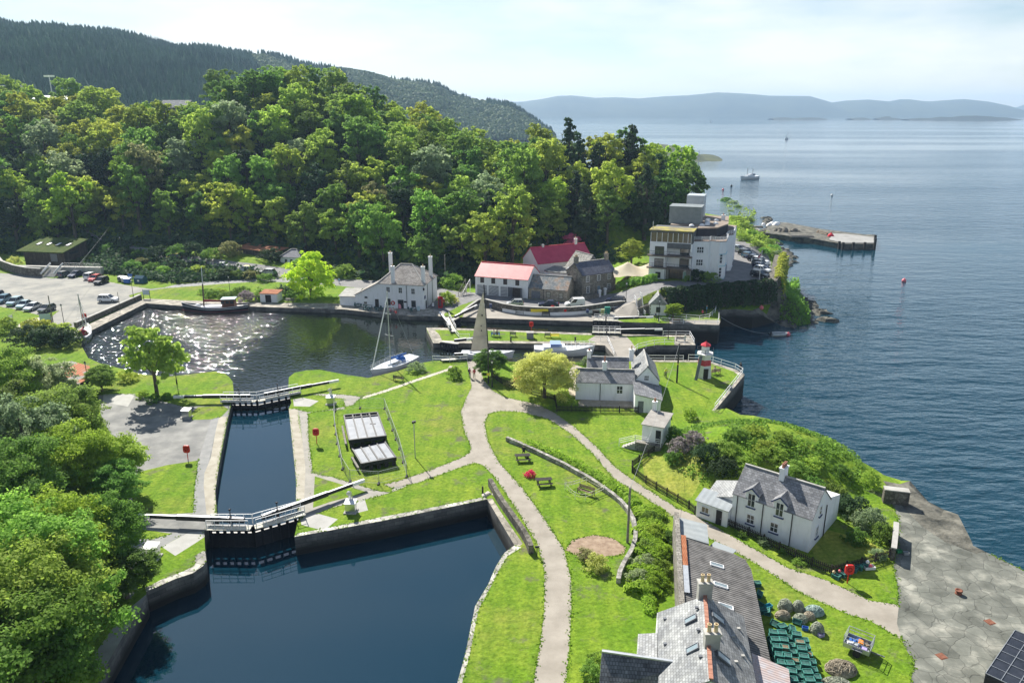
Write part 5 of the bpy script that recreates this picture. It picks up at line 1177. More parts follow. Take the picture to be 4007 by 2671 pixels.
q=MB(); q.add([w4-Vector((0,0,.13)),w1-Vector((0,0,.13)),w1+bk-Vector((0,0,.13)),Vector(((w1+bk).x,(w1+bk).y,-.3)),Vector((w4.x,w4.y,-.3))],[(0,1,2,3,4)]); q.add([w1+bk-Vector((0,0,.13)),w2+bk-Vector((0,0,.13)),Vector(((w2+bk).x,(w2+bk).y,-.3)),Vector(((w1+bk).x,(w1+bk).y,-.3))],[(3,2,1,0)]); q.build('wall',WHITE,r)
# side annexe
r=thing('slated_annexe','small pale slated annexe roof left of the terracotta ridged house','house',(10,50,0),0)
def l6(px,py,z): p=g3(px,py,z); return Vector((p.x-10,p.y-50,z))
s1=l6(*E2(460,1118),2.9);s2=l6(*E2(634,1108),3.5);s3=l6(*E2(634,1345),3.5);s4=l6(*E2(452,1315),2.9)
q=MB(); q.slab([s1,s4,s3,s2],.1); q.build('roof',SLATEL,r)
q=MB(); q.add([p-Vector((0,0,.11)) for p in (s1,s4,s3,s2)]+[Vector((p.x,p.y,-.3)) for p in (s1,s4,s3,s2)],[(0,1,5,4),(1,2,6,5),(2,3,7,6),(3,0,4,7)]); q.build('wall',WHITE,r)
# pale sheet roof right of house
r=thing('sheet_roofed_shed','pale blue corrugated shed roof with rust streaks below the dark store','shed',(19,44,0),0)
def l7(px,py,z): p=g3(px,py,z); return Vector((p.x-19,p.y-44,z))
s=[l7(*E2(1500,1290),2.6),l7(*E2(1540,1640),2.6),l7(*E2(1860,1640),2.0),l7(*E2(1838,1440),2.0)]
q=MB(); q.slab(s,.08); q.build('roof',mat('pale_corrugated',(.42,.46,.52),(.50,.53,.58),.6,kind='corr',brw=1.2,mortar=.15,bump=.5,c3=(.46,.36,.33),lo=.3,hi=.75,detail=6),r)
q=MB(); q.add([p-Vector((0,0,.09)) for p in s]+[Vector((p.x,p.y,-.3)) for p in s],[(0,1,5,4),(1,2,6,5),(2,3,7,6),(3,0,4,7)]); q.build('wall',STONE,r)
# glazed roof at the corner
r=thing('solar_roof','dark gridded panel roof at the bottom right corner beside the apron','roof',(37,46,0),0)
E3=lambda x,y:(3007+x*.4279,2000+y*.4279)
def l8(px,py,z): p=g3(px,py,z); return Vector((p.x-37,p.y-46,z))
s=[l8(*E3(2255,1085),2.2),l8(*E3(1985,1480),2.2)]; dv=s[1]-s[0]; pr=Vector((-dv.y,dv.x,0)); pr=pr if pr.x>0 else -pr; pr=pr.normalized()*6
s=[s[0],s[1],s[1]+dv*.0+pr*1.0,s[0]+pr]
q=MB(); q.slab(s,.15); q.build('panel',mat('dark_panel',(.025,.03,.04),(.045,.05,.065),1,rough=.25,kind='corr',brw=4,mortar=.3),r)
q=MB()
for i in range(7):
    t=i/6; q.beam(s[0].lerp(s[1],t)+up*.6,s[3].lerp(s[2],t)+up*.6,.035); q.beam(s[0].lerp(s[3],t)+up*.6,s[1].lerp(s[2],t)+up*.6,.035)
q.build('frame',STEEL,r)
q=MB(); q.add([p-Vector((0,0,.16)) for p in s]+[Vector((p.x,p.y,-.3)) for p in s],[(0,1,5,4),(1,2,6,5),(2,3,7,6),(3,0,4,7)]); q.build('wall',BLACK,r)
# ---- left side buildings ---------------------------------------------------------------------------------------
b=B_('quay_shed','small white shed with rusty sheet roof and black doors on the basin quay','shed',(-57.4,167.1),(-53.4,166.7),0,Dp=3)
q=MB(); q.box(0,0,-.3,b.W,3,1.9); b.part('wall',q,WHITE); q=MB(); q.slab([(-.2,-.2,2.05),(b.W+.2,-.2,2.05),(b.W+.2,3.2,2.3),(-.2,3.2,2.3)],.1); b.part('roof',q,RUST)
q=MB(); q.box(1.25,-.05,0,2.6,-.002,1.7); b.part('door',q,BLACK)
b=B_('lodge','small white lodge with dark hipped roof behind the lime green tree','house',(-63.5,204.0),(-57.6,202.6),.6,Dp=5)
b.gable(2.9,4.6,WHITE,SLATEB,ov=.25,cap=CONC,hipl=2.3,hipr=2.3); b.win('f',1.5,1.3,.5,.9,fr=BLACK); b.win('f',3.1,1.3,.5,.9,fr=BLACK)
b=B_('timber_shed','long weathered timber shed with rusty flat roof beside the upper lane','shed',(-79.0,213.3),(-65.5,206.2),1.0,Dp=5)
q=MB(); q.box(0,0,-1.5,b.W,5,3.3); b.part('wall',q,mat('weathered_boards',(.07,.065,.06),(.17,.155,.14),1.2,kind='board',rowh=4,brw=.25,mortar=.02,detail=8)); q=MB(); q.slab([(-.3,-.4,3.35),(b.W+.3,-.4,3.35),(b.W+.3,5.3,3.8),(-.3,5.3,3.8)],.12); b.part('roof',q,RUST)
for x in (9.6,10.7):
    q=MB(); q.tube([(x+.42*math.cos(t_),-.12,1.0+.42*math.sin(t_)) for t_ in np.linspace(0,6.28,13)],.13,6,caps=False); b.part('lifebuoy',q,WPAINT)
b=B_('turf_roofed_hut','low timber hut with mossy turf roof and four rooflights above the car park','building',(-135.8,207.6),(-123.3,205.3),1.9,Dp=9.2)
q=MB(); q.add([(0,0,-2),(b.W,0,-2),(b.W,9,-2),(0,9,-2),(0,0,2.6),(b.W,0,2.6),(b.W,9,4.4),(0,9,4.4)],[(0,1,5,4),(1,2,6,5),(2,3,7,6),(3,0,4,7)]); b.part('wall',q,mat('dark_cladding_wood',(.05,.04,.035),(.09,.075,.06),1,kind='board',rowh=3,brw=.2,mortar=.02))
q=MB(); q.slab([(-1.6,-.9,2.62),(b.W+.5,-.9,2.62),(b.W+.6,9.6,4.85),(-1.6,9.6,4.85)],.25); ro=b.part('roof',q,grass('roof_turf',(.055,.09,.02),(.08,.115,.025),(.10,.12,.03)))
nn=Vector((0,-.208,.978))
for x in (1.4,4.6,7.6,10.8): b.rooflight((x,4.6,3.85),1.0,1.9,nn,WPAINT,fr=BLACK)
q=MB(); q.box(8.4,-.05,-.1,10.4,-.003,2.0); b.part('door',q,GREYP); b.win('r',2.2,1.6,3.0,.6,nx=1,ny=1,fr=BLACK)
# terrace wall, steps
wallrun('terrace_wall','curved rubble retaining wall before the turf roofed hut','wall',[G(0,1035),G(12,1050),G(60,1068),G(110,1078),G(165,1082)],[2.1,2.1,2.1,2.1,2.1],.6,STONED,CONC,z=0)
r=thing('stone_steps','wide stone steps with grey rails climbing to the turf roofed hut','steps',(*G(188,1084),0),R(-5))
q=MB()
for k in range(10): q.box(-1.7,k*.42,-.2,1.7,k*.42+.43,.19*(k+1))
q.box(-12,4.22,-.2,12,5.6,1.88); q.build('steps',CONC,r)
for x in (-1.75,1.75): q=MB(); q.beam((x,-.2,.9),(x,4.2,2.9),.07,.5); q.build('handrail',WPAINT,r)
q=MB(); 
for x in np.linspace(1.9,12,8): q.beam((x,4.3,1.9),(x,4.3,2.9),.05)
q.beam((1.9,4.3,2.9),(12,4.3,2.9),.06); q.beam((1.9,4.3,2.4),(12,4.3,2.4),.04); q.build('guard_rail',STEEL,r)
# rusty sheet roof shed on the left of the basin
r=thing('slipway_shed','flat roofed shed of rusty red and grey sheets among the trees by the basin','shed',(-57,124,0),0)
s=[(300,1375),(420,1430),(355,1510),(150,1465),(175,1440)]; pts=[]
s=[g3(*E_,2.2) for E_ in ((280,1412),(352,1432),(348,1480),(306,1502),(150,1465),(200,1425))]
s=[p-Vector((-57,124,0)) for p in s]; s=s if (s[1]-s[0]).cross(s[2]-s[1]).z>0 else s[::-1]
q=MB(); q.slab(s,.1); rfo=q.build('roof',mat('patch_rust',(.42,.15,.07),(.30,.29,.27),.25,kind='corr',brw=.5,mortar=.3,detail=2,lo=.48,hi=.54,rough=.9),r)
q=MB(); n=len(s); q.add([p-Vector((0,0,.11)) for p in s]+[Vector((p.x,p.y,-.3)) for p in s],[(i,(i+1)%n,n+(i+1)%n,n+i) for i in range(n)]); q.build('wall',DARKW,r)
# far houses on the plateau
for nm,lab,px,py,Y,w_,m_ in (('farmhouse','dark gabled house roof poking over trees at the far left edge',25,345,470,16,SLATE),('clubhouse','long pale roofed low building on the plateau behind the left wood',190,372,455,26,STEEL),('farmhouse','grey slated house roof among trees on the plateau by the ridge foot',680,404,430,16,SLATE)):
    x,z=atdist(px,py,Y); b=B_(nm,lab,'house',(x-w_/2,Y),(x+w_/2,Y-1),z-5,Dp=9); b.gable(3,6.5 if nm=='farmhouse' else 4.6,WHITE if nm!='farmhouse' else DARKW,m_,ov=.6)
# retaining block under those houses handled by terrain
# ---- marquee ---------------------------------------------------------------------------------------------------
r=thing('marquee','cream stretch tent with peaked canopy between the stone house and the hotel','tent',(29.6,176.4,h(28.4,175.5)+.1),0)
q=MB(); nx,ny=28,16; Wd,Dd=11.5,8.
peaks=[(-2.0,.3,4.4),(3.4,1.6,3.9)]; low=[(-5.7,-4,1.4),(-.6,-4,2.3),(2.2,-4,2.3),(5.7,-4,.5),(-5.7,4,1.5),(5.7,4,1.6)]
vs=[]
for i in range(nx+1):
    for j in range(ny+1):
        x=-Wd/2+Wd*i/nx; y=-Dd/2+Dd*j/ny; hs_=[c_-.95*math.hypot((x-a_)*.8,y-b2)**.72 for (a_,b2,c_) in peaks]; z=math.log(sum(math.exp(2.2*q_) for q_ in hs_))/2.2; z=max(z,.6+.25*math.cos(x*2.1)*(j in(0,ny)))
        vs.append((x,y-(.5*math.sin(i/nx*math.pi*4)**2 if j==0 else 0),z))
q.add(vs,[(i*(ny+1)+j,(i+1)*(ny+1)+j,(i+1)*(ny+1)+j+1,i*(ny+1)+j+1) for i in range(nx) for j in range(ny)],0,True); q.build('canopy',CREAM,r)
for (a_,b2,c_) in peaks+[(-5.6,-3.9,1.2),(5.6,-3.9,1.2)]: q=MB(); q.beam((a_*.97,b2*.97,-.3),(a_*.97,b2*.97,c_-.25),.1); q.build('pole',DARKW,r)
# ================================================================ walls, rails, fences, hedges
def GP(pts,z=0): return [G(a,b,z) for a,b in pts]
def resamp(pts,step):
    out=[]
    for a,b2 in zip(pts,pts[1:]):
        L=math.hypot(b2[0]-a[0],b2[1]-a[1]); n=max(1,int(round(L/step)))
        out+=[(a[0]+(b2[0]-a[0])*i/n,a[1]+(b2[1]-a[1])*i/n) for i in range(n)]
    out.append(tuple(pts[-1][:2])); return out
def zg(x,y,z): return h(x,y) if z is None else z
def rail(label,pts,hh=1.05,step=2.2,rails=2,m=None,z=None,w=.07,name='railing',cat='railing',group=None):
    m=m or WPAINT; p0=pts[0]; z0=zg(*p0[:2],z); r=thing(name,label,cat,(p0[0],p0[1],z0),0,group); ps=resamp(pts,step)
    q=MB()
    for x,y in ps: g=zg(x,y,z)-z0; q.box(x-p0[0]-w/2,y-p0[1]-w/2,g-.3,x-p0[0]+w/2,y-p0[1]+w/2,g+hh)
    q.build('posts',m,r); q=MB()
    for a,b2 in zip(ps,ps[1:]):
        ga=zg(*a,z)-z0; gb=zg(*b2,z)-z0
        for k in range(rails): zz=hh*(1-k*.48)-.03; q.beam((a[0]-p0[0],a[1]-p0[1],ga+zz),(b2[0]-p0[0],b2[1]-p0[1],gb+zz),w*.75)
    q.build('rails',m,r); return r
def picket(label,pts,hh=.95,m=None,z=None,step=.19):
    m=m or DARKW; p0=pts[0]; z0=zg(*p0[:2],z); r=thing('picket_fence',label,'fence',(p0[0],p0[1],z0)); q=MB(); ps=resamp(pts,step)
    for i,(x,y) in enumerate(ps):
        g=zg(x,y,z)-z0; j=min(i,len(ps)-2); d=Vector((ps[j+1][0]-ps[j][0],ps[j+1][1]-ps[j][1])).normalized()*.045
        c=Vector((x-p0[0],y-p0[1])); q.box(-.045,-.015,g+.06,.045,.015,g+hh,0,Matrix(((d.x/.045,-d.y/.045,0,c.x),(d.y/.045,d.x/.045,0,c.y),(0,0,1,0),(0,0,0,1))))
    o=q.build('pickets',m,r); q=MB(); ps=resamp(pts,2.2)
    for a,b2 in zip(ps,ps[1:]):
        for zz in (.28,.72): q.beam((a[0]-p0[0],a[1]-p0[1]+.03,zg(*a,z)-z0+zz*hh),(b2[0]-p0[0],b2[1]-p0[1]+.03,zg(*b2,z)-z0+zz*hh),.05,.08)
    for x,y in ps: g=zg(x,y,z)-z0; q.box(x-p0[0]-.06,y-p0[1]-.02,g-.2,x-p0[0]+.06,y-p0[1]+.1,g+hh*1.1)
    q.build('posts',m,r); return r
picket('dark picket fence curving along the path in front of the cottage garden',GP([(1926,1474),(1945,1490),(1962,1501),(2040,1528),(2118,1546),(2170,1567)]))
picket('dark picket fence straight before the keepers cottage yard',GP([(2172,1570),(2179,1609),(2350,1613),(2497,1614)]))
picket('dark picket fence round the dry lawn below the boat store',GP([(2571,1768),(2500,1808),(2473,1830),(2473,1849),(2528,1892),(2610,1940),(2695,1990),(2720,2012)]))
picket('black picket fence along the front of the dormer house garden',GP([(2841,2056),(2929,2096),(3049,2156),(3177,2216),(3252,2246),(3369,2216),(3480,2182)]))
picket('weathered picket fence between the cottage garden and the dock',GP([(1985,1419),(2100,1420),(2240,1421),(2300,1424)]),m=GREYW)
rail('short white rail at the head of the path by the dock',GP([(1693,1414),(1760,1417),(1828,1412)]))
rail('straight white rail on the lawn edge behind the keepers cottage',GP([(2530,1411),(2600,1412),(2673,1412)]))
rail('long white rail curving round the lighthouse lawn sea wall',GP([(2693,1411),(2737,1412),(2789,1420),(2821,1430),(2876,1448),(2905,1466),(2796,1606)]),hh=1.15)
rail('white rail round the seaward end of the lock island',GP([(2594,1314),(2645,1314),(2698,1315),(2716,1346),(2600,1347),(2560,1351),(2495,1366),(2482,1376)]))
rail('white rail along the outer edge of the sea lock quay',GP([(2579,1261),(2630,1265),(2806,1269),(2812,1262),(2812,1238)]))
rail('white rail in front of the small lawn by the lock hut',GP([(2605,1235),(2633,1245),(2737,1253),(2775,1246),(2798,1225),(2802,1208)]))
rail('white rail down the causeway beside the dock',GP([(2349,1334),(2377,1334),(2404,1396)]))
rail('left handrail of the concrete ramp by the lock hut',[T(2482,1172),T(2500,1240)],step=1.8)
rail('right handrail of the concrete ramp by the lock hut',[T(2504,1160),T(2526,1212)],step=.8)
# curved stone wall with white washed foot
cw=[(1806,1226),(1840,1210),(1872,1197),(1902,1199),(1968,1217),(2019,1226),(2085,1231),(2151,1233),(2235,1231),(2295,1226),(2370,1214),(2430,1207),(2489,1204)]
r=wallrun('curved_wall','long curved dark stone wall with whitewashed foot between road and lock','wall',GP(cw),[.3,.9,1.4]+[1.65]*9+[1.2],.5,STONED,CONC,z=0)
p0=r.location; q=MB(); ps=resamp(GP(cw[2:]),1.0)
for a,b2 in zip(ps,ps[1:]):
    A_=Vector((a[0]-p0.x,a[1]-p0.y-.28,.32)); B2=Vector((b2[0]-p0.x,b2[1]-p0.y-.28,.32)); q.beam(A_,B2,.10,.75)
q.build('whitewashed_foot',WPAINT,r)
q=MB(); 
def onwall(px,py,w_,z0,z1,m,name,par,lab=None):
    x,y=G(px,py); q=MB(); q.box(x-p0.x-w_/2,y-p0.y-.42,z0,x-p0.x+w_/2,y-p0.y-.36,z1); return q.build(name,m,par)
bn=onwall(2115,1232,4.2,.75,1.4,YEL,'banner',r); onwall(2115,1230.5,3.3,.85,1.3,mat('banner_green',(.25,.42,.12),(.5,.55,.3),3),'banner_panel',bn); onwall(2211,1231,.5,.75,1.25,RED,'lifebuoy',r)
wallrun('quay_parapet','thick dark stone wall between the car park and the basin quay','wall',GP([(297,1282),(360,1254),(430,1223),(500,1192),(551,1169)]),1.0,.6,STONED,CONC,z=0)
wallrun('lawn_wall','low grey stone wall curving through the lawn to the bushes','wall',GP([(1983,1723),(2040,1746),(2098,1773),(2205,1824),(2312,1884),(2397,1944),(2430,1972),(2458,2005),(2478,2045),(2487,2090),(2484,2125),(2472,2163),(2440,2217),(2425,2250),(2419,2281)]),.55,.42,mat('lichen_stone',(.20,.19,.17),(.42,.40,.36),1.5,kind='stone',rowh=2.2,brw=.3,mortar=.07,bump=.8,detail=8))
wallrun('parapet_wall','rough dark rubble wall beside the lock reach and the path','wall',GP([(1918,1900),(1940,1940),(1968,1985),(2010,2045),(2045,2095),(2065,2130),(2078,2165)]),.95,.5,STONED,z=0)
wallrun('boundary_wall','pale topped stone wall at the right end of the dormer house garden','wall',GP([(3500,2088),(3496,2140),(3490,2192)]),1.3,.4,STONED,CONC,z=0)
wallrun('sea_wall_block','freestanding square block of dark masonry above the rocks','wall',[T(3452,1960),T(3550,1972)],2.0,.9,STONED,CONC,z=-.4)
wallrun('retaining_wall','tall ivy hung retaining wall below the hotel road','wall',[(TA[0]-1,TA[1]-1.0)]+[(TA[0]+(TB[0]-TA[0])*k/6,TA[1]+(TB[1]-TA[1])*k/6-1.0) for k in range(1,7)]+[(62.2,175),(71.5,199)],[1.2,3.0,4.4,4.7,4.8,4.9,4.9,4.9,4.9],2.6,STONED,z=0)
def hedge(name,label,cat,pts,wd,hh,n,ls,mt,z=None,group=None,zb=0.):
    ps=np.array([(x,y) for x,y in pts]); seg=np.hypot(*(ps[1:]-ps[:-1]).T); cum=np.concatenate([[0],np.cumsum(seg)]); t=rng.random(n)*cum[-1]
    k=np.clip(np.searchsorted(cum,t)-1,0,len(seg)-1); f=((t-cum[k])/seg[k])[:,None]; c=ps[k]*(1-f)+ps[k+1]*f; d=(ps[k+1]-ps[k])/seg[k][:,None]; nn=np.stack([-d[:,1],d[:,0]],1)
    a=rng.uniform(0,math.pi,n); bump_=1+.22*np.sin(t*1.7)+.14*np.sin(t*4.3+1)+rng.normal(0,.06,n)
    off=np.cos(a)*wd/2*bump_; hz_=(np.sin(a)**.6)*hh*(.85+.15*bump_)*np.where(rng.random(n)<.35,rng.uniform(.1,1,n),1)
    ground=np.array([zg(x,y,z) for x,y in c]); pos=np.stack([c[:,0]+nn[:,0]*off,c[:,1]+nn[:,1]*off,ground+zb+hz_],1)
    nr=np.stack([nn[:,0]*np.cos(a),nn[:,1]*np.cos(a),np.sin(a)+.2],1)+rng.normal(0,.5,(n,3))
    o0=Vector((pts[0][0],pts[0][1],float(ground[0]))); pos-=np.array(o0)
    o=bpy.data.objects.new(name,cloud_mesh(name,pos,nr,ls*rng.uniform(.6,1.3,n),[FOL[mt]])); COL.objects.link(o); o.location=o0; return tag(o,label,cat,group)
hp=[(TA[0]+(TB[0]-TA[0])*k/6,TA[1]+(TB[1]-TA[1])*k/6-1.6) for k in range(1,7)]
hedge('hedge','dark ivy and bramble hedge hanging over the wall below the hotel road','hedge',hp,4.4,5.1,9000,.24,'dark',z=0)
hedge('hedge','olive hedge round the seaward corner of the hotel car park','hedge',[(61.2,169.5),(63.5,176),(68,188),(72.8,200)],2.6,5.5,4500,.24,'yellow',z=0)
hedge('hedge','clipped green hedge on the bank before the cream tent','hedge',[T(2420,1128),T(2460,1118),T(2520,1108),T(2570,1098)],2,1.6,1800,.2,'fresh')
hedge('hedge','bright weedy hedge beside the track left of the net store','hedge',GP([(2515,2080),(2530,2200),(2535,2330),(2545,2400)]),1.0,.5,1500,.12,'bright',z=0)
# fern and bramble bank behind the curved lawn wall
hedge('fern_bank','tall bright ferns on the bank along the outside of the lawn wall','fern bank',GP([(2060,1740),(2150,1775),(2260,1825),(2350,1875),(2430,1930),(2490,1985)]),1.6,.7,2600,.14,'bright',z=0)
hedge('fern_bank','deep bracken and bramble bank filling the space beside the lower lawn wall','fern bank',GP([(2535,2000),(2545,2060),(2555,2150),(2535,2240),(2515,2330)]),2.9,.8,6500,.15,'bright',z=0)
k=0
for px,py,rr,mt,lb in [(2510,2040,1.3,'mid','mid green bush at the top of the bramble clump by the lawn wall'),(2530,2100,1.4,'bright','bright fern clump second from the top beside the lawn wall'),(2500,2150,1.2,'mid','leafy bush pressed against the middle of the lawn wall'),(2555,2170,1.3,'bright','bright fern clump on the track side of the bramble clump'),(2490,2215,1.3,'grey','greyish bush beside the lower lawn wall'),(2550,2235,1.3,'fresh','fresh green bush in the lower middle of the bramble clump'),(2465,2275,1.3,'grey','pale grey green bush at the foot of the lawn wall'),(2530,2290,1.4,'bright','largest bright fern clump at the lower right of the brambles'),(2585,2110,1.,'mid','small dark bush at the right edge of the bramble clump')]:
    bush('s3',(*G(px+34,py),0),lb,'bushes of the bramble clump','%s'%mt,rr*.95,rr*.95,rr*.85,rot=k); k+=1
# ---------------------------------------------------------------- lock gates
def gate_leaf(label,hinge,tip,bend,zt=.45,depth=3.2,num=None,beamw=.34,side=1,group='lock gate leaves',rails=True,walk=1.0,wh=.25):
    Hn=Vector((*G(*hinge,zt),zt)); Tp=Vector((*G(*tip,zt),zt)); Be=Vector((*G(*bend,zt+.5),zt+.5)); d=(Tp-Hn).normalized(); nrm=Vector((-d.y,d.x,0))*side
    r=thing('lock_gate',label,'lock gate',(Hn.x,Hn.y,0),0,group); o=Vector((Hn.x,Hn.y,0)); hh=Hn-o; tt=Tp-o; be=Be-o; L=(Tp-Hn).length
    q=MB()
    n=6
    for i in range(n+1): p=hh.lerp(tt,i/n); q.box(p.x-.13,p.y-.13,-depth,p.x+.13,p.y+.13,zt-.15)
    for zz in (zt-.25,-.6): q.beam((hh.x,hh.y,zz),(tt.x,tt.y,zz),.26,.3)
    q.beam((hh.x,hh.y,-1.9),(tt.x,tt.y,-1.9),.12,2.2); q.build('gate_frame',BLACK,r)
    a=hh.lerp(tt,.82); a=Vector((a.x,a.y,zt+.55)); b2=be.copy(); mid=a.lerp(b2,.62); dv=(b2-a).normalized()
    q=MB(); q.beam(a,mid,beamw*1.15,.5); q.beam(mid,b2-dv*1.6,beamw*.85,.36); bm=q.build('balance_beam',BLACK,r)
    q=MB(); up=Vector((0,0,.255)); q.beam(a+up,mid+up,beamw*1.1,.02); up=Vector((0,0,.19)); q.beam(mid+up,b2-dv*1.6+up,beamw*.8,.02); q.beam(b2-dv*1.58,b2,beamw*.86,.37); q.build('white_top',WPAINT,bm)
    q=MB(); wv=nrm*(.55); q.beam(hh+wv-Vector((0,0,.08)),tt+wv-Vector((0,0,.08)),walk*.8,.07); q.build('walkway',mat('cream_deck',(.55,.53,.44),(.63,.61,.52),1),r)
    if rails:
        q=MB()
        for off in (nrm*(.55+walk*.42),nrm*(-.35)):
            for i in range(6):
                p=hh.lerp(tt,.02+.96*i/5)+off; q.box(p.x-.03,p.y-.03,zt-.1,p.x+.03,p.y+.03,zt+1.05)
            for zz in (.55,1.05): q.beam(hh.lerp(tt,.02)+off+Vector((0,0,zz)),hh.lerp(tt,.98)+off+Vector((0,0,zz)),.055)
        q.build('handrail',WPAINT,r)
        p=hh.lerp(tt,.5)-nrm*.1; q=MB(); q.box(p.x-.12,p.y-.12,zt,p.x+.12,p.y+.12,zt+.9); q.tube([(p.x,p.y,zt+.9),(p.x,p.y,zt+1.7)],.05,6); q.lathe((p.x,p.y,zt+1.65),[(.0,0),(.14,.02),(.14,.12),(0,.14)],8); q.build('paddle_gear',BLACK,r)
    if num:
        u=dv; M=Matrix(((u.x,0,-nrm.x,0),(u.y,0,-nrm.y,0),(0,1,0,0),(0,0,0,1)))
        if (M@Vector((0,0,1)) - M@Vector((0,0,0))).y>0: M=Matrix(((abs(u.x),0,0,0),(0,0,-1,0),(0,1,0,0),(0,0,0,1)))
        p=a.lerp(b2,.5); text_on(r,num,Matrix.Translation((p.x,p.y-.24,p.z-.0))@M,.5,WPAINT,'number')
    return r
gate_leaf('left leaf of the near lock gates with its beam over the grass',(820,2052),(988,2052),(532,2016),side=-1)
gate_leaf('right leaf of the near lock gates with its beam pointing to the fenced gates',(1185,1996),(990,2052),(1425,1878),side=1)
gate_leaf('left leaf of the middle lock gates with its beam by the gravel yard',(870,1562),(1005,1562),(679,1552),side=-1)
gate_leaf('right leaf of the middle lock gates with its beam on the point lawn',(1172,1528),(1005,1562),(1325,1488),side=1)
gate_leaf('outer leaf of the upper sea lock gates with white railed footway',(1738,1240),(1766,1296),(1720,1222),side=1,rails=True)
gate_leaf('inner leaf of the upper sea lock gates, black beam towards the curved wall',(1800,1240),(1776,1252),(1866,1194),side=-1,rails=False)
gate_leaf('far leaf of the sea gates with its long black beam numbered fifteen',(2322,1252),(2420,1256),(2557,1240),side=1,num='15')
gate_leaf('near leaf of the sea gates with white rails over the lock mouth',(2318,1300),(2430,1303),(2592,1288),side=1)
gate_leaf('far dock gate leaf with dark beam near the island tip',(1724,1336),(1790,1345),(1852,1324),side=1,rails=False)
gate_leaf('near dock gate leaf with white topped beam by the short rail',(1726,1402),(1790,1398),(1832,1384),side=-1,rails=False)
rail('white rail beside the footway onto the lock island',GP([(1775,1300),(1797,1327),(1838,1327)]))
# stored lock gates on the lawn
def stored(label,pc,z,slots,legs):
    c=[Vector((*G(px,py,z),z)) for px,py in pc]; o=Vector((c[0].x,c[0].y,0)); r=thing('stored_gate',label,'lock gate',(o.x,o.y,0),0,'spare lock gates lying on trestles'); c=[p-o for p in c]
    # c: left-far, right-far, right-near, left-near
    L=lambda s,t: (c[0].lerp(c[1],s)).lerp(c[3].lerp(c[2],s),t)
    q=MB(); q.slab([L(0,slots),L(0,1),L(1,1),L(1,slots)],.1); q.build('deck_plates',mat('plate_grey',(.20,.22,.25),(.28,.30,.33),.9,rough=.6,spec=.3),r)
    q=MB()
    for t in (0,slots,1): q.beam(L(0,t)-Vector((0,0,.1)),L(1,t)-Vector((0,0,.1)),.22,.5)
    for s_ in (0,.25,.5,.75,1): q.beam(L(s_,0)-Vector((0,0,.14)),L(s_,1)-Vector((0,0,.14)),.18,.5)
    q.build('timber_frame',BLACK,r); q=MB()
    for s_ in (0,.33,.66,1): q.beam(L(s_,0)+Vector((0,0,.02)),L(s_,1)+Vector((0,0,.02)),.025,.03)
    q.beam(L(0,1)+Vector((0,0,.02)),L(1,1)+Vector((0,0,.02)),.04,.04); q.build('edge_angle',mat('edge_grey',(.36,.37,.38),None),r)
    q=MB()
    for i in range(legs):
        p=L(.05+.9*i/(legs-1),.97); q.box(p.x-.2,p.y-.25,-.05,p.x+.2,p.y+.25,z-.4)
        p=L(.05+.9*i/(legs-1),.15); q.box(p.x-.2,p.y-.25,-.05,p.x+.2,p.y+.25,z-.4)
    q.build('trestle_blocks',DARKW,r)
    a=L(-.12,.5)-Vector((0,0,.9)); q=MB(); q.beam(L(-.1,.3)-Vector((0,0,.5)),L(-.1,1)-Vector((0,0,.5)),.25,.3); q.build('heel_post',GREYW,r)
    h0=L(.62,.9)if legs==5 else L(.75,.45); q=MB(); q.box(h0.x-.35,h0.y-.14,h0.z+.004,h0.x+.45,h0.y+.14,h0.z+.03); q.build('paddle_slot',BLACK,r)
PX=lambda x,y:(1000+x*.38265,1400+y*.38265)
stored('larger spare lock gate with grey deck plates inside the mesh fencing',[PX(905,590),PX(1245,560),PX(1335,800),PX(960,845)],1.1,.12,4)
stored('smaller skewed spare lock gate nearer the path inside the mesh fencing',[PX(990,930),PX(1320,858),PX(1435,1020),PX(1085,1085)],1.0,.0,5)
fp=[PX(810,500),PX(1065,468),PX(1320,470),PX(1400,690),PX(1470,880),PX(1548,1165),PX(1262,1240),PX(968,1220),PX(890,1090),PX(835,830),PX(808,640)]
fp=GP([(x,y+18) for x,y in fp]); r=thing('mesh_fence','temporary mesh site fencing on rubber feet round the spare lock gates','fence',(*fp[0],0)); fo=Vector((*fp[0],0))
q=MB(); mb2=MB(); ft=MB()
for i in range(len(fp)):
    a=Vector((*fp[i],0))-fo; b2=Vector((*fp[(i+1)%len(fp)],0))-fo; n_=max(1,round((b2-a).length/3.4))
    for j in range(n_):
        p1=a.lerp(b2,j/n_); p2=a.lerp(b2,(j+1)/n_); u=(p2-p1).normalized()*.05; p1=p1+u;p2=p2-u
        q.beam(p1,p1+Vector((0,0,1.6)),.032);q.beam(p2,p2+Vector((0,0,1.6)),.032);q.beam(p1+Vector((0,0,1.6)),p2+Vector((0,0,1.6)),.032);q.beam(p1+Vector((0,0,.12)),p2+Vector((0,0,.12)),.022)
        m_=12
        for s_ in range(1,m_): e1=p1.lerp(p2,s_/m_); mb2.beam(e1+Vector((0,0,.12)),e1+Vector((0,0,1.6)),.006)
        for zz in (.5,.95,1.4): mb2.beam(p1+Vector((0,0,zz)),p2+Vector((0,0,zz)),.01)
        ft.box(p1.x-.12,p1.y-.35,0,p1.x+.12,p1.y+.35,.13)
FNC=mat('fence_grey',(.25,.28,.27),None,rough=.5); q.build('panel_frames',FNC,r); mb2.build('wire_mesh',FNC,r); ft.build('feet',RUBBER,r)
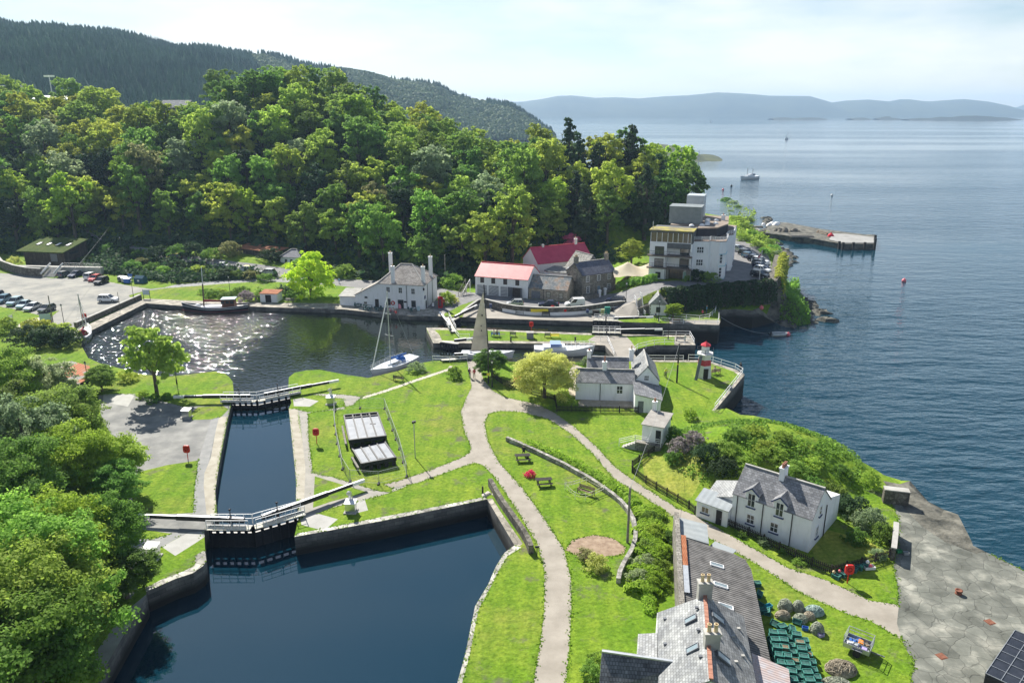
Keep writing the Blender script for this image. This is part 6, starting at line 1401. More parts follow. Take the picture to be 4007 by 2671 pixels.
# ---------------------------------------------------------------- cabinets, posts, lamps, poles, signs
def cabinet(label,px,py,s=1.):
    x,y=G(px,py); r=thing('control_cabinet',label,'cabinet',(x,y,0),R(random.uniform(-8,8)),'steel lock control cabinets')
    q=MB(); q.box(-.55*s,-.4*s,.12,.55*s,.4*s,1.15*s); q.build('body',STAIN,r); q=MB(); q.slab([(-.62*s,-.5*s,1.16*s),(.62*s,-.5*s,1.16*s),(.62*s,.5*s,1.32*s),(-.62*s,.5*s,1.32*s)],.05); q.build('lid',WPAINT,r)
    q=MB(); q.box(-.7*s,-.65*s,-.1,.7*s,.55*s,.12); q.build('plinth',CONC,r); return r
cabinet('steel cabinet on a plinth left of the middle lock gates',732,1632); cabinet('steel cabinet under the trees by the near left lock quay',598,2180,1.1)
for lb,px,py in (('tall steel cabinet with curved hood beside the mesh fencing',1296,1580),('tall steel cabinet with curved hood below the near right balance beam',1374,2000)):
    r=cabinet(lb,px,py,1.0); q=MB(); q.tube([(-.1,.45,.9),(-.1,.45,1.7),(-.12,.38,2.0),(-.15,.1,2.2),(-.15,-.1,2.2)],.24,10); q.build('hood',STAIN,r)
def pole(name,label,cat,base,topz,rr=.12,m=None,z=None,lean=(0,0),group=None):
    x,y=base; z0=zg(x,y,z); r=thing(name,label,cat,(x,y,z0),0,group); q=MB(); q.tube([(0,0,-.5),(lean[0],lean[1],topz)],[rr,rr*.75],8); q.build('shaft',m or GREYW,r); return r
r=pole('utility_pole','tall black wooden pole with yellow band on the lighthouse lawn','pole',G(2648,1497),6.6,.15,BLACK); q=MB(); q.tube([(0,0,3.1),(0,0,3.3)],.16,8); q.build('yellow_band',YEL,r)
r=pole('utility_pole','tall bare timber pole beside the lawn wall and the planting bed','pole',G(2455,2121),6.2,.14,GREYW)
r=pole('utility_pole','black pole with yellow notice by the garden shrub at the path','pole',G(1911,1500),6.0,.12,BLACK); q=MB(); q.box(-.25,-.15,1.4,.25,-.13,1.85); q.build('notice',YEL,r)
pole('utility_pole','pale wooden pole beside the bushy corner above the phone box','pole',T(1743,1110),7.4,.14,GREYW)
pole('utility_pole','thin dark pole by the car park notice board','pole',G(213,1290),7.,.12,GREYW)
pole('utility_pole','slim grey mast right of the car park at the quay wall','pole',G(470,1212),4.0,.07,GREYW)
def lamp(label,px,py,hh=4.6,z=None):
    x,y=T(px,py) if z is None else G(px,py,z); r=thing('street_lamp',label,'street lamp',(x,y,zg(x,y,z)),0,'black lantern lamp posts')
    q=MB(); q.lathe((0,0,0),[(.13,-.3),(.13,.0),(.1,.6),(.06,.8),(.05,hh-.6)],8); q.beam((-.3,0,hh-.9),(.3,0,hh-.9),.04); q.build('post',BLACK,r)
    q=MB(); q.lathe((0,0,hh-.6),[(.05,0),(.1,.02),(.19,.38)],4,0,False); q.build('lantern_glass',mat('frosted',(.6,.62,.62),(.7,.7,.7),2,rough=.3),r)
    q=MB(); q.lathe((0,0,hh-.22),[(.19,0),(.27,.02),(.12,.18),(.04,.24),(.0,.36)],4,0,False); q.build('lantern_cap',BLACK,r)
for a_ in (('lantern lamp post on the grass before the car park',253,1276),('lantern lamp post by the bins at the top of the car park',523,1166),('lantern lamp post on the bank behind the black hulled boat',901,1152),('lantern lamp post at the corner of the gravel yard trees',350,1523),('lantern lamp post on the path to the point lawn left of the lock',692,1500),('lantern lamp post at the fork beside the cottage fence',1926,1515),('lamp post before the lock hut window',2577,1255),('lamp post on the island lawn by the white rail',2614,1328),('lamp post at the road bend right of the parked dark van',2449,1183),('lamp post at the top of the left upper lane',476,985)): lamp(*a_)
r=pole('floodlight_pole','slim galvanised pole with twin cameras on the lawn by the mesh fencing','lamp post',G(1625,1791),5.,.07,STEEL); q=MB(); q.box(-.2,-.3,4.8,.02,.1,5.05); q.box(.05,-.25,4.85,.25,.1,5.1); q.build('camera_heads',BLACK,r)
def lifebuoy_stand(label,px,py,hh=1.9,z=None,rz=0.):
    x,y=T(px,py) if z is None else G(px,py,z); r=thing('lifebuoy_stand',label,'lifebuoy stand',(x,y,zg(x,y,z)),rz,'red lifebuoy stands')
    q=MB(); q.tube([(0,0,-.3),(0,0,hh-.8)],.05,8); q.build('post',RED,r)
    q=MB(); n=16; pr=[(.42*abs(math.cos(t))**.5*(1 if math.cos(t)>0 else -1),.5*abs(math.sin(t))**.5*(1 if math.sin(t)>0 else -1)+hh-.4) for t in [2*math.pi*i/n for i in range(n)]]
    q.add([(a,-.14,c) for a,c in pr]+[(a,.02,c) for a,c in pr],[tuple(range(n)),tuple(range(2*n-1,n-1,-1))]+[(i,n+i,n+(i+1)%n,(i+1)%n) for i in range(n)]); c=q.build('case',RED,r)
    q=MB(); q.tube([(.2*math.cos(t),-.16,hh-.4+.2*math.sin(t)) for t in np.linspace(0,6.28,13)],.04,6,caps=False); q.build('ring_mark',mat('dark_red',(.25,.01,.01),None),c)
for a_ in (('lifebuoy stand on the island behind the dark grey box',2079,1296),('lifebuoy stand at the curved wall right of the yellow banner',2162,1230),('lifebuoy stand on the quay wall by the moored yacht at the left',336,1262),('lifebuoy stand on the left lock side by the grass patch',736,1798),('lifebuoy stand on the lawn left of the mesh fencing',1240,1735,2.1),('lifebuoy stand on the grass before the lobster pots at the apron',3315,2280,1.9)): lifebuoy_stand(*a_)
def board(label,px,py,w_,hh,zb,cols,rz=0,name='notice_board',cat='notice board',legs=BLACK,z=None):
    x,y=T(px,py) if z is None else G(px,py,z); r=thing(name,label,cat,(x,y,zg(x,y,z)),rz); n=len(cols)
    for s_ in (-1,1): q=MB(); q.box(s_*w_/2-.05,-.05,-.3,s_*w_/2+.05,.05,zb+hh+.05); q.build('post',legs,r)
    for i,(c_,f0,f1) in enumerate(cols): q=MB(); q.box(-w_/2,-.07,zb+hh*f0,w_/2,-.052,zb+hh*f1); q.build('panel',c_,r)
PALEB=mat('pale_blue_board',(.45,.58,.60),(.52,.62,.63),2)
board('big pale notice board with dark red strip by the car park path',183,1272,2.1,1.9,.5,[(mat('maroon',(.22,.03,.06),None),.08,.36),(PALEB,.365,1.)],.15)
board('small upright notice on the grass at the far left path',45,1262,.7,1.3,.3,[(WPAINT,0,1)],.9)
board('white notice board on the grass between car park and basin',575,1168,1.6,1.2,.9,[(PALEB,0,1)],-.1)
board('blue and white information board behind the blue bin',512,1098,1.2,1.2,.6,[(LBLUE,.5,1),(WPAINT,0,.49)],-.1)
board('small white and yellow notice in the wood right of the lime tree',1332,1082,.8,1.2,.5,[(WPAINT,.35,1),(YEL,0,.34)],0)
for i,(px,py,lb) in enumerate(((1920,1212,'blue litter bin at the left end of the whitewashed wall'),(2298,1234,'blue litter bin at the right part of the whitewashed wall'))):
    x,y=G(px,py); r=thing('litter_bin',lb,'bin',(x,y,0),0,'blue litter bins on posts'); q=MB(); q.box(-.06,-.06,0,.06,.06,.6); q.box(-.45,-.3,0,.45,.3,.05); q.build('stand',CONC,r); q=MB(); q.box(-.28,-.22,.6,.28,.22,1.25); q.box(-.3,-.24,1.252,.3,.24,1.32); q.build('bin',NAVY,r)
for (px,py,w_,d_,hh,m_,lb) in ((2331,1234,1.4,.6,1.1,DARKW,'dark brown cabinet box by the curved wall'),(2358,1232,.7,.6,1.2,mat('sage',(.30,.34,.16),None),'sage green cabinet between brown box and teal box'),(2376,1230,1.1,.7,1.6,mat('teal_box',(.03,.20,.16),None),'tall teal green utility cabinet by the curved wall'),(2395,1221,.5,.3,1.,BLACK,'narrow black cabinet right of the teal one'),(2074,1323,1.3,1.2,1.2,GREYP,'dark grey box with pale top on the island lawn')):
    x,y=G(px,py); r=thing('utility_box',lb,'cabinet',(x,y,0)); q=MB(); q.box(-w_/2,-d_/2,-.1,w_/2,d_/2,hh); q.build('body',m_,r); q=MB(); q.box(-w_/2-.05,-d_/2-.05,hh+.002,w_/2+.05,d_/2+.05,hh+.07); q.build('lid',CONC if px==2074 else m_,r)
for i,(px,py,z_) in enumerate(((1848,1336,0),(2251,1338,0),(1999,1337,0))):
    x,y=G(px,py); q=MB(); q.lathe((x,y,0),[(.16,-.1),(.14,.8),(.2,.85),(.2,1.0),(0,1.02)],8); o=q.build('mooring_bollard',BLACK); tag(o,['black mooring post on the island edge left of the sail','black mooring post on the island edge behind the cottage tree','black mooring post on the island edge before the garden tree'][i],'bollard','island mooring posts')
# bins, phone box, letter box
for i,(px,py,w_,m_,lb) in enumerate(((475,1100,1.4,GREYP,'dark grey wheeled bin left of the blue one'),(488,1104,1.1,STEEL,'pale grey wheeled bin in the middle of three'),(500,1108,1.5,LBLUE,'bright blue wheeled bin beside the information board'))):
    x,y=T(px,py); r=thing('wheeled_bin',lb,'bin',(x,y,h(x,y)),-.1,'wheeled bins at the car park'); q=MB(); q.box(-w_/2,-.5,.15,w_/2,.5,1.2); q.build('body',m_,r); q=MB(); q.slab([(-w_/2-.05,-.55,1.21),(w_/2+.05,-.55,1.21),(w_/2+.05,.55,1.4),(-w_/2-.05,.55,1.4)],.06); q.build('lid',m_,r)
x,y=T(552,1106); r=thing('recycling_bank','large navy bottle bank with sloping lid beside the bins','bin',(x,y,h(x,y)),-.25); q=MB(); q.add([(-1.3,-.9,0),(1.3,-.9,0),(1.3,.9,0),(-1.3,.9,0),(-1.3,-.9,1.3),(1.3,-.9,1.3),(1.3,.9,1.3),(-1.3,.9,1.3),(-1.3,0,1.9),(1.3,0,1.9)],[(0,1,5,4),(1,2,6,9,5),(2,3,7,6),(3,0,4,8,7),(4,5,9,8),(6,7,8,9)]); q.build('body',mat('teal_navy',(.02,.08,.13),(.03,.10,.16),1),r); q=MB(); q.box(-.3,-.93,.5,.3,-.902,.9); q.build('label_panel',WPAINT,r)
x,y=G(1724,1203); r=thing('phone_box','red telephone kiosk beside the bushy corner','phone box',(x,y,0),-.1); q=MB(); q.box(-.45,-.45,0,.45,.45,2.25); q.lathe((0,0,2.251),[(.66,0),(.66,.12),(.3,.3),(0,.33)],4,0,False); q.build('kiosk',mat('phone_red',(.45,.02,.025),None),r); q=MB()
for j in range(6): q.box(-.3,-.47,.45+j*.28,.3,-.452,.66+j*.28)
q.build('panes',GLASS,r)
x,y=G(1738,1196); r=thing('post_box','small red wall letter box right of the telephone kiosk','post box',(x,y,0)); q=MB(); q.box(-.05,-.05,0,.05,.05,.9); q.build('post',BLACK,r); q=MB(); q.box(-.2,-.15,.9,.2,.15,1.5); q.build('box',RED,r)
for (px,py,m_,lb) in ((1695,1200,WPAINT,'white framed menu board right of the coffee house'),(1565,1206,mat('pink_board',(.75,.3,.35),None),'pink menu board by the coffee house door'),(1638,1215,PALEB,'pale blue board at the corner of the coffee house'),(1348,1192,PALEB,'pale blue board at the left end of the lean-to')):
    x,y=G(px,py); r=thing('sandwich_board',lb,'sign',(x,y,0),random.uniform(-.2,.2)); q=MB(); q.slab([(-.3,-.22,0),(.3,-.22,0),(.3,-.02,1.0),(-.3,-.02,1.0)],.04); q.slab([(.3,.22,0),(-.3,.22,0),(-.3,.02,1.0),(.3,.02,1.0)],.04); q.build('panels',BLACK if m_ is WPAINT else m_,r); q=MB(); q.slab([(-.25,-.26,.15),(.25,-.26,.15),(.25,-.06,.95),(-.25,-.06,.95)],.02); q.build('poster',m_,r)
# benches, tables
def bench(label,px,py,rz=0,m=None,z=None,w_=1.6):
    x,y=T(px,py) if z is None else G(px,py,z); r=thing('bench',label,'bench',(x,y,zg(x,y,z)),rz,'benches'); m=m or DARKW
    q=MB()
    for i in range(4): q.box(-w_/2,-.42+i*.12,.42,w_/2,-.32+i*.12,.46)
    q.build('seat',m,r); q=MB()
    for i in range(3): q.box(-w_/2,.08,.56+i*.14,w_/2,.12,.66+i*.14)
    q.build('backrest',m,r)
    for s_ in (-1,1): q=MB(); q.box(s_*w_/2-.04,-.42,-.1,s_*w_/2+.04,-.35,.62); q.box(s_*w_/2-.04,.06,-.1,s_*w_/2+.04,.13,.98); q.box(s_*w_/2-.04,-.42,.58,s_*w_/2+.04,.08,.64); q.build('leg',m,r)
    return r
bench('dark bench on the lawn by the narrow path near the white yacht',1558,1490,R(160)); bench('brown wooden bench with a taped cordon on the curved lawn',2295,1930,R(-35),TIMBER,w_=1.9)
bench('black bench facing the whitewashed wall, left of two',2033,1228,0); bench('black bench against the whitewashed wall, right of two',2136,1236,0)
bench('blue bench where two people sit on the island',1939,1316,R(180),LBLUE,z=0); bench('small black bench on the island between the blue bench and the grey box',2007,1316,R(180),BLACK,z=0,w_=1.1); bench('small black bench on the island beside the yellow bench',2143,1320,R(180),BLACK,z=0,w_=1.1); bench('yellow bench on the island lawn',2171,1322,R(180),YEL,z=0)
bench('brown bench behind the lighthouse facing the sea',2800,1464,R(200),TIMBER,z=0); bench('dark bench at the seaward end of the island',2664,1335,R(175),BLACK,z=0); bench('small bench at the outer sea lock quay',2645,1262,R(180),TIMBER,z=0); bench('long green bench against the coffee house wall',1445,1199,0,mat('green_slats',(.05,.13,.09),None),z=0,w_=2.4)
def picnic(label,px,py,rz=0,m=None):
    x,y=T(px,py); r=thing('picnic_table',label,'picnic table',(x,y,h(x,y)),rz,'picnic tables'); m=m or DARKW; q=MB()
    for i in range(5): q.box(-.95,-.36+i*.15,.72,.95,-.24+i*.15,.76)
    q.build('tabletop',m,r)
    for s_ in (-1,1): q=MB(); q.box(-.95,s_*.72-.13,.42,.95,s_*.72+.13,.46); q.build('seat',m,r)
    for s_ in (-.7,.7): q=MB(); q.beam((s_,-.6,0),(s_,-.25,.72),.08); q.beam((s_,.6,0),(s_,.25,.72),.08); q.beam((s_,-.8,.38),(s_,.8,.38),.08); q.build('leg_frame',m,r)
picnic('dark picnic table on the lawn in front of the red azalea',2045,1800,.1); picnic('dark picnic table on the lawn between the red azalea and the path',2128,1895,.15); picnic('weathered picnic table beside the white quay shed',1135,1180,0,GREYW)
# tape cordon round the bench
cp=GP([(2210,1915),(2295,1890),(2365,1925),(2290,1958),(2250,1952)]); r=thing('tape_cordon','sagging yellow and white tape cordon round the wooden bench','barrier',(*cp[0],0)); q=MB(); pp=MB()
for i in range(5):
    a=Vector((cp[i][0]-cp[0][0],cp[i][1]-cp[0][1],0)); b2=Vector((cp[(i+1)%5][0]-cp[0][0],cp[(i+1)%5][1]-cp[0][1],0)); pp.box(a.x-.02,a.y-.02,-.1,a.x+.02,a.y+.02,.95)
    for zz in (.85,.5):
        pr=None
        for j in range(9): t=j/8; p=a.lerp(b2,t)+Vector((0,0,zz-.25*4*t*(1-t)*.6)); 
        for j in range(8):
            t0,t1=j/8,(j+.8)/8; f_=lambda t:a.lerp(b2,t)+Vector((0,0,zz-.6*t*(1-t)*.7)); q.beam(f_(t0),f_(t1),.02,.09)
pp.build('stakes',WPAINT,r); q.build('tape',mat('tape',(.75,.7,.35),(.85,.85,.8),3),r)
# cafe furniture
def cafe(label,px,py,rz,n=4,m=None):
    x,y=G(px,py); r=thing('cafe_table',label.replace('set','table'),'table',(x,y,0),rz); m=m or mat('green_metal',(.03,.09,.09),(.05,.12,.12),3); q=MB(); q.lathe((0,0,.7),[(0,0),(.42,0),(.42,.04),(0,.045)],12); q.build('tabletop',m,r); q=MB(); q.tube([(0,0,0),(0,0,.7)],.05,6); q.lathe((0,0,0),[(.25,0),(.2,.05),(.05,.06)],8); q.build('pedestal',m,r)
    for i in range(n):
        a=rz+i*2*math.pi/n+.4; cx,cy=x+.75*math.cos(a),y+.75*math.sin(a); c=thing('cafe_chair','%s chair of the %s'%(['right','far','left','near'][i],label),'chair',(cx,cy,0),a+math.pi/2,'green metal cafe chairs')
        q=MB(); q.box(-.22,-.22,.43,.22,.22,.47); q.build('seat',m,c); q=MB(); q.box(-.22,-.24,.48,.22,-.2,.88); q.build('backrest',m,c)
        for sx in (-.18,.18):
            for sy in (-.18,.18): q=MB(); q.box(sx-.02,sy-.02,0,sx+.02,sy+.02,.43); q.build('leg',m,c)
cafe('cafe set at the left end of the quay terrace',1372,1191,0.,2); cafe('cafe set left of the long green bench',1402,1200,.5); cafe('cafe set before the long green bench',1440,1214,.2); cafe('cafe set left of the seated drinkers',1482,1215,.8); cafe('cafe set right of the coffee house door',1612,1218,.1,3)
# ---------------------------------------------------------------- pier
r=thing('pier','stone and timber pier with concrete deck running out from the headland','pier',(*G(3100,905),-.9),0); o=Vector((*G(3100,905),0))
pl=[(x-o.x,y-o.y) for x,y in GP([(2996,902),(3171,922),(3240,934),(3300,944),(3424,944),(3424,908),(3385,908),(3205,885),(3081,862),(3030,860),(3006,870)],-1.2)]
q=MB(); q.prism(pl,-7,-1.2); q.build('masonry',GM['shore_rock'],r)
pl=[(x-o.x,y-o.y) for x,y in GP([(3245,928),(3300,940),(3422,940),(3422,918),(3300,905),(3260,905)],-1.0)]
q=MB(); q.prism(pl,-1.19,-.95); q.build('deck',GM['ramp'],r)
q=MB(); 
for px,py in ((3424,944),(3424,930),(3385,944),(3340,944),(3300,944),(3285,940)): x,y=G(px,py,-1); q.box(x-o.x-.35,y-o.y-.5,-6,x-o.x+.35,y-o.y+.1,-.4 if px not in(3424,) else .9)
a=G(3300,945,-2);b2=G(3424,945,-2); q.beam((a[0]-o.x,a[1]-o.y-.2,-1.7),(b2[0]-o.x,b2[1]-o.y-.2,-1.7),.3,.5); q.beam((a[0]-o.x,a[1]-o.y-.2,-2.7),(b2[0]-o.x,b2[1]-o.y-.2,-2.7),.3,.5); q.build('timber_fender',DARKW,r)
q=MB(); a=[Vector((*G(px,py,z_),z_))-o for px,py,z_ in ((3172,931,-3.8),(3208,936,-3.8),(3240,902,-.6),(3204,893,-.6))]
for i in range(7): q.beam(a[0].lerp(a[3],i/6),a[1].lerp(a[2],i/6),.7,.2)
q.beam(a[0],a[3],.5,.5); q.beam(a[1],a[2],.5,.5); q.build('timber_stair',TIMBER,r)
for (px,py,n_,sc,m_,lb,nm,ct) in ((3082,893,26,1.4,STONED,'heap of dark nets and rubble on the pier root','net_heap','net heap'),(3022,868,8,1.3,WPAINT,'white builders bags by the pier root','bag_pile','bags'),(2985,880,9,.9,mat('pink_float',(.75,.12,.14),None),'cluster of pink and red floats on the pier yard','float_pile','floats')):
    x,y=G(px,py,-1); q=MB()
    for i in range(n_): 
        ax,ay=random.uniform(-1,1)*sc*3,random.uniform(-1,1)*sc*1.6; rr=random.uniform(.5,1)*sc; q.lathe((ax,ay,-.3),[(rr*1.1,0),(rr,.3*rr),(rr*.6,.9*rr),(0,rr*1.1)],7)
    ob=q.build(nm,m_); ob.location=(x,y,-2.1 if px>3000 else h(x,y)); tag(ob,lb,ct)
for i,(px,py) in enumerate(((2945,868),(2975,872),(3140,905))):
    x,y=G(px,py,0); ob=MB()
    for j in range(5): ob.beam((-4,-.5+j*.45,.2+.25*(j%2)),(4,-1.2+j*.45,.2+.25*(j%2)),.4)
    ob=ob.build('timber_stack',GREYW); ob.location=(x,y,(h(x,y) if i<2 else -2.1)); tag(ob,['stack of grey baulks on the yard above the pier root','shorter stack of grey baulks beside the first on the pier yard','stack of old timber on the pier deck'][i],'timber stack')
# yard surface at the pier root
# ---------------------------------------------------------------- fishing gear bottom right
def creel(r,x,y,z,rz,m=TEAL,s=1.):
    q=MB(); w_,d_,hh=.34*s,.24*s,.19*s; M=Matrix.Translation((x,y,z))@Matrix.Rotation(rz,4,'Z')
    e=[(-w_,-d_,0),(w_,-d_,0),(w_,d_,0),(-w_,d_,0)]; t=[(a,b2,hh*2) for a,b2,c_ in e]
    for k_ in range(4):
        for p,s2 in ((e[k_],e[(k_+1)%4]),(t[k_],t[(k_+1)%4]),(e[k_],t[k_])): q.beam(M@Vector(p),M@Vector(s2),.045*s)
    q.box(-w_*.94,-d_*.94,.02,w_*.94,d_*.94,hh*1.9,0,M); return q
NETS=mat('creel_net',(.025,.085,.08),(.06,.20,.17),6,kind='brick',rowh=.07,brw=.07,mortar=.012,rough=.8); NETB=mat('creel_net_brown',(.20,.15,.09),(.30,.25,.16),5,kind='brick',rowh=.07,brw=.07,mortar=.012)
cnt=0
base0=G(3030,2560); 
cols_=[((3023,2500),(3092,2700)),((3055,2502),(3125,2700)),((3088,2508),(3160,2700)),((3125,2512),(3190,2700))]
proto={}
for nm,m_ in (('a',NETS),('b',NETB)):
    q=creel(None,0,0,0,0); me=q.mesh('creel',[m_,TEAL]); 
    for i,pl_ in enumerate(me.polygons): pl_.material_index=0 if i>=len(me.polygons)-6 else 1
    proto[nm]=me
ordn=['first','second','third','fourth','fifth','sixth','seventh','eighth','ninth','tenth','eleventh','twelfth']
for ci,(a,b2) in enumerate([((3023,2530),(3085,2790)),((3050,2532),(3115,2790)),((3080,2536),(3146,2790)),((3112,2540),(3180,2790)),((3142,2548),(3212,2790))]):
    A_=Vector(G(*a,0));B2=Vector(G(*b2,0)); n_=9; ht_=[4,4,3,4,3][ci]
    for i in range(n_):
        for zz in range(ht_):
            top_=zz==ht_-1
            if not top_ and 0<i<n_-1 and ci not in(0,4): continue
            p=A_.lerp(B2,i/(n_-1)); ob=bpy.data.objects.new('creel',proto['b' if (i*3+ci*5+zz)%7==0 else 'a']); COL.objects.link(ob); ob.location=(p.x+random.uniform(-.07,.07),p.y+random.uniform(-.07,.07),zz*.39); ob.rotation_euler.z=math.atan2((B2-A_).y,(B2-A_).x)+R(90)+random.uniform(-.14,.14)
            tag(ob,'teal creel, layer %s, %s along column %s of the block by the blue roof'%(['one','two','three','four'][zz],ordn[i],['one','two','three','four','five'][ci]),'creel','creels stacked by the blue shed roof')
for i in range(6):
    p=Vector(G(3262+i*22,2247-i*9)); ob=bpy.data.objects.new('creel',proto['a']); COL.objects.link(ob); ob.location=(p.x,p.y-.55,0); ob.rotation_euler.z=R(-52+i*3); tag(ob,'green creel in the row by the picket fence corner, %s from its left end'%ordn[i],'creel','creels in a row at the picket fence corner')
for i,(px,py) in enumerate(((2960,2290),(2967,2330),(2975,2372),(2985,2395),(3005,2400),(3035,2442),(3060,2460),(3095,2468),(3118,2440))):
    p=Vector(G(px,py)); ob=bpy.data.objects.new('creel',proto['a']); COL.objects.link(ob); ob.location=(p.x,p.y,0); ob.rotation_euler=(R(20*(i%3)),0,i*1.1); tag(ob,'loose tumbled creel %s along the overgrown heap right of the dark net store'%ordn[i],'creel','loose creels in the overgrown heap')
def ropeheap(label,px,py,rx,ry,rz_,m_):
    x,y=G(px,py); g=np.random.default_rng(px); q=MB()
    n_=80
    for i in range(n_):
        ax=Vector(g.normal(size=3)).normalized(); bx=ax.orthogonal().normalized(); cx_=ax.cross(bx); a0=g.uniform(0,6.28); pts=[]; k_=g.uniform(.93,1.06)
        for t in np.linspace(0,g.uniform(2.5,5.),11):
            d=bx*math.cos(t+a0)+cx_*math.sin(t+a0); pts.append((d.x*rx*k_,d.y*ry*k_,max(.02,d.z)*rz_*k_*1.15))
        q.tube(pts,.03,4,caps=False)
    q.lathe((0,0,0),[(rx*.8,0),(rx*.78,rz_*.35),(rx*.5,rz_*.7),(0,rz_*.8)],12); ob=q.build('rope_heap',m_); ob.location=(x,y,0); return tag(ob,label,'rope heap','rope heaps beside the creels')
RP_=mat('grey_green_rope',(.20,.23,.17),(.42,.44,.34),5,detail=8,bump=1,bscale=.1); RB_=mat('tan_rope',(.25,.21,.15),(.45,.40,.30),5,detail=8,bump=1,bscale=.1)
for a_ in (('dome of grey green rope at the back left of the heaps',3072,2380,.62,.62,.8,RP_),('small dome of rope at the back middle of the heaps',3122,2382,.5,.5,.72,RP_),('long mound of blue green rope at the back right',3185,2395,.85,.6,.55,mat('blue_rope',(.22,.33,.30),(.45,.55,.50),5,bump=1,bscale=.1)),('flat tan rope coil at the left of the heaps',3062,2412,.65,.5,.5,RB_),('pale rope mound in the centre of the heaps',3130,2425,.6,.5,.5,RP_),('rope dome at the right front of the heaps',3197,2470,.55,.55,.75,RP_),('tan rope mound right of centre',3165,2415,.5,.45,.45,RB_),('big brown rope pile at the bottom edge',3290,2620,1.2,.9,.6,RB_),('green white rope pile in the bottom sack',3270,2690,1.3,.9,.6,RP_)): ropeheap(*a_)
for (px,py,w_,m_,lb) in ((3005,2376,.7,mat('cyan_crate',(.05,.30,.40),None),'cyan slatted crate leaning by the dark store roof'),(3150,2462,.5,LBLUE,'blue fish box in the middle of the gear'),(3212,2488,.5,mat('lilac_plastic',(.42,.35,.65),None),'lilac plastic box at the right of the gear'),(3060,2478,.5,LBLUE,'blue box lying at the front left of the gear'),(3400,2222,1.0,WPAINT,'white fish box holding a pink float by the picket fence'),(3518,2160,.5,mat('green_crate',(.05,.32,.12),None),'green and yellow crate behind the boundary wall'),(3545,2168,.5,STEEL,'grey crate behind the boundary wall')):
    x,y=G(px,py); r=thing('fish_box',lb,'crate',(x,y,0),random.uniform(-.5,.5)); q=MB(); w2=w_*.62; q.box(-w_/2,-w2/2,0,w_/2,w2/2,.04); q.build('base',m_,r); q=MB(); q.box(-w_/2,-w2/2,.041,w_/2,-w2/2+.03,.28); q.box(-w_/2,w2/2-.03,.041,w_/2,w2/2,.28); q.box(-w_/2,-w2/2+.031,.041,-w_/2+.03,w2/2-.031,.28); q.box(w_/2-.03,-w2/2+.031,.041,w_/2,w2/2-.031,.28); q.build('sides',m_,r)
def buoy(label,x,y,z,rr,m_): q=MB(); n=8; q.lathe((0,0,0),[(rr*math.sin(math.pi*i/n),rr-rr*math.cos(math.pi*i/n)) for i in range(n+1)],10); q.tube([(0,0,rr*1.9),(0,0,rr*2.3)],rr*.2,6); o=q.build('buoy',m_); o.location=(x,y,z); return tag(o,label,'buoy')
PK=mat('pink_buoy',(.80,.16,.18),(.85,.22,.25),2,rough=.4)
buoy('pink float lying in the white fish box',*G(3405,2220,.1),.06,.2,PK); buoy('white float hanging on the picket fence',*G(3395,2200,.8),.7,.17,WPAINT); buoy('green float on the picket fence',*G(3370,2215,.6),.5,.15,TEAL); buoy('cream float on the fence corner',*G(3263,2238,.5),.4,.15,BUFF); buoy('pink float on the fence corner',*G(3285,2234,.5),.4,.14,PK)
buoy('pink mooring buoy alone on open water right of the headland',*G(3537,1102,-4),-4.3,.6,PK); buoy('pink buoy off the end of the dinghy',*G(3084,1312,-4),-4.2,.45,PK); buoy('pink float on the slipway rocks',*G(2979,1212,-1),-1.0,.5,PK); buoy('large red buoy hanging at the pier side',*G(3250,931,-2.6),-3.2,1.15,mat('red_buoy',(.65,.03,.05),None)); buoy('small pale buoy on the water above the pier',*G(3255,767,-4),-4.3,.7,WPAINT); buoy('dark mooring buoy near the two masted motor boat',*G(2862,730,-4),-4.3,.7,BLACK); buoy('small red buoy left of the dark mooring buoy',*G(2829,745,-4),-4.3,.7,PK)
# trailer
x,y=G(3355,2545); r=thing('trailer','grey cage sided trailer loaded with blue and orange fishing gear on the grass','trailer',(x,y,0),R(-38))
q=MB(); q.box(-1.0,-.75,.45,1.0,.75,.5); q.box(-1.,-.75,.501,1.,-.71,.85); q.box(-1.,.71,.501,1.,.75,.85); q.box(-1.,-.709,.501,-.96,.709,.85); q.box(.96,-.709,.501,1.,.709,.85); q.build('bed',STEEL,r)
q=MB()
for sx in (-.98,.98):
    for sy in (-.73,.73): q.beam((sx,sy,.85),(sx,sy,1.5),.05)
for z_ in (1.5,1.2):
    for sx in (-.98,.98): q.beam((sx,-.73,z_),(sx,.73,z_),.035)
    for sy in (-.73,.73): q.beam((-.98,sy,z_),(.98,sy,z_),.035)
for i in range(1,10): q.beam((-.98+i*.196,-.73,.85),(-.98+i*.196,-.73,1.5),.008); q.beam((-.98+i*.196,.73,.85),(-.98+i*.196,.73,1.5),.008)
q.build('cage',STEEL,r)
for sy in (-.85,.85):
    q=MB(); q.tube([(.1,sy-.09,.3),(.1,sy+.09,.3)],.3,14); q.build('wheel',RUBBER,r); q=MB(); q.box(-.3,sy-.1,.62,.5,sy+.1,.66); q.build('mudguard',GREYP,r)
q=MB(); q.beam((1.0,0,.42),(2.0,0,.42),.08); q.build('drawbar',GREYP,r)
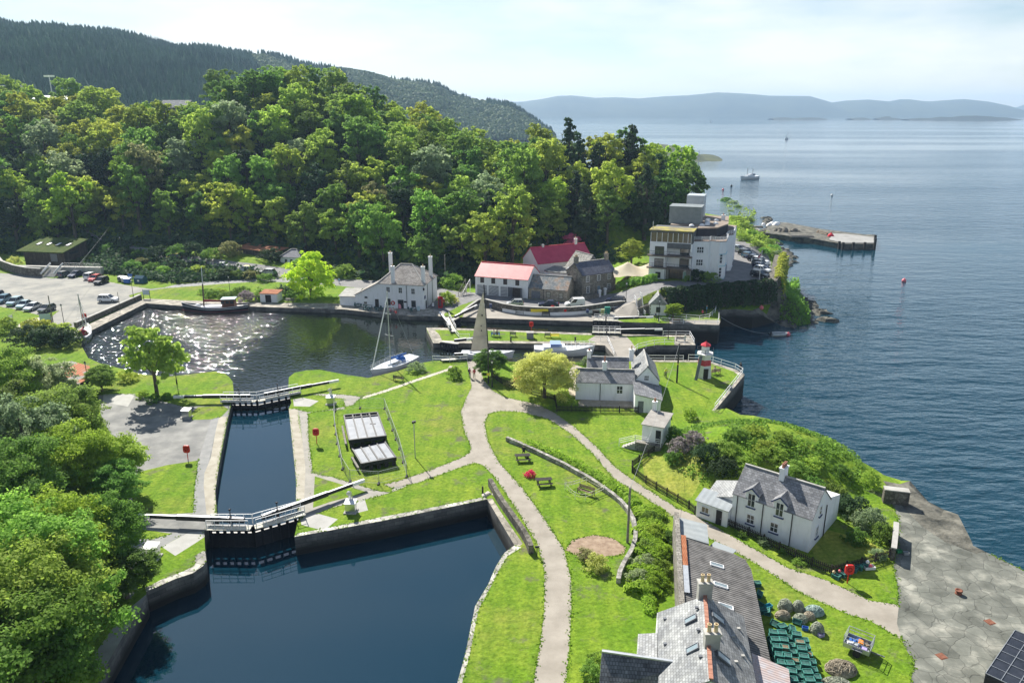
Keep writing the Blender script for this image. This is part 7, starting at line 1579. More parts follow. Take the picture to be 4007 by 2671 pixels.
for i,(a,b2,m_,s_) in enumerate(((-.5,.2,LBLUE,.5),(-.1,.35,LBLUE,.45),(.1,.1,mat('orange_plastic',(.85,.28,.04),None),.5),(.45,-.3,LBLUE,.4),(-.5,-.4,WPAINT,.5),(.0,-.45,STEEL,.4),(.6,.3,TIMBER,.4),(.55,-.45,MC['lilac_plastic'],.4))):
    q=MB(); q.box(-s_/2,-s_/3,0,s_/2,s_/3,.25,0,Matrix.Translation((a,b2,.52+.08*(i%3)))@Matrix.Rotation(i*.9,4,'Z')@Matrix.Rotation(.2,4,'X')); ob=q.build('gear_box',m_); ob.location=r.location; ob.rotation_euler=r.rotation_euler; tag(ob,'%s box in the cage trailer'%['blue tilted','second blue','bright orange','small blue corner','white','grey','brown wooden','lilac'][i],'crate')
# rusty bollard and plates on apron
x,y=G(3750,2322); q=MB(); q.lathe((0,0,0),[(.3,0),(.3,.1),(.2,.15),(.2,.28),(.33,.32),(.33,.4),(.24,.42),(.22,.38),(0,.38)],12); o=q.build('mooring_bollard',mat('rust_brown',(.16,.06,.035),(.24,.10,.06),4)); o.location=(x,y,0); tag(o,'squat rusty mooring bollard on the stone apron','bollard')
for (px,py,lb) in ((3873,2432,'rusty square plate set in the apron near its edge'),(3684,2566,'rusty square plate set in the lower apron')):
    x,y=G(px,py); q=MB(); q.box(-.3,-.28,.004,.3,.28,.03); q.box(-.36,-.34,.003,.36,.34,.012); o=q.build('access_plate',MC['rust_brown']); o.location=(x,y,0); o.rotation_euler.z=.3; tag(o,lb,'manhole cover')
x,y=G(2407,2160+6); r=pole('short_post','x','post',G(2101,2175),1.1,.05,BLACK); r['label']='small black post with sign plate at the end of the rubble wall'; q=MB(); q.box(-.2,-.06,.95,.2,.06,1.15); q.build('plate',BLACK,r)
r=pole('short_post','dark stub post among pale stones at the reach corner','post',G(1889,1930),.9,.12,DARKW)
# white stones / concrete mount by lock corner
x,y=G(1915,1935); q=MB()
for i in range(7): q.lathe((random.uniform(-.6,.8),random.uniform(-.4,.4),-.05),[(.35,0),(.3,.12),(.15,.25),(0,.28)],6)
o=q.build('pale_stones',mat('pale_stone',(.5,.45,.40),(.62,.57,.52),3)); o.location=(x,y,0); tag(o,'pile of pale stones at the corner of the reach','stones')
# flagpole and flag
x,y=T(2970,1108); r=pole('flagpole','white flagpole with a union flag at the hotel car park','flagpole',(x,y),7.6,.07,WPAINT)
q=MB(); fw,fh=1.3,.8
vs=[];
for i in range(7):
    for j in range(5): vs.append((-.08-fw*i/6*.6,.12*math.sin(i*1.1),6.9-fh*j/4-i*.12))
q.add(vs,[(i*5+j,(i+1)*5+j,(i+1)*5+j+1,i*5+j+1) for i in range(6) for j in range(4)]); 
q.m=[0]*24
fm=q.mesh('flag',[NAVY,mat('flag_red',(.6,.02,.04),None),WPAINT])
for i,pl_ in enumerate(fm.polygons):
    a,b2=divmod(i,4); pl_.material_index=1 if (b2 in(1,) or a==3) else 2 if (b2==2 or a in(2,)) else 0
o=bpy.data.objects.new('flag',fm); COL.objects.link(o); o.parent=r
# floodlight mast far left
x,z=atdist(205,375,440); zt=atdist(202,302,440)[1]; r=thing('floodlight_mast','tall floodlight mast with four lamps on the plateau at the left','lamp post',(x,440,z-3)); q=MB(); q.tube([(0,0,-3),(0,0,zt-z+3)],.28,6); q.build('mast',STEEL,r); q=MB()
for s_ in (-2.2,-.8,.8,2.2): q.box(s_-.6,-.4,zt-z+3,s_+.6,.4,zt-z+4.0)
q.build('lamps',WPAINT,r)
# overhead wires
def wire(label,a,b2,sag=1.,rr=.02):
    A_=Vector(a);B2=Vector(b2); q=MB(); q.tube([A_.lerp(B2,t)-Vector((0,0,sag*4*t*(1-t))) for t in np.linspace(0,1,14)],rr,4); o=q.build('overhead_wire',mat('wire',(.30,.32,.32),None)); return tag(o,label,'cable')
tp=lambda p,z:Vector((*p,z))
wire('overhead cable from the lawn pole to the lighthouse lawn pole',tp(G(2455,2121),6.1),tp(G(2648,1497),6.5),.8,.018)
wire('twin overhead cable dropping across the car park to the upper pole',tp(G(300,1150),.5) if 0 else tp(G(213,1290),6.8),tp(T(440,945),8),.6,.03)
# ================================================================ vehicles
CARG=mat('car_glass',(.02,.025,.03),(.04,.045,.05),2,rough=.05,spec=.9)
def paint(nm,c,mtl=.3): return mat('paint_'+nm,c,tuple(min(1,x*1.1+.005) for x in c),1,rough=.25,metal=mtl,spec=.6)
PT=dict(navy=paint('navy',(.012,.022,.07)),black=paint('black',(.012,.012,.015)),white=paint('white',(.75,.76,.77),0),silver=paint('silver',(.50,.53,.56),.5),grey=paint('grey',(.14,.15,.16)),red=paint('red',(.45,.015,.02),.1),blue=paint('blue',(.07,.16,.24)),ice=paint('ice_blue',(.30,.40,.46),.4),yellow=paint('yellow',(.75,.65,.05),0))
CARP={}
def car_proto(kind):
    if kind=='van': st=[(-2.2,1.0,.84),(-2.15,1.05,.88),(0,1.05,.9),(.9,1.05,.9),(1.7,.95,.88),(2.05,.75,.82),(2.2,.55,.7)]; gb=(-2.17,1.15,1.05); gt=(-2.1,.35,1.85); gw=(.86,.78)
    elif kind=='suv': st=[(-2.2,.8,.74),(-2.08,1.02,.87),(-1.5,1.04,.91),(0,1.02,.92),(.8,1.0,.92),(1.6,.93,.89),(2.05,.82,.82),(2.2,.6,.7)]; gb=(-2.05,1.05,1.02); gt=(-1.75,.25,1.62); gw=(.86,.70)
    elif kind=='saloon': st=[(-2.3,.65,.7),(-2.15,.92,.82),(-1.5,.93,.87),(0,.9,.88),(.8,.9,.88),(1.6,.8,.86),(2.15,.68,.8),(2.3,.5,.68)]; gb=(-1.75,1.0,.9); gt=(-1.05,.2,1.42); gw=(.82,.62)
    else: st=[(-1.95,.75,.7),(-1.88,.95,.83),(-1.4,.96,.87),(0,.94,.88),(.7,.93,.88),(1.4,.85,.86),(1.85,.72,.8),(1.98,.5,.68)]; gb=(-1.9,.95,.94); gt=(-1.5,.15,1.48); gw=(.82,.65)
    q=MB(); vs=[]
    for x,zb,w in st: vs+=[(x,-w*.9,.27),(x,-w,.5),(x,-w*.97,zb),(x,w*.97,zb),(x,w,.5),(x,w*.9,.27)]
    n=len(st); q.add(vs,[(i*6+j,i*6+(j+1)%6,(i+1)*6+(j+1)%6,(i+1)*6+j) for i in range(n-1) for j in range(6)]+[tuple(range(5,-1,-1)),tuple(range((n-1)*6,n*6))],0)
    L=[(gb[0],-gw[0],gb[2]-.02),(gb[1],-gw[0],gb[2]-.02),(gb[1],gw[0],gb[2]-.02),(gb[0],gw[0],gb[2]-.02)]; Tt=[(gt[0],-gw[1],gt[2]),(gt[1],-gw[1],gt[2]),(gt[1],gw[1],gt[2]),(gt[0],gw[1],gt[2])]
    q.slab([(a,b2,c+.05) for a,b2,c in Tt],.06)
    for a,b2 in zip(L,Tt): q.beam(a,b2,.09)
    for f in ((.42,),(.75,)) if kind!='van' else ((.62,),):
        for s_ in (0,2):
            i0,i1=(0,1) if s_==0 else (3,2); a=Vector(L[i0]).lerp(Vector(L[i1]),f[0]); b2=Vector(Tt[i0]).lerp(Vector(Tt[i1]),f[0]); q.beam(a,b2,.07)
    if kind=='van':
        for s_ in ((0,1),(3,2)):
            a=[Vector(L[s_[0]]),Vector(L[s_[0]]).lerp(Vector(L[s_[1]]),.62),Vector(Tt[s_[0]]).lerp(Vector(Tt[s_[1]]),.62),Vector(Tt[s_[0]])]; o_=Vector((0,-.02 if s_[0]==0 else .02,0)); q.add([p+o_ for p in a],[(0,1,2,3)])
        q.add([Vector(p)+Vector((-.02,0,0)) for p in (L[0],L[3],Tt[3],Tt[0])],[(3,2,1,0)])
    body=q.mesh('body',[PT['white']]); g=MB(); g.add(L+Tt,[(0,1,5,4),(1,2,6,5),(2,3,7,6),(3,0,4,7)]); gm=g.mesh('windows',[CARG])
    w=MB(); w.tube([(0,-.1,0),(0,.1,0)],.33,16); wm=w.mesh('wheel',[RUBBER]); w=MB(); w.tube([(0,-.11,0),(0,.11,0)],.2,10); rm=w.mesh('rim',[STEEL])
    hl=MB(); hl.box(-.12,-.16,-.07,.03,.16,.07); hm=hl.mesh('headlight',[mat('headlight_glass',(.6,.62,.65),None,rough=.1)]); tm=hl.mesh('tail_light',[mat('tail_red',(.4,.01,.01),None,rough=.2)])
    CARP[kind]=(body,gm,wm,rm,hm,tm,st)
for k_ in ('van','suv','saloon','hatch'): car_proto(k_)
def car(label,kind,col,front,rear,z=None,group=None,cat='car'):
    a=Vector(T(*front) if z is None else G(*front,z)); b2=Vector(T(*rear) if z is None else G(*rear,z)); c=(a+b2)/2; d=(a-b2).normalized(); zz=h(c.x,c.y) if z is None else z
    body,gm,wm,rm,hm,tm,st=CARP[kind]; r=thing('parked_'+('van' if kind=='van' else 'car'),label,cat,(c.x,c.y,zz+.01),math.atan2(d.y,d.x),group)
    def ad(nm,me,loc=(0,0,0),par=None): o=bpy.data.objects.new(nm,me); COL.objects.link(o); o.parent=par or r; o.location=loc; return o
    bo=ad('body',body); bo.material_slots[0].link='OBJECT'; bo.material_slots[0].material=PT[col]; ad('windows',gm)
    e=st[-1][0]
    for sx in (-.62,.64):
        for sy in (-.82,.82): w=ad('wheel',wm,(e*sx,sy,.33)); ad('rim',rm,(0,0,0),w)
    for sy in (-.55,.55): ad('headlight',hm,(e-.02,sy,.62)); ad('tail_light',tm,(-e+.1,sy,.78))
    return r
gA='cars parked below the turf roofed hut'; gB='cars parked nose down along the lower edge of the car park'
car('grey hatchback first from left below the turf roofed hut','hatch','grey',(283,1074),(228,1088),group=gA); car('navy car second from left below the turf roofed hut','saloon','navy',(266,1092),(326,1072),group=gA); car('white car between the navy and red cars below the hut','suv','white',(385,1080),(331,1098),group=gA); car('red car below the hut between white and black cars','hatch','red',(345,1108),(399,1088),group=gA); car('black car at the right end of the row below the hut','suv','black',(366,1120),(428,1098),group=gA)
car('dark blue car at the left picture edge in the lower car park row','hatch','navy',(-35,1178),(15,1152),group=gB); car('blue car second in the lower car park row','suv','blue',(-18,1196),(45,1168),group=gB); car('pale blue estate third in the lower car park row','suv','ice',(26,1205),(92,1178),group=gB); car('silver blue car fourth in the lower car park row','saloon','ice',(64,1216),(128,1187),group=gB); car('silver saloon fifth in the lower car park row','saloon','silver',(92,1225),(165,1196),group=gB); car('dark grey car at the right end of the lower car park row','hatch','grey',(152,1228),(216,1207),group=gB)
car('white crossover parked alone by the quay parapet','suv','white',(462,1180),(388,1180))
gL='vehicles along the upper lane'
r=car('black and yellow chequered vehicle with yellow roof on the upper lane','suv','black',(648,1016),(712,1016),group=gL)
q=MB(); q.box(-1.6,-.62,1.66,.2,.62,1.7); q.build('yellow_roof',YEL,r); q=MB()
for i in range(8):
    for j in range(2):
        if (i+j)%2: continue
        for sy in (-.945,.925): q.box(-1.6+i*.4,sy,.55+j*.2,-1.22+i*.4,sy+.02,.74+j*.2)
q.build('chequer_marking',YEL,r)
car('black car half hidden by bushes on the upper lane','saloon','black',(750,1032),(800,1036),group=gL); car('silver car among the bushes on the upper lane','saloon','silver',(838,1046),(893,1048),group=gL)
r=car('white four by four with yellow bonnet and markings on the lane','suv','white',(928,1062),(994,1066),group=gL); q=MB(); q.box(1.0,-.8,1.0,2.0,.8,1.03) if 0 else q.box(.9,-.75,1.0,1.55,.75,1.035); q.box(-1.5,-.5,1.67,.1,.5,1.71); q.build('yellow_panel',YEL,r)
car('silver crossover beside the small white lodge','suv','silver',(1012,1072),(1082,1078),group=gL)
gR='vehicles on the road behind the curved wall'
car('silver car behind the left part of the curved wall','hatch','silver',(1982,1196),(2048,1196),group=gR); car('dark blue car behind the yellow banner','saloon','navy',(2112,1199),(2182,1200),group=gR)
car('white panel van parked behind the curved wall','van','white',(2208,1200),(2288,1197),group=gR,cat='van'); car('dark metallic people carrier with sun glint on the road bend','suv','navy',(2380,1190),(2436,1178),group=gR)
gH='cars parked beside the hotel'
for i,(x_,y_,c_,k_,lb) in enumerate(((1412,672,'silver','suv','silver car at the top of the hotel car park'),(1512,722,'black','suv','black estate second from the top beside the hotel'),(1540,750,'blue','hatch','small blue car third from the top beside the hotel'),(1605,772,'navy','saloon','navy saloon fourth from the top beside the hotel'),(1622,794,'black','suv','black car fifth from the top beside the hotel'),(1668,812,'white','suv','white car sixth from the top beside the hotel'),(1672,842,'grey','suv','dark grey car seventh beside the hotel'),(1675,872,'navy','hatch','small navy car eighth beside the hotel'),(1690,908,'white','hatch','small white hatchback next to last beside the hotel'),(1662,968,'black','suv','large black estate nearest the flagpole'))):
    cx,cy=2400+x_*.3444,750+y_*.3444; car(lb,k_,c_,(cx+24,cy+5),(cx-24,cy-3),z=4.6,group=gH)
# ================================================================ boats
def hull_mb(L,Bm,D_,sheer=.35,tr=.55,keel=.5,n=14,fine=1.0):
    vs=[];S_=[]
    for i in range(n+1):
        t=i/n; x=-L/2+L*t; w=Bm/2*(tr+(1-tr)*math.sin(min(1,t/.45)*math.pi/2) if t<.45 else max(.015,(1-((t-.45)/.55)**(2.2*fine)))); sh=D_+sheer*(2*t-.9)**2*(1.25 if t>.45 else .6)
        xs=x+(.12*L*max(0,t-.85)/.15*.35)
        for a,c in ((0,-keel),(.55,-keel*.45),(.93,.1),(1,sh)): vs.append((x if c<sh else xs,w*a,c)); 
        S_.append((xs,w,sh))
    full=[]
    for i in range(n+1):
        s=vs[i*4:(i+1)*4]; full+= [(s[3][0],-s[3][1],s[3][2]),(s[2][0],-s[2][1],s[2][2]),(s[1][0],-s[1][1],s[1][2]),s[0],s[1],s[2],s[3]]
    q=MB(); q.add(full,[(i*7+j,(i+1)*7+j,(i+1)*7+j+1,i*7+j+1) for i in range(n) for j in range(6)],0,True); q.add(full[:7],[tuple(range(7))]); return q,S_
def boat(name,label,loc,rz,L,Bm,D_,hm,dm,cat='boat',sheer=.35,tr=.55,inset=.0,group=None):
    r=thing(name,label,cat,loc,rz,group); q,S_=hull_mb(L,Bm,D_,sheer,tr,keel=.6); q.build('hull',hm,r)
    d=MB(); n=len(S_); vs=[]
    for x,w,s in S_: vs+=[(x,-w*.96,s-.06-inset),(x,w*.96,s-.06-inset)]
    d.add(vs,[(i*2,(i+1)*2,(i+1)*2+1,i*2+1) for i in range(n-1)]); d.build('deck',dm,r)
    return r,S_
GEL=mat('gelcoat',(.74,.76,.78),(.80,.81,.82),1,rough=.25,spec=.6); BHUL=mat('black_hull',(.012,.013,.02),(.02,.02,.03),1,rough=.3,spec=.6)
DECKT=mat('teak_deck',(.36,.27,.17),(.45,.35,.24),2)
def line(r,nm,pts,rr,m): q=MB(); q.tube(pts,rr,5); return q.build(nm,m,r)
# black barge
pf=Vector((*G(722,1228,-1),-1)); pb=Vector((*G(962,1220,-1),-1)); d=(pf-pb); c=(pf+pb)/2; r,S_=boat('sailing_barge','black hulled wooden sailing boat with red furled sail and brown wheelhouse',(c.x,c.y+1.2,-1),math.atan2(d.y,d.x),d.length*1.05,3.9,1.25,BHUL,mat('pale_deck',(.45,.43,.40),(.55,.53,.5),1),sheer=.75,tr=.45,inset=.25)
for zf,m_ in ((1.0,WPAINT),(.72,WPAINT),(.28,mat('red_boot',(.25,.05,.05),None))):
    q=MB()
    for s_ in (-1,1): 
        for (x0,w0,s0),(x1,w1,s1) in zip(S_,S_[1:]): q.beam((x0,s_*(w0*(.93+.07*zf)+.02),s0*zf-(.02 if zf==1 else 0)),(x1,s_*(w1*(.93+.07*zf)+.02),s1*zf-(.02 if zf==1 else 0)),.06,.09)
    q.build('rubbing_strake',m_,r)
Lh=d.length/2
q=MB(); q.box(-Lh*.62,-1.1,1.0,-Lh*.22,1.1,2.9); wh=q.build('wheelhouse',mat('mahogany',(.13,.05,.03),(.19,.08,.05),2,rough=.4),r); q=MB(); q.box(-Lh*.66,-1.25,2.902,-Lh*.18,1.25,3.0); q.build('wheelhouse_roof',mat('pale_green_roof',(.45,.58,.55),None),wh)
q=MB(); 
for x_ in np.linspace(-Lh*.6,-Lh*.3,3): 
    for s_ in (-1.12,1.1): q.box(x_,s_,2.0,x_+.7,s_+.02,2.6)
q.build('windows',GLASS,wh)
q=MB(); q.box(-Lh*.18,-1.0,1.0,Lh*.5,1.0,1.35); q.build('hatch_cover',mat('silver_hatch',(.55,.56,.6),(.65,.66,.7),1),r)
q=MB(); q.tube([(Lh*.42,0,.5),(Lh*.42-.3,0,6.3)],.16,8,0); q.build('mast',TIMBER,r); line(r,'topmast',[(Lh*.42-.3,0,6.3),(Lh*.42-.5,0,10.)],.09,WPAINT)
q=MB(); q.tube([(Lh*.42,0,2.6),(0,.1,2.5),(-Lh*.45,.1,2.2)],[.28,.24,.12],8); q.build('furled_sail',mat('tan_red_sail',(.20,.03,.03),(.28,.05,.05),2),r)
for s_ in (-1.6,1.6): line(r,'shroud',[(Lh*.38,s_,1.2),(Lh*.42-.3,0,6.2)],.02,BLACK)
q=MB(); q.lathe((Lh*.62,0,1.1),[(.8,0),(.7,.5),(.2,.8),(0,.85)],8); q.build('canvas_cover',WPAINT,r)
# white yacht on the point
def yacht(label,bow,stern,mtop,z=-1.,Bm=3.4,furl=True,cover=LBLUE,name='yacht',hm=GEL,sail=None,gr=None):
    pf=Vector((*G(*bow,z),z)); pb=Vector((*G(*stern,z),z)); d=pf-pb; c=(pf+pb)/2; L=d.length
    r,S_=boat(name,label,tuple(c),math.atan2(d.y,d.x),L,Bm,1.05,hm,GEL,cat='yacht',sheer=.25,tr=.75,group=gr)
    mb_=c+d*.08; mh=atdist(mtop[0],mtop[1],mb_.y)[1]-z
    q=MB(); q.add([(-L*.12,-.85,.95),(L*.22,-.45,.95),(L*.22,.45,.95),(-L*.12,.85,.95),(-L*.10,-.7,1.45),(L*.17,-.3,1.3),(L*.17,.3,1.3),(-L*.10,.7,1.45)],[(0,1,5,4),(1,2,6,5),(2,3,7,6),(3,0,4,7),(4,5,6,7)]); co_=q.build('cabin',GEL,r)
    q=MB(); 
    for s_ in (-1,1): q.beam((-L*.06,s_*.80,1.2),(L*.1,s_*.6,1.18),.03,.16)
    q.build('cabin_window',GLASS,co_)
    line(r,'mast',[(L*.08,0,1.0),(L*.08,0,mh)],.09,STEEL); 
    q=MB(); q.beam((L*.08,-1.0,mh*.45),(L*.08,1.0,mh*.45),.05); q.beam((L*.08,-.7,mh*.72),(L*.08,.7,mh*.72),.05); q.build('spreaders',STEEL,r)
    line(r,'forestay_sail' if furl else 'forestay',[(L*.5,0,1.3),(L*.08,0,mh*.93)],.09 if furl else .02,WPAINT)
    line(r,'backstay',[(-L*.49,0,1.1),(L*.08,0,mh)],.015,STEEL)
    for s_ in (-1,1): line(r,'shroud',[(L*.06,s_*Bm*.47,1.0),(L*.08,s_*.9,mh*.45),(L*.08,0,mh*.9)],.012,STEEL)
    q=MB(); q.tube([(L*.07,0,2.1),(-L*.3,0,2.05)],[.17,.12],8); q.build('boom_cover',cover,r)
    q=MB(); q.lathe((-L*.16,0,1.1),[(.95,0),(.85,.5),(.5,.85),(0,.9)],8); q.build('spray_hood',cover,r)
    q=MB()
    for s_ in (-1,1):
        for i in range(2,len(S_)-1,2): x,w,s=S_[i]; q.box(x-.02,s_*w*.95-.02,s,x+.02,s_*w*.95+.02,s+.65)
        for zz in (.35,.65):
            for (x0,w0,s0),(x1,w1,s1) in zip(S_[2:],S_[3:]): q.beam((x0,s_*w0*.95,s0+zz),(x1,s_*w1*.95,s1+zz),.02)
    q.build('guard_rail',STEEL,r); return r,L,mh
yacht('white sailing yacht with blue covers moored against the point lawn',(1458,1474),(1622,1412),(1521,1140))
yacht('yacht with maroon deck trim moored at the left end of the basin',(345,1303),(318,1342),(293,1148),cover=mat('maroon_cover',(.25,.03,.04),None),Bm=2.8)
yacht('white motor sailer lying in the dock behind the garden tree',(2310,1385),(2090,1388),(2200,1180),cover=WPAINT)if 0 else None
pf=Vector((*G(2318,1386,-1),-1)); pb=Vector((*G(2090,1386,-1),-1)); d=pf-pb; c=(pf+pb)/2; r,S_=boat('motor_yacht','large white boat with railed foredeck lying in the dock behind the garden tree',tuple(c),math.atan2(d.y,d.x),d.length,3.4,1.25,GEL,GEL,sheer=.35,tr=.8); Lh=d.length/2
q=MB(); q.box(-Lh*.7,-1.1,1.1,Lh*.05,1.1,1.75); q.build('cabin',GEL,r); q=MB(); q.box(-Lh*.45,-1.2,1.752,-Lh*.1,1.2,2.3); q.build('blue_canopy',mat('canopy_blue',(.25,.35,.65),None),r)
q=MB()
for s_ in (-1,1):
    for (x0,w0,s0),(x1,w1,s1) in list(zip(S_,S_[1:]))[6:]: 
        q.box(x0-.03,s_*w0*.92-.03,s0,x0+.03,s_*w0*.92+.03,s0+.8)
        for zz in (.4,.8): q.beam((x0,s_*w0*.92,s0+zz),(x1,s_*w1*.92,s1+zz),.04)
q.build('guard_rail',WPAINT,r)
# yacht under tan sail
pf=Vector((*G(2005,1402,-1),-1)); pb=Vector((*G(1806,1398,-1),-1)); d=pf-pb; c=(pf+pb)/2; r,S_=boat('sailing_yacht','yacht with a tall weathered grey sail hoisted in the dock mouth',tuple(c),math.atan2(d.y,d.x),d.length,3.2,1.0,GEL,GEL,cat='yacht'); L=d.length
Y=c.y; mx,mz=atdist(1911,1368,Y); tx,tz=atdist(1891,1140,Y); cx_,cz=atdist(1843,1372,Y)
lo=lambda X,Z,dy=0: Vector((X-c.x,dy,Z+1))
SAILM=mat('weathered_sail',(.30,.28,.23),(.44,.41,.34),.35,rough=.85,tr=.15,detail=5)
q=MB(); n=10; A0=lo(mx,mz);A1=lo(tx,tz);B0=lo(cx_,cz)
vs=[]
for i in range(n+1):
    t=i/n; m0=A0.lerp(A1,t); l0=B0.lerp(A1,t)+Vector((-.28*math.sin(t*math.pi),0,0))
    for j in range(7): f_=j/6; p=m0.lerp(l0,f_); vs.append((p.x,p.y+.35*math.sin(f_*math.pi)*(1-t),p.z+( -.12*math.sin(f_*math.pi) if i==0 else 0)))
q.add(vs,[(i*7+j,(i+1)*7+j,(i+1)*7+j+1,i*7+j+1) for i in range(n) for j in range(6)],0,True); so_=q.build('sail',SAILM,r)
q=MB()
for t in (.22,.42,.6,.78): a=A0.lerp(A1,t); b2=B0.lerp(A1,t); q.beam(a+Vector((0,-.06,0)),b2+Vector((0,-.06,.1)),.03,.06)
q.build('sail_battens',mat('pale_batten',(.5,.48,.42),None),so_)
for (t,f_,w_,hh) in ((.60,.45,.22,.32),(.42,.5,.16,.25),(.34,.45,.16,.3)):
    p=A0.lerp(A1,t).lerp(B0.lerp(A1,t),f_); q=MB(); q.box(p.x-w_/2,p.y-.09,p.z-hh/2,p.x+w_/2,p.y-.07,p.z+hh/2); q.build('sail_patch',BLACK,so_)
line(r,'mast',[A0-Vector((-.12,0,2.3)),A1+Vector((.12,0,1.2))],.1,BLACK)
line(r,'boom',[A0+Vector((0,0,-.15)),B0+Vector((-.3,0,-.1))],.09,BLACK)
q=MB(); q.tube([B0+Vector((0,-.2,-1.6)),B0+Vector((0,-.2,-.3))],.3,8); q.build('sail_cover',NAVY,r)
# boats on the sea
def seaboat(label,p0,p1,mtops,cat='yacht',cov=TEAL,two=False,D_=1.1):
    pf=Vector((*G(*p1,-4),-4)); pb=Vector((*G(*p0,-4),-4)); d=pf-pb; c=(pf+pb)/2; L=d.length; r,S_=boat('moored_yacht',label,tuple(c),math.atan2(d.y,d.x),L,L*.3,D_,GEL,GEL,cat=cat,sheer=.4)
    for i,(mx,my) in enumerate(mtops):
        X,Z_=atdist(mx,my,c.y); lx=(X-c.x); q=MB(); q.tube([(lx,0,.8),(lx,0,Z_+4)],.22,6); q.build('mast',STEEL,r)
    q=MB(); q.box(-L*.2,-L*.09,D_-.1,L*.2,L*.09,D_+.9); q.box(-L*.12,-L*.07,D_+.9,L*.05,L*.07,D_+1.6); q.build('cabin',GEL,r); q=MB(); q.box(-L*.22,-L*.1,D_+.9,-L*.12,L*.1,D_+1.7); q.build('canopy',cov,r); return r
seaboat('white two masted motor sailer moored on open water',(2966,699),(2899,703),[(2951,657),(2922,658)],cov=NAVY,D_=1.9)
seaboat('white yacht with tall mast and teal cover moored beside the wood',(2714,685),(2746,683),[(2736,588)],D_=1.6)
seaboat('small distant yacht motoring far out in the sound',(3071,546),(3085,546),[(3082,514),(3075,527)],D_=2.)
seaboat('tiny boat near the far shore of the sound',(2779,476),(2784,476),[(2781,466)],D_=2.)
r,S_=boat('dinghy','grey inflatable dinghy with outboard moored off the sea lock',(*G(3049,1312,-4),-4),R(8),3.6,1.6,.35,mat('hypalon',(.45,.48,.47),(.55,.57,.56),1),GREYP,sheer=.15,tr=.9); q=MB(); q.box(-2.1,-.15,.1,-1.75,.15,.95); q.build('outboard',BLACK,r); q=MB(); 
for s_ in (-1,1): q.tube([(x,s_*w,.4) for x,w,s in S_],.22,8)
q.build('tubes',MC['hypalon'],r)
r,S_=boat('inflatable_boat','white inflatable work boat tied under the pier end',(*G(3302,951,-4),-4),R(175),5.5,2.2,.5,GEL,GREYP,sheer=.2,tr=.9); q=MB(); q.box(-2.9,-.3,.2,-2.5,.3,1.4); q.build('outboard',BLACK,r); q=MB()
for s_ in (-1,1): q.tube([(x,s_*w,.55) for x,w,s in S_],.3,8)
q.build('tubes',GEL,r)
wire('green mooring rope from the sea lock quay to the dinghy',(*G(2820,1240,0),0),(*G(3005,1305,-3.9),-3.9),.8,.05)
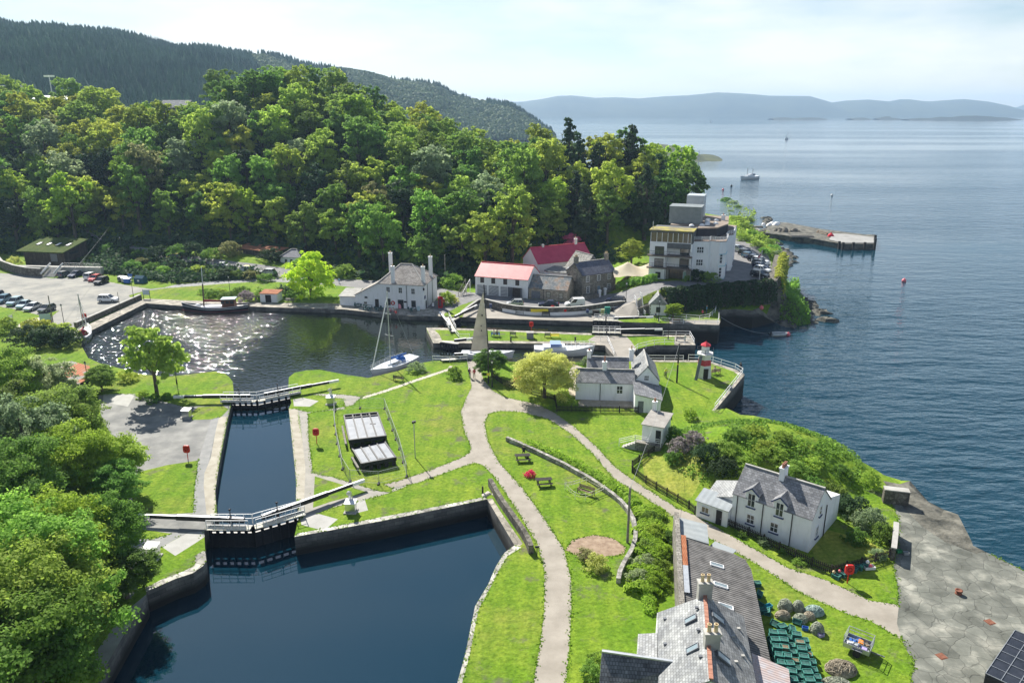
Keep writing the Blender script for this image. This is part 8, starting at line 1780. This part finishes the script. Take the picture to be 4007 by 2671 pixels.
# ================================================================ people
def person_mesh(pose):
    if pose=='sit': V_=[(0,0,.52,.14),(0,.02,.75,.14),(0,.03,.98,.15),(0,.02,1.13,.06),(0,0,1.27,.10),(0,-.02,1.34,.09),(-.19,.02,1.02,.06),(-.25,-.05,.78,.045),(-.15,-.25,.70,.035),(.19,.02,1.02,.06),(.25,-.05,.78,.045),(.15,-.25,.70,.035),(-.1,-.02,.50,.09),(-.12,-.42,.52,.07),(-.12,-.45,.1,.05),(-.12,-.6,.05,.045),(.1,-.02,.50,.09),(.12,-.42,.52,.07),(.12,-.45,.1,.05),(.12,-.6,.05,.045)]
    elif pose=='walk': V_=[(0,0,.93,.13),(0,0,1.15,.13),(0,0,1.38,.15),(0,-.02,1.52,.055),(0,-.03,1.64,.10),(0,-.04,1.70,.085),(-.19,0,1.42,.06),(-.25,.10,1.15,.045),(-.26,.0,.92,.035),(.19,0,1.42,.06),(.25,-.12,1.15,.045),(.24,-.28,.95,.035),(-.1,0,.88,.09),(-.11,-.18,.5,.07),(-.11,-.22,.1,.05),(-.11,-.36,.05,.045),(.1,0,.88,.09),(.11,.08,.5,.07),(.11,.3,.14,.05),(.11,.2,.05,.045)]
    elif pose=='ride': V_=[(0,.1,1.0,.13),(0,-.05,1.2,.13),(0,-.2,1.38,.15),(0,-.28,1.5,.055),(0,-.33,1.6,.10),(0,-.36,1.66,.09),(-.19,-.2,1.40,.06),(-.26,-.4,1.2,.045),(-.22,-.58,1.08,.035),(.19,-.2,1.40,.06),(.26,-.4,1.2,.045),(.22,-.58,1.08,.035),(-.1,.1,.95,.09),(-.13,-.25,.75,.07),(-.13,-.1,.35,.05),(-.13,-.22,.3,.045),(.1,.1,.95,.09),(.13,-.15,.6,.07),(.13,.0,.2,.05),(.13,-.12,.16,.045)]
    else: V_=[(0,0,.93,.13),(0,0,1.15,.13),(0,0,1.38,.15),(0,-.01,1.52,.055),(0,-.02,1.64,.10),(0,-.03,1.70,.085),(-.19,0,1.42,.06),(-.26,.02,1.15,.045),(-.25,-.1,.93,.035),(.19,0,1.42,.06),(.26,.02,1.15,.045),(.25,-.1,.93,.035),(-.1,0,.88,.09),(-.11,-.02,.5,.07),(-.12,0,.1,.05),(-.12,-.14,.05,.045),(.1,0,.88,.09),(.11,-.02,.5,.07),(.12,.02,.1,.05),(.12,-.12,.05,.045)]
    E_=[(0,1),(1,2),(2,3),(3,4),(4,5),(2,6),(6,7),(7,8),(2,9),(9,10),(10,11),(0,12),(12,13),(13,14),(14,15),(0,16),(16,17),(17,18),(18,19)]
    # hands: short fingers and a thumb
    for hd,s_ in ((8,-1),(11,1)):
        x,y,z,_=V_[hd]
        for k_,(dx,dy,dz) in enumerate(((0,-.03,-.10),(.018,-.01,-.11),(-.018,-.045,-.09),(0,-.07,-.05))): V_.append((x+dx,y+dy-.02,z+dz,.012)); E_.append((hd,len(V_)-1))
    me=bpy.data.meshes.new('p'); me.from_pydata([v[:3] for v in V_],E_,[]); o=bpy.data.objects.new('p',me); COL.objects.link(o)
    m=o.modifiers.new('s','SKIN'); 
    for i,v in enumerate(V_): me.skin_vertices[0].data[i].radius=(v[3],v[3])
    me.skin_vertices[0].data[0].use_root=True; s=o.modifiers.new('u','SUBSURF'); s.levels=1; s.render_levels=1
    dg=bpy.context.evaluated_depsgraph_get(); out=bpy.data.meshes.new_from_object(o.evaluated_get(dg)); bpy.data.objects.remove(o); out.name='person_'+pose
    zn=V_[3][2]; zw=V_[0][2]
    hp=[Vector(V_[8][:3]),Vector(V_[11][:3])]; out.materials.clear()
    for m_ in (SKIN,WPAINT,NAVY,RUBBER): out.materials.append(m_)
    for pl_ in out.polygons:
        c=pl_.center; pl_.use_smooth=True
        if c.z>zn-.02 or min((c-p).length for p in hp)<.11: pl_.material_index=0
        elif c.z<.13 and pose!='ride': pl_.material_index=3
        elif c.z>zw+.03 and not(pose=='sit' and c.y<-.3): pl_.material_index=1
        elif c.z>zw+.0 and abs(c.x)>.2: pl_.material_index=1
        else: pl_.material_index=2
    return out,V_[5]
PM={k_:person_mesh(k_) for k_ in ('stand','walk','sit','ride')}
CL={}
def cloth(c): 
    k_='cloth_%d_%d_%d'%tuple(int(x*100) for x in c); return mat(k_,c,tuple(x*1.15 for x in c),6,rough=.9)
def person(label,px,py,pose,top,bot,hair=(.1,.07,.05),rz=0.,z=None,pack=None,lift=0.,sc=1.):
    x,y=T(px,py) if z is None else G(px,py,z); me,hd=PM[pose]; r=thing('person',label,'person',(x,y,zg(x,y,z)+lift),rz); r.scale=(sc,)*3
    o=bpy.data.objects.new('body',me); COL.objects.link(o); o.parent=r
    for i,c_ in ((1,top),(2,bot)): o.material_slots[i].link='OBJECT'; o.material_slots[i].material=cloth(c_)
    q=MB(); q.lathe((hd[0],hd[1]+.015,hd[2]-.06),[(.115,-.02),(.118,.04),(.09,.115),(.04,.145),(0,.15)],12); q.build('hair',cloth(hair),r)
    if pack: q=MB(); q.box(-.15,.12,1.05,.15,.3,1.48); q.build('backpack',cloth(pack),r)
    return r
person('walker with white hair, pale pink top, dark trousers and dark backpack on the path',1838,1477,'stand',(.65,.42,.42),(.03,.03,.05),(.75,.73,.7),2.6,pack=(.08,.05,.08)); person('walker in red top and beige trousers beside the other on the path',1856,1480,'stand',(.55,.06,.08),(.42,.34,.25),(.35,.25,.2),3.4)
person('person in dark clothes leaning on the rail by the lighthouse lawn',2896,1456,'stand',(.04,.04,.06),(.05,.05,.06),rz=2.3)
person('person in dark clothes walking beside the long black balance beam',2564,1252,'walk',(.08,.10,.12),(.04,.04,.05),(.4,.38,.35),1.2,z=0)
person('cyclist in yellow jacket riding on the lighthouse lawn',2603,1476,'ride',(.75,.72,.10),(.03,.03,.04),(.6,.6,.2),.1,z=0)
def bicycle(label,px,py,rz,m=BLACK):
    x,y=G(px,py); r=thing('bicycle',label,'bicycle',(x,y,0),rz,'bicycles')
    for yy in (-.52,.52): q=MB(); q.tube([(0,yy+.33*math.cos(t),.34+.33*math.sin(t)) for t in np.linspace(0,6.28,17)],.025,5,caps=False); q.build('wheel',RUBBER,r)
    q=MB(); 
    for a,b2 in (((0,.52,.34),(0,.1,.3)),((0,.1,.3),(0,.2,.85)),((0,.2,.8),(0,-.35,.85)),((0,.1,.3),(0,-.35,.8)),((0,-.52,.34),(0,-.33,1.0)),((0,.52,.34),(0,.2,.75))): q.beam(a,b2,.035)
    q.build('frame',m,r); q=MB(); q.beam((-.25,-.4,1.02),(.25,-.4,1.02),.03); q.build('handlebar',m,r); q=MB(); q.box(-.06,.1,.88,.06,.34,.93); q.build('saddle',m,r)
bicycle('bicycle under the yellow jacketed cyclist',2603,1476,.1)
bicycle('bicycle leaning in the rack at the right end of the whitewashed wall',2437,1218,1.4); bicycle('bicycle in the rack left of the other by the curved wall',2428,1219,1.2,NAVY)
person('person in pale clothes seated on the bench behind the lighthouse',2796,1464,'sit',(.5,.42,.36),(.3,.28,.25),rz=2.8,z=0); person('person in pale hat seated at the seaward end of the island',2680,1336,'sit',(.45,.5,.42),(.2,.2,.2),(.6,.6,.55),rz=3.0,z=0)
person('person in red seated at the small lawn by the sea lock',2748,1234,'sit',(.6,.08,.10),(.04,.04,.05),rz=.4,z=0); person('person in blue standing on the small lawn beside the seated one',2764,1226,'stand',(.10,.32,.42),(.05,.08,.12),(.5,.3,.15),rz=1.0,z=0)
person('left one of two people seated on the blue island bench',1933,1317,'sit',(.5,.45,.42),(.03,.03,.04),rz=3.1,z=0); person('right one of two people seated on the blue island bench',1945,1317,'sit',(.15,.12,.12),(.03,.03,.04),rz=3.1,z=0)
person('person in dark top at the left of the quayside drinkers',1508,1216,'sit',(.12,.10,.14),(.1,.1,.2),rz=.6,z=0); person('person in pink top among the quayside drinkers',1527,1226,'sit',(.55,.32,.35),(.1,.1,.12),rz=2.8,z=0); person('person in grey top among the quayside drinkers',1539,1227,'sit',(.35,.36,.38),(.1,.1,.15),rz=3.2,z=0); person('person in bright red top sitting on the quay edge',1549,1231,'sit',(.75,.03,.03),(.1,.1,.12),rz=3.0,z=0,lift=-.25)
person('child in pale blue walking on the lane right of the lime green tree',1327,1108,'walk',(.15,.35,.55),(.08,.2,.4),rz=.5,sc=.8)
person('person in black sitting at the picnic table by the red azalea',2050,1780,'sit',(.03,.03,.035),(.03,.03,.04),rz=3.2,z=0)
# ================================================================ named trees and bushes
tree('lm',(*T(1218,1162),h(*T(1218,1162))-.5),'vivid lime green tree on the quay beside the white lodge','lone trees','lime',.98,1.02,0.)
tree('ma',(*G(615,1545),0),'slender fresh green tree with twin stem beside the gravel yard path','lone trees','fresh',.92,1.15,.5)
tree('nb',(*G(400,1530),0),'low spreading grey green tree between the rusty roof and lamp post','lone trees','mid',.62,.72,.5)
tree('nc',(*G(2130,1555),0),'pale blossoming tree in the keepers cottage garden','lone trees','gold',.78,.80,1.)
tree('nb',(*G(1925,1475),0),'dark leafy shrubby tree beside the black pole at the garden corner','lone trees','mid',.62,.85,2.)
tree('a',(*T(2470,1035),h(*T(2470,1035))),'bushy yellow green tree left of the hotel behind the tent','lone trees','yellow',.72,.7,1.); tree('e',(*T(2235,985),h(*T(2235,985))),'tree covered in pink blossom behind the crimson roof','lone trees','pink',.6,.75,1.)
tree('cyp',(*T(2356,1030),h(*T(2356,1030))),'bright columnar conifer between the stone house and the tent','lone trees','bright',.42,.5,0.)
tree('mb',(*G(2633,1248),0),'small rounded pale green tree right of the lock hut','lone trees','bright',.72,.58,0.)
tree('d',(*T(1995,1140),h(*T(1995,1140))),'dark slim tree between the barn and the studio wing','lone trees','copper',.5,.62,0.); 
tree('e',(*T(300,950),h(*T(300,950))),'bright yellow green tree standing forward of the wood above the car park','lone trees','bright',1.5,1.25,0.)
B2_=[(1777,1478,1.35,1.9,'fresh','s3','round clipped green bush left of the two walkers'),(1627,1452,1.7,1.6,'grey','s3','pampas grass clump beside the white yacht'),(2025,1500,.85,1.3,'red','s2','pink flowering azalea in the keepers garden'),(1995,1512,1.1,.9,'copper','s2','brownish shrub left of the azalea in the keepers garden'),(2075,1512,1.1,.9,'copper','s2','olive shrub right of the garden azalea'),(2292,1426,.9,1.4,'grey','s2','pale grey bush by the dock fence end'),
 (2075,1862,.72,.85,'red','s3','low crimson azalea on the lawn below the first picnic table'),(2332,2222,1.25,1.5,'gold','s3','gold and red tinted round bush in front of the bare bed'),(2300,2185,1.2,.9,'copper','s2','purple brown low shrub behind the gold bush'),
 (1745,1190,2.0,2.9,'yellow','s3','yellow green bush on the rounded wall by the phone box'),(1768,1185,1.6,2.0,'gold','s2','golden bush at the right of the phone box corner'),
 (965,1181,2.2,2.6,'lilac','s3','greyish pink bush left of the white quay shed'),(1020,1172,1.8,2.6,'mid','s2','green bush just behind the white quay shed'),(1110,1160,2.6,2.6,'dark','s2','dark bush behind the quay shed and lime tree'),(1160,1165,2.4,2.4,'mid','s2','dull green bush under the lime tree left side'),
 (60,1050,2.2,3.4,'gold','s3','golden conifer bush on the terrace left of the hut'),(2600,1253,.8,.8,'mid','s2','small flowering bush at the corner of the lock hut'),(2645,1240,1.1,1.2,'mid','s2','second green bush right of the lock hut tree'),
 (2700,1640,1.0,1.6,'bright','s2','light green bush at the top of the scrub knoll'),(2660,1770,1.7,1.9,'lilac','s3','lilac rhododendron beside the boat store'),(2715,1740,1.5,1.8,'lilac','s3','second lilac rhododendron at the scrub edge'),(2640,1720,1.2,1.9,'mid','s3','ivy green bush against the boat store wall'),(2640,1810,1.2,1.5,'mid','s3','green bush at the foot of the lilac rhododendron'),
 (2770,1800,2.0,2.2,'dark','s3','dark conifer shrub left of three behind the dry lawn'),(2830,1850,2.0,2.0,'dark','s3','dark conifer shrub in front of the dormer house roof'),(2840,1780,1.8,1.8,'mid','s3','mid green shrub in the middle of the scrub knoll'),(2910,1830,1.5,1.4,'fresh','s3','fresh green mound behind the side wing'),(3010,1800,1.9,1.6,'fresh','s3','fresh green mound left behind the slate roof'),(3110,1860,1.9,1.7,'mid','s3','rounded bush behind the red chimney pots'),(3180,1930,1.9,1.9,'mid','s3','bush behind the right end of the slate roof'),(3260,1960,2.0,2.0,'mid','s3','large bush right of the dormer house'),
 (3330,2010,2.1,2.2,'dark','s3','dark bush in the middle of the garden thicket'),(3400,2060,1.9,2.1,'grey','s3','white flecked elder bush by the boundary wall'),(3350,2120,1.3,1.5,'mid','s3','bush at the lower edge of the garden thicket'),(3450,2110,1.3,1.8,'mid','s3','bush pressed against the boundary wall'),(3435,2180,.85,.95,'grey','s3','small grey green bush inside the fence corner'),(3400,1900,1.2,1.9,'fresh','s3','sycamore sapling above the sea wall block'),(3290,1860,1.3,1.3,'mid','s3','bramble mound near the shore path'),(3060,1720,1.4,1.1,'yellow','s2','yellowish grass mound by the shore rocks'),(2950,1700,1.5,1.2,'yellow','s2','yellow green mound on the seaward knoll'),(2880,1710,1.5,1.3,'mid','s2','low scrub mound on the upper knoll'),(2990,1760,1.4,1.2,'yellow','s2','yellow gorse like mound on the middle knoll'),(3180,1830,1.4,1.2,'yellow','s2','yellowish scrub mound above the shore path'),
 (2905,2100,.5,.6,'mid','s1','small shrub against the dormer house wall'),(2990,2130,.7,.8,'grey','s2','pale shrub under the left ground floor window'),(3060,2165,.5,.6,'mid','s1','small shrub left of the right drainpipe'),(3130,2200,.9,.5,'fresh','s2','low leafy mound at the dormer house corner'),(2555,1610,.0,.0,'mid','s1',''),
 (2730,1098,2.2,2.6,'dark','s3','dark shrub clump in front of the hotel bay, left'),(2775,1102,2.4,2.3,'mid','s3','dark green shrub clump in front of the hotel bay, right'),(2690,1100,1.2,1.3,'mid','s2','small shrub left of the hotel shrub clumps'),
 (2330,2600,.9,1.0,'fresh','s2','bright garden bush left of the dark slated wing'),(2315,2650,1.0,1.2,'mid','s2','second garden bush at the bottom edge by the wing'),(2500,2600,.5,.8,'grey','s1','rose bush beside the slated annexe'),
 (20,1300,2.6,3.0,'fresh','s3','light green bush at the left picture edge by the sandy path'),(105,1345,3.4,3.4,'dark','s3','dark trimmed thicket left of three by the basin end'),(185,1350,3.4,3.6,'dark','s3','dark trimmed thicket middle of three by the basin end'),(265,1352,3.2,3.4,'dark','s3','dark trimmed thicket right of three by the basin end'),(150,1310,3.6,3.2,'yellow','s3','yellow topped hedge bush before the car park grass'),(235,1322,3.0,3.0,'yellow','s3','yellow topped hedge bush nearest the left yacht'),
 (560,1555,1.0,1.2,'fresh','s2','undergrowth bush left of the twin stemmed tree'),(600,1570,1.3,1.1,'mid','s2','undergrowth bush at the foot of the twin stemmed tree'),(655,1560,1.0,.9,'fresh','s2','undergrowth bush right of the twin stemmed tree'),(500,1490,1.6,1.7,'yellow','s2','low yellow green bush at the basin edge between two trees'),
 (2440,1012,2.4,3.0,'dark','s3','dark bush under the wood left of the tent'),(2030,1110,2.,2.2,'gold','s2','small golden bush between the barn and studio wing'),(1800,1135,1.4,1.6,'mid','s2','bush at the foot of the outside stair')]
for i,(px,py,rx,rz_,mt,pk,lb) in enumerate(B2_):
    if rx<=0: continue
    x,y=T(px,py); bush(pk,(x,y,h(x,y)-.1),lb,None,mt,rx,rx,rz_,rot=i*.7)
# bushes on the banks along the lane and coast
words=['first','second','third','fourth','fifth','sixth','seventh','eighth','ninth','tenth','eleventh','twelfth','thirteenth','fourteenth','fifteenth','sixteenth','seventeenth','eighteenth']
def bushrow(pts,what,group,mts,r0,r1,zs=1.,jit=0.):
    for i,(px,py) in enumerate(pts):
        x,y=T(px,py); rr=random.uniform(r0,r1); mt=mts[i%len(mts)]; bush('s3' if rr>1.6 else 's2',(x,y,h(x,y)-.2),'%s shrub, %s from left %s'%({'mid':'mid green','dark':'dark','fresh':'bright green','yellow':'yellow green','grey':'grey green','bright':'vivid green','copper':'brownish','gold':'golden'}[mt],words[i],what),group,mt,rr,rr,rr*zs*random.uniform(.8,1.1),rot=i*1.3)
bushrow([(470,1050),(520,1062),(560,1040),(600,1062),(640,1078),(690,1062),(735,1080),(780,1066),(830,1078),(880,1085),(930,1086),(985,1088),(1040,1098)],'between the lower lane and upper lane','shrubs between the two lanes',['dark','mid','copper','mid','fresh','dark','mid','yellow','mid'],1.9,3.0)
bushrow([(800,1150),(830,1160),(860,1150),(890,1165),(915,1155),(945,1150)],'on the weedy bank behind the black hulled boat','shrubs on the basin bank',['fresh','mid','bright','mid','fresh'],1.6,2.3,.8)
bushrow([(380,975),(430,985),(500,1000),(550,1005),(330,1000),(300,1040),(350,1035)],'on the dark bank right of the turf roofed hut','shrubs right of the hut',['dark','mid','dark','mid','dark'],2.2,3.4)
bushrow([(2915,900),(2945,925),(2975,945),(3005,965),(3025,985),(3040,1005),(2930,870),(2900,850),(2885,820),(2905,940),(2960,965),(2990,990),(2870,800),(2840,790),(2880,870),(3030,955),(2860,840)],'on the slope between the hotel and the pier','shrubs above the cove',['yellow','fresh','bright','mid','fresh','grey','mid'],2.2,3.6,.9)
bushrow([(620,1010),(700,1000),(760,1000),(830,1010),(900,1000),(1060,1020),(1180,1060),(1260,1075),(1350,1082),(1450,1085),(1540,1090),(1620,1110),(1690,1120),(1770,1118),(1830,1100),(1900,1090)],'along the foot of the wood above the road','shrubs at the wood foot',['dark','mid','dark','mid','copper','dark','fresh'],2.4,3.8,1.1)
# near left trees (crown centre pixel, height)
def ntree(key,px,py,zc,label,mt,sc,sz=1.):
    x,y=G(px,py,zc); Ht=PROTO[key][2]*sc*sz; tree(key,(x,y,max(-.3,zc-Ht*.62)-.0),label,'trees crowding the left foreground',mt,sc,sz,random.uniform(0,6))
NTL=[('nc',160,2080,7.5,'big bright green maple below the balance beam end at the left','bright',.85,.95),('nc',370,2050,6.0,'bright leafy tree reaching to the near balance beam tip','fresh',.66,.9),('na',90,2330,7.5,'dense green tree low on the left picture edge','fresh',1.0,1.),('na',130,2310,6.5,'large green tree beside the slipway ramp','fresh',1.05,1.),('na',20,2580,6.5,'green tree filling the bottom left corner','fresh',1.0,1.),('nb',110,2480,5.0,'leafy tree leaning over the ramp near the bottom left','fresh',.95,1.),
 ('na',230,1620,6.,'dark limbed green tree in front of the gravel yard','mid',.95,.85),('nb',100,1720,6.5,'silvery willow like tree at the left edge','grey',1.1,1.2),('na',300,1790,5.5,'green tree nearest the gravel yard edge','bright',.92,.85),('nb',430,1800,4.5,'olive tree at the edge of the gravel above the grass patch','yellow',.95,.8),('nb',180,1480,5.,'grey green tree left of the rusty roof','grey',.9,1.),('na',20,1480,6.,'fresh green tree at the left edge above the willow','fresh',.9,1.),('na',60,1900,6.,'dark green tree at the left edge below the willow','mid',.95,1.),('nb',455,1880,4.,'green tree spilling towards the stone kerb','mid',.7,.8),('nb',20,1600,5.,'mid green tree behind the willow at the picture edge','mid',1.,1.),('na',-60,2180,7,'tree cut by the left picture edge beside the big maple','fresh',1.,1.),('na',30,2640,6,'tree cut by the bottom left corner','mid',1.,1.),('nb',480,2230,3.0,'low leafy tree shading the kerb below the steel cabinet','mid',.62,.7)]
for a_ in NTL: ntree(*a_)
# undergrowth and fringe (uncountable)
def undergrowth():
    N=30000; xs=rng.uniform(-235,62,N); b_=np.array([lerp(BASE,x) for x in xs]); c_=np.array([lerp(CRY,x) for x in xs]); ys=b_-9+rng.random(N)**1.3*(c_-b_+20); ok=np.abs(xs)<.76*ys+6; ok&=~((xs>28)&(xs<54)&(ys<226)); ok&=~((xs>2)&(xs<24)&(ys<205)); ok&=~((xs>-165)&(xs<-118)&((ys-b_)/(c_-b_)>.74))
    xs=xs[ok];ys=ys[ok]; z=np.array([h(x,y) for x,y in zip(xs,ys)]); hb_=np.array([noise.noise(Vector((x*.12,y*.12,9))) for x,y in zip(xs,ys)]); pos=np.stack([xs,ys,z+np.abs(rng.normal(0,1,len(xs)))*1.3*(1+hb_)],1)
    nr=rng.normal(0,.7,(len(xs),3))+np.array([0,-.3,1.]); o=bpy.data.objects.new('undergrowth',cloud_mesh('undergrowth',pos,nr,rng.uniform(.5,1.0,len(xs)),[FOL['dark']])); COL.objects.link(o); tag(o,'dark undergrowth of bramble and fern covering the floor of the wooded slope','undergrowth',kind='stuff')
    # bank between the lanes and the slope below the hotel
    def inpoly(P_,x,y):
        c=False; n=len(P_)
        for i in range(n):
            x1,y1=P_[i];x2,y2=P_[(i+1)%n]
            if (y1>y)!=(y2>y) and x<(x2-x1)*(y-y1)/(y2-y1)+x1: c=not c
        return c
    for nm,lab_,PP,n_,mt_,s0,s1 in (('bank_scrub','dark brambles and shrubs covering the bank between the two lanes',[(335,955),(480,985),(630,1020),(880,1055),(1100,1078),(1090,1085),(850,1098),(700,1110),(600,1100),(520,1085),(430,1075),(330,1060),(310,1000)],9000,'dark',.25,.5),('headland_scrub','mixed green scrub on the headland slope below the hotel car park',[(3012,1105),(3050,1110),(3085,1140),(3050,1165),(2960,1195),(2870,1195),(2830,1185),(2940,1160),(3000,1130)],5000,'fresh',.15,.35),('cove_scrub','bright green scrub on the slope between hotel and pier',[(2870,920),(2850,850),(2820,790),(2860,800),(2915,815),(2960,840),(2900,880),(2960,915),(3000,925),(3035,975),(3050,1010),(3040,1040),(3016,1000),(2960,965),(2900,925)],8000,'yellow',.2,.45)):
        W_=[T(a,b2) for a,b2 in PP] if nm!='headland_scrub' else [(60.8,165),(63.5,174),(70,190),(74,204),(79,206),(75,190),(71,176),(67,163),(62,160)]; xa=[p[0] for p in W_]; ya=[p[1] for p in W_]; P3=[]
        while len(P3)<n_:
            x=random.uniform(min(xa),max(xa)); y=random.uniform(min(ya),max(ya))
            if inpoly(W_,x,y): P3.append((x,y,h(x,y)+abs(random.gauss(0,1))*s1*1.6*(1+noise.noise(Vector((x*.2,y*.2,1))))))
        P3=np.array(P3); o=bpy.data.objects.new(nm,cloud_mesh(nm,P3,rng.normal(0,.7,(n_,3))+np.array([0,-.2,.9]),rng.uniform(s0,s1,n_),[FOL[mt_]])); COL.objects.link(o); tag(o,lab_,'scrub',kind='stuff')
    # scrub on the knoll
    N=26000; xs=rng.uniform(14,48,N); ys=rng.uniform(68,101,N); k_=np.array([h(x,y) for x,y in zip(xs,ys)]); dens=np.array([noise.noise(Vector((x*.25,y*.25,4))) for x,y in zip(xs,ys)]); ok=(k_>.5)&(dens>-.12); 
    for (x0,y0,rr) in ((18.5,90.5,3.6),): ok&=np.hypot(xs-x0,ys-y0)>rr
    xs,ys,k_=xs[ok],ys[ok],k_[ok]; pos=np.stack([xs,ys,k_+rng.random(len(xs))*.45],1); o=bpy.data.objects.new('scrub',cloud_mesh('scrub',pos,rng.normal(0,.6,(len(xs),3))+np.array([0,0,.9]),rng.uniform(.08,.2,len(xs)),[FOL['fresh']])); COL.objects.link(o); tag(o,'rough grass, fern and bramble cover on the seaward knoll','scrub',kind='stuff')
    # tussock along paths and lawns
    N=30000; X=[];
    for lx,ly,w_,n_ in [(0,0,0,0)]: pass
undergrowth()
def verges():
    BB=[(n_,p_,min(q[0] for q in p_),max(q[0] for q in p_),min(q[1] for q in p_),max(q[1] for q in p_)) for n_,p_ in Z]
    def zat(x,y):
        for n_,p_,a,b2,c,d in reversed(BB):
            if a<x<b2 and c<y<d and inp(p_,x,y): return n_
        return 'lawn'
    P3=[]
    def wet(x,y): return any(inp(w_,x,y) for w_ in (water_basin,water_lock,water_chamber,water_reach))
    for nm,poly in Z:
        if nm not in('path','narrow_path','lock_path','asphalt_path','gravel_yard','apron','garden_soil','stone_edge','coping','car_park','lane','terrace','road','gravel_path'): continue
        n=len(poly)
        for i in range(n):
            (x0,y0),(x1,y1)=poly[i],poly[(i+1)%n]; L=math.hypot(x1-x0,y1-y0)
            if min(y0,y1)>215: continue
            c=0 if nm not in('coping','stone_edge') else .5
            for j in range(int(L*(16 if y0<110 else 5)*(1-c))):
                t=random.random(); w_=abs(random.gauss(0,.16))*(1+1.3*max(0,noise.noise(Vector((x0+t*(x1-x0),y0+t*(y1-y0),3))*.6))); a=random.uniform(0,6.28); x=x0+t*(x1-x0)+w_*math.cos(a); y=y0+t*(y1-y0)+w_*math.sin(a)
                if wet(x,y) or y<44: continue
                if not any(zat(x+dx,y+dy)=='lawn' for dx,dy in ((.45,0),(-.45,0),(0,.45),(0,-.45))): continue
                z=h(x,y); 
                if z<-1: continue
                P3.append((x,y,z+random.uniform(0,.05)))
    P3=np.array(P3); n_=len(P3); o=bpy.data.objects.new('verge_grass',cloud_mesh('verge_grass',P3,rng.normal(0,.5,(n_,3))+np.array([0,0,1.]),rng.uniform(.04,.11,n_),[FOL['verge']])); COL.objects.link(o); tag(o,'ragged grass fringing the paths, yards and quay edges',None and 'grass' or 'grass',kind='stuff')
def inp(P_,x,y):
    c=False; n=len(P_)
    for i in range(n):
        x1,y1=P_[i];x2,y2=P_[(i+1)%n]
        if (y1>y)!=(y2>y) and x<(x2-x1)*(y-y1)/(y2-y1)+x1: c=not c
    return c
FOL['verge']=foliage('leaf_verge',(.085,.165,.012),(.13,.20,.02),vary=0)
verges()
# boulders along the shore
RK=GM['shore_rock']
def rocks():
    k_=0; g=random.Random(3); lab=[]
    for (ax,ay),(bx,by) in SHORE:
        L=math.hypot(bx-ax,by-ay)
        if L<.5 or ay>330: continue
        n_=max(1,int(L/2.3))
        for i in range(n_):
            t=(i+g.random())/n_; x=ax+(bx-ax)*t+g.uniform(-1,1); y=ay+(by-ay)*t+g.uniform(-1,1); lab.append((x,y,g.uniform(.5,1.3) if y<130 else g.uniform(.8,2.4)))
    return lab
pr=[]
for s_ in range(4):
    g=np.random.default_rng(s_); q=MB(); n1,n2=8,5; vs=[]
    for j in range(n2+1):
        for i in range(n1):
            a=2*math.pi*i/n1; b2=math.pi*j/n2; rr=1+g.uniform(-.22,.22); vs.append((rr*math.sin(b2)*math.cos(a)*1.2,rr*math.sin(b2)*math.sin(a),rr*math.cos(b2)*.6))
    q.add(vs,[(j*n1+i,(j+1)*n1+i,(j+1)*n1+(i+1)%n1,j*n1+(i+1)%n1) for j in range(n2) for i in range(n1)]); pr.append(q.mesh('boulder',RK))
RL=rocks(); q_=[]
ordinals=lambda i:words[i] if i<18 else str(i)
segs={}
for (x,y,s_) in RL:
    nm='below the dormer house shore path' if y<88 else 'between the knoll and the sea wall' if y<110 else 'round the slipway and rocky point' if y<178 else 'below the hotel car park hedge' if y<215 else 'under the pier root' if y<285 else 'on the shore beyond the pier'
    segs.setdefault(nm,[]).append((x,y,s_))
for nm,l in segs.items():
    for i,(x,y,s_) in enumerate(sorted(l)):
        o=bpy.data.objects.new('shore_boulder',pr[i%4]); COL.objects.link(o); o.location=(x,y,max(-4.3,min(-.5,h(x,y)))); o.scale=(s_,s_,s_*.8); o.rotation_euler.z=i*1.7; tag(o,'grey sea boulder '+nm,'rock','shore boulders '+nm)
HAZE=1.25e-4
# ---------------------------------------------------------------- haze
HM=bpy.data.materials.new('haze_air'); HM.use_nodes=True; _n=HM.node_tree.nodes; _n.clear()
_o=_n.new('ShaderNodeOutputMaterial'); _v=_n.new('ShaderNodeVolumePrincipled'); _v.inputs['Color'].default_value=(.50,.72,1,1); _v.inputs['Density'].default_value=HAZE; _v.inputs['Anisotropy'].default_value=.2
HM.node_tree.links.new(_v.outputs[0],_o.inputs['Volume'])
b=MB(); b.box(-9500,-520,-7.5,12500,10500,215); o=b.build('haze',HM); o['kind']='stuff'
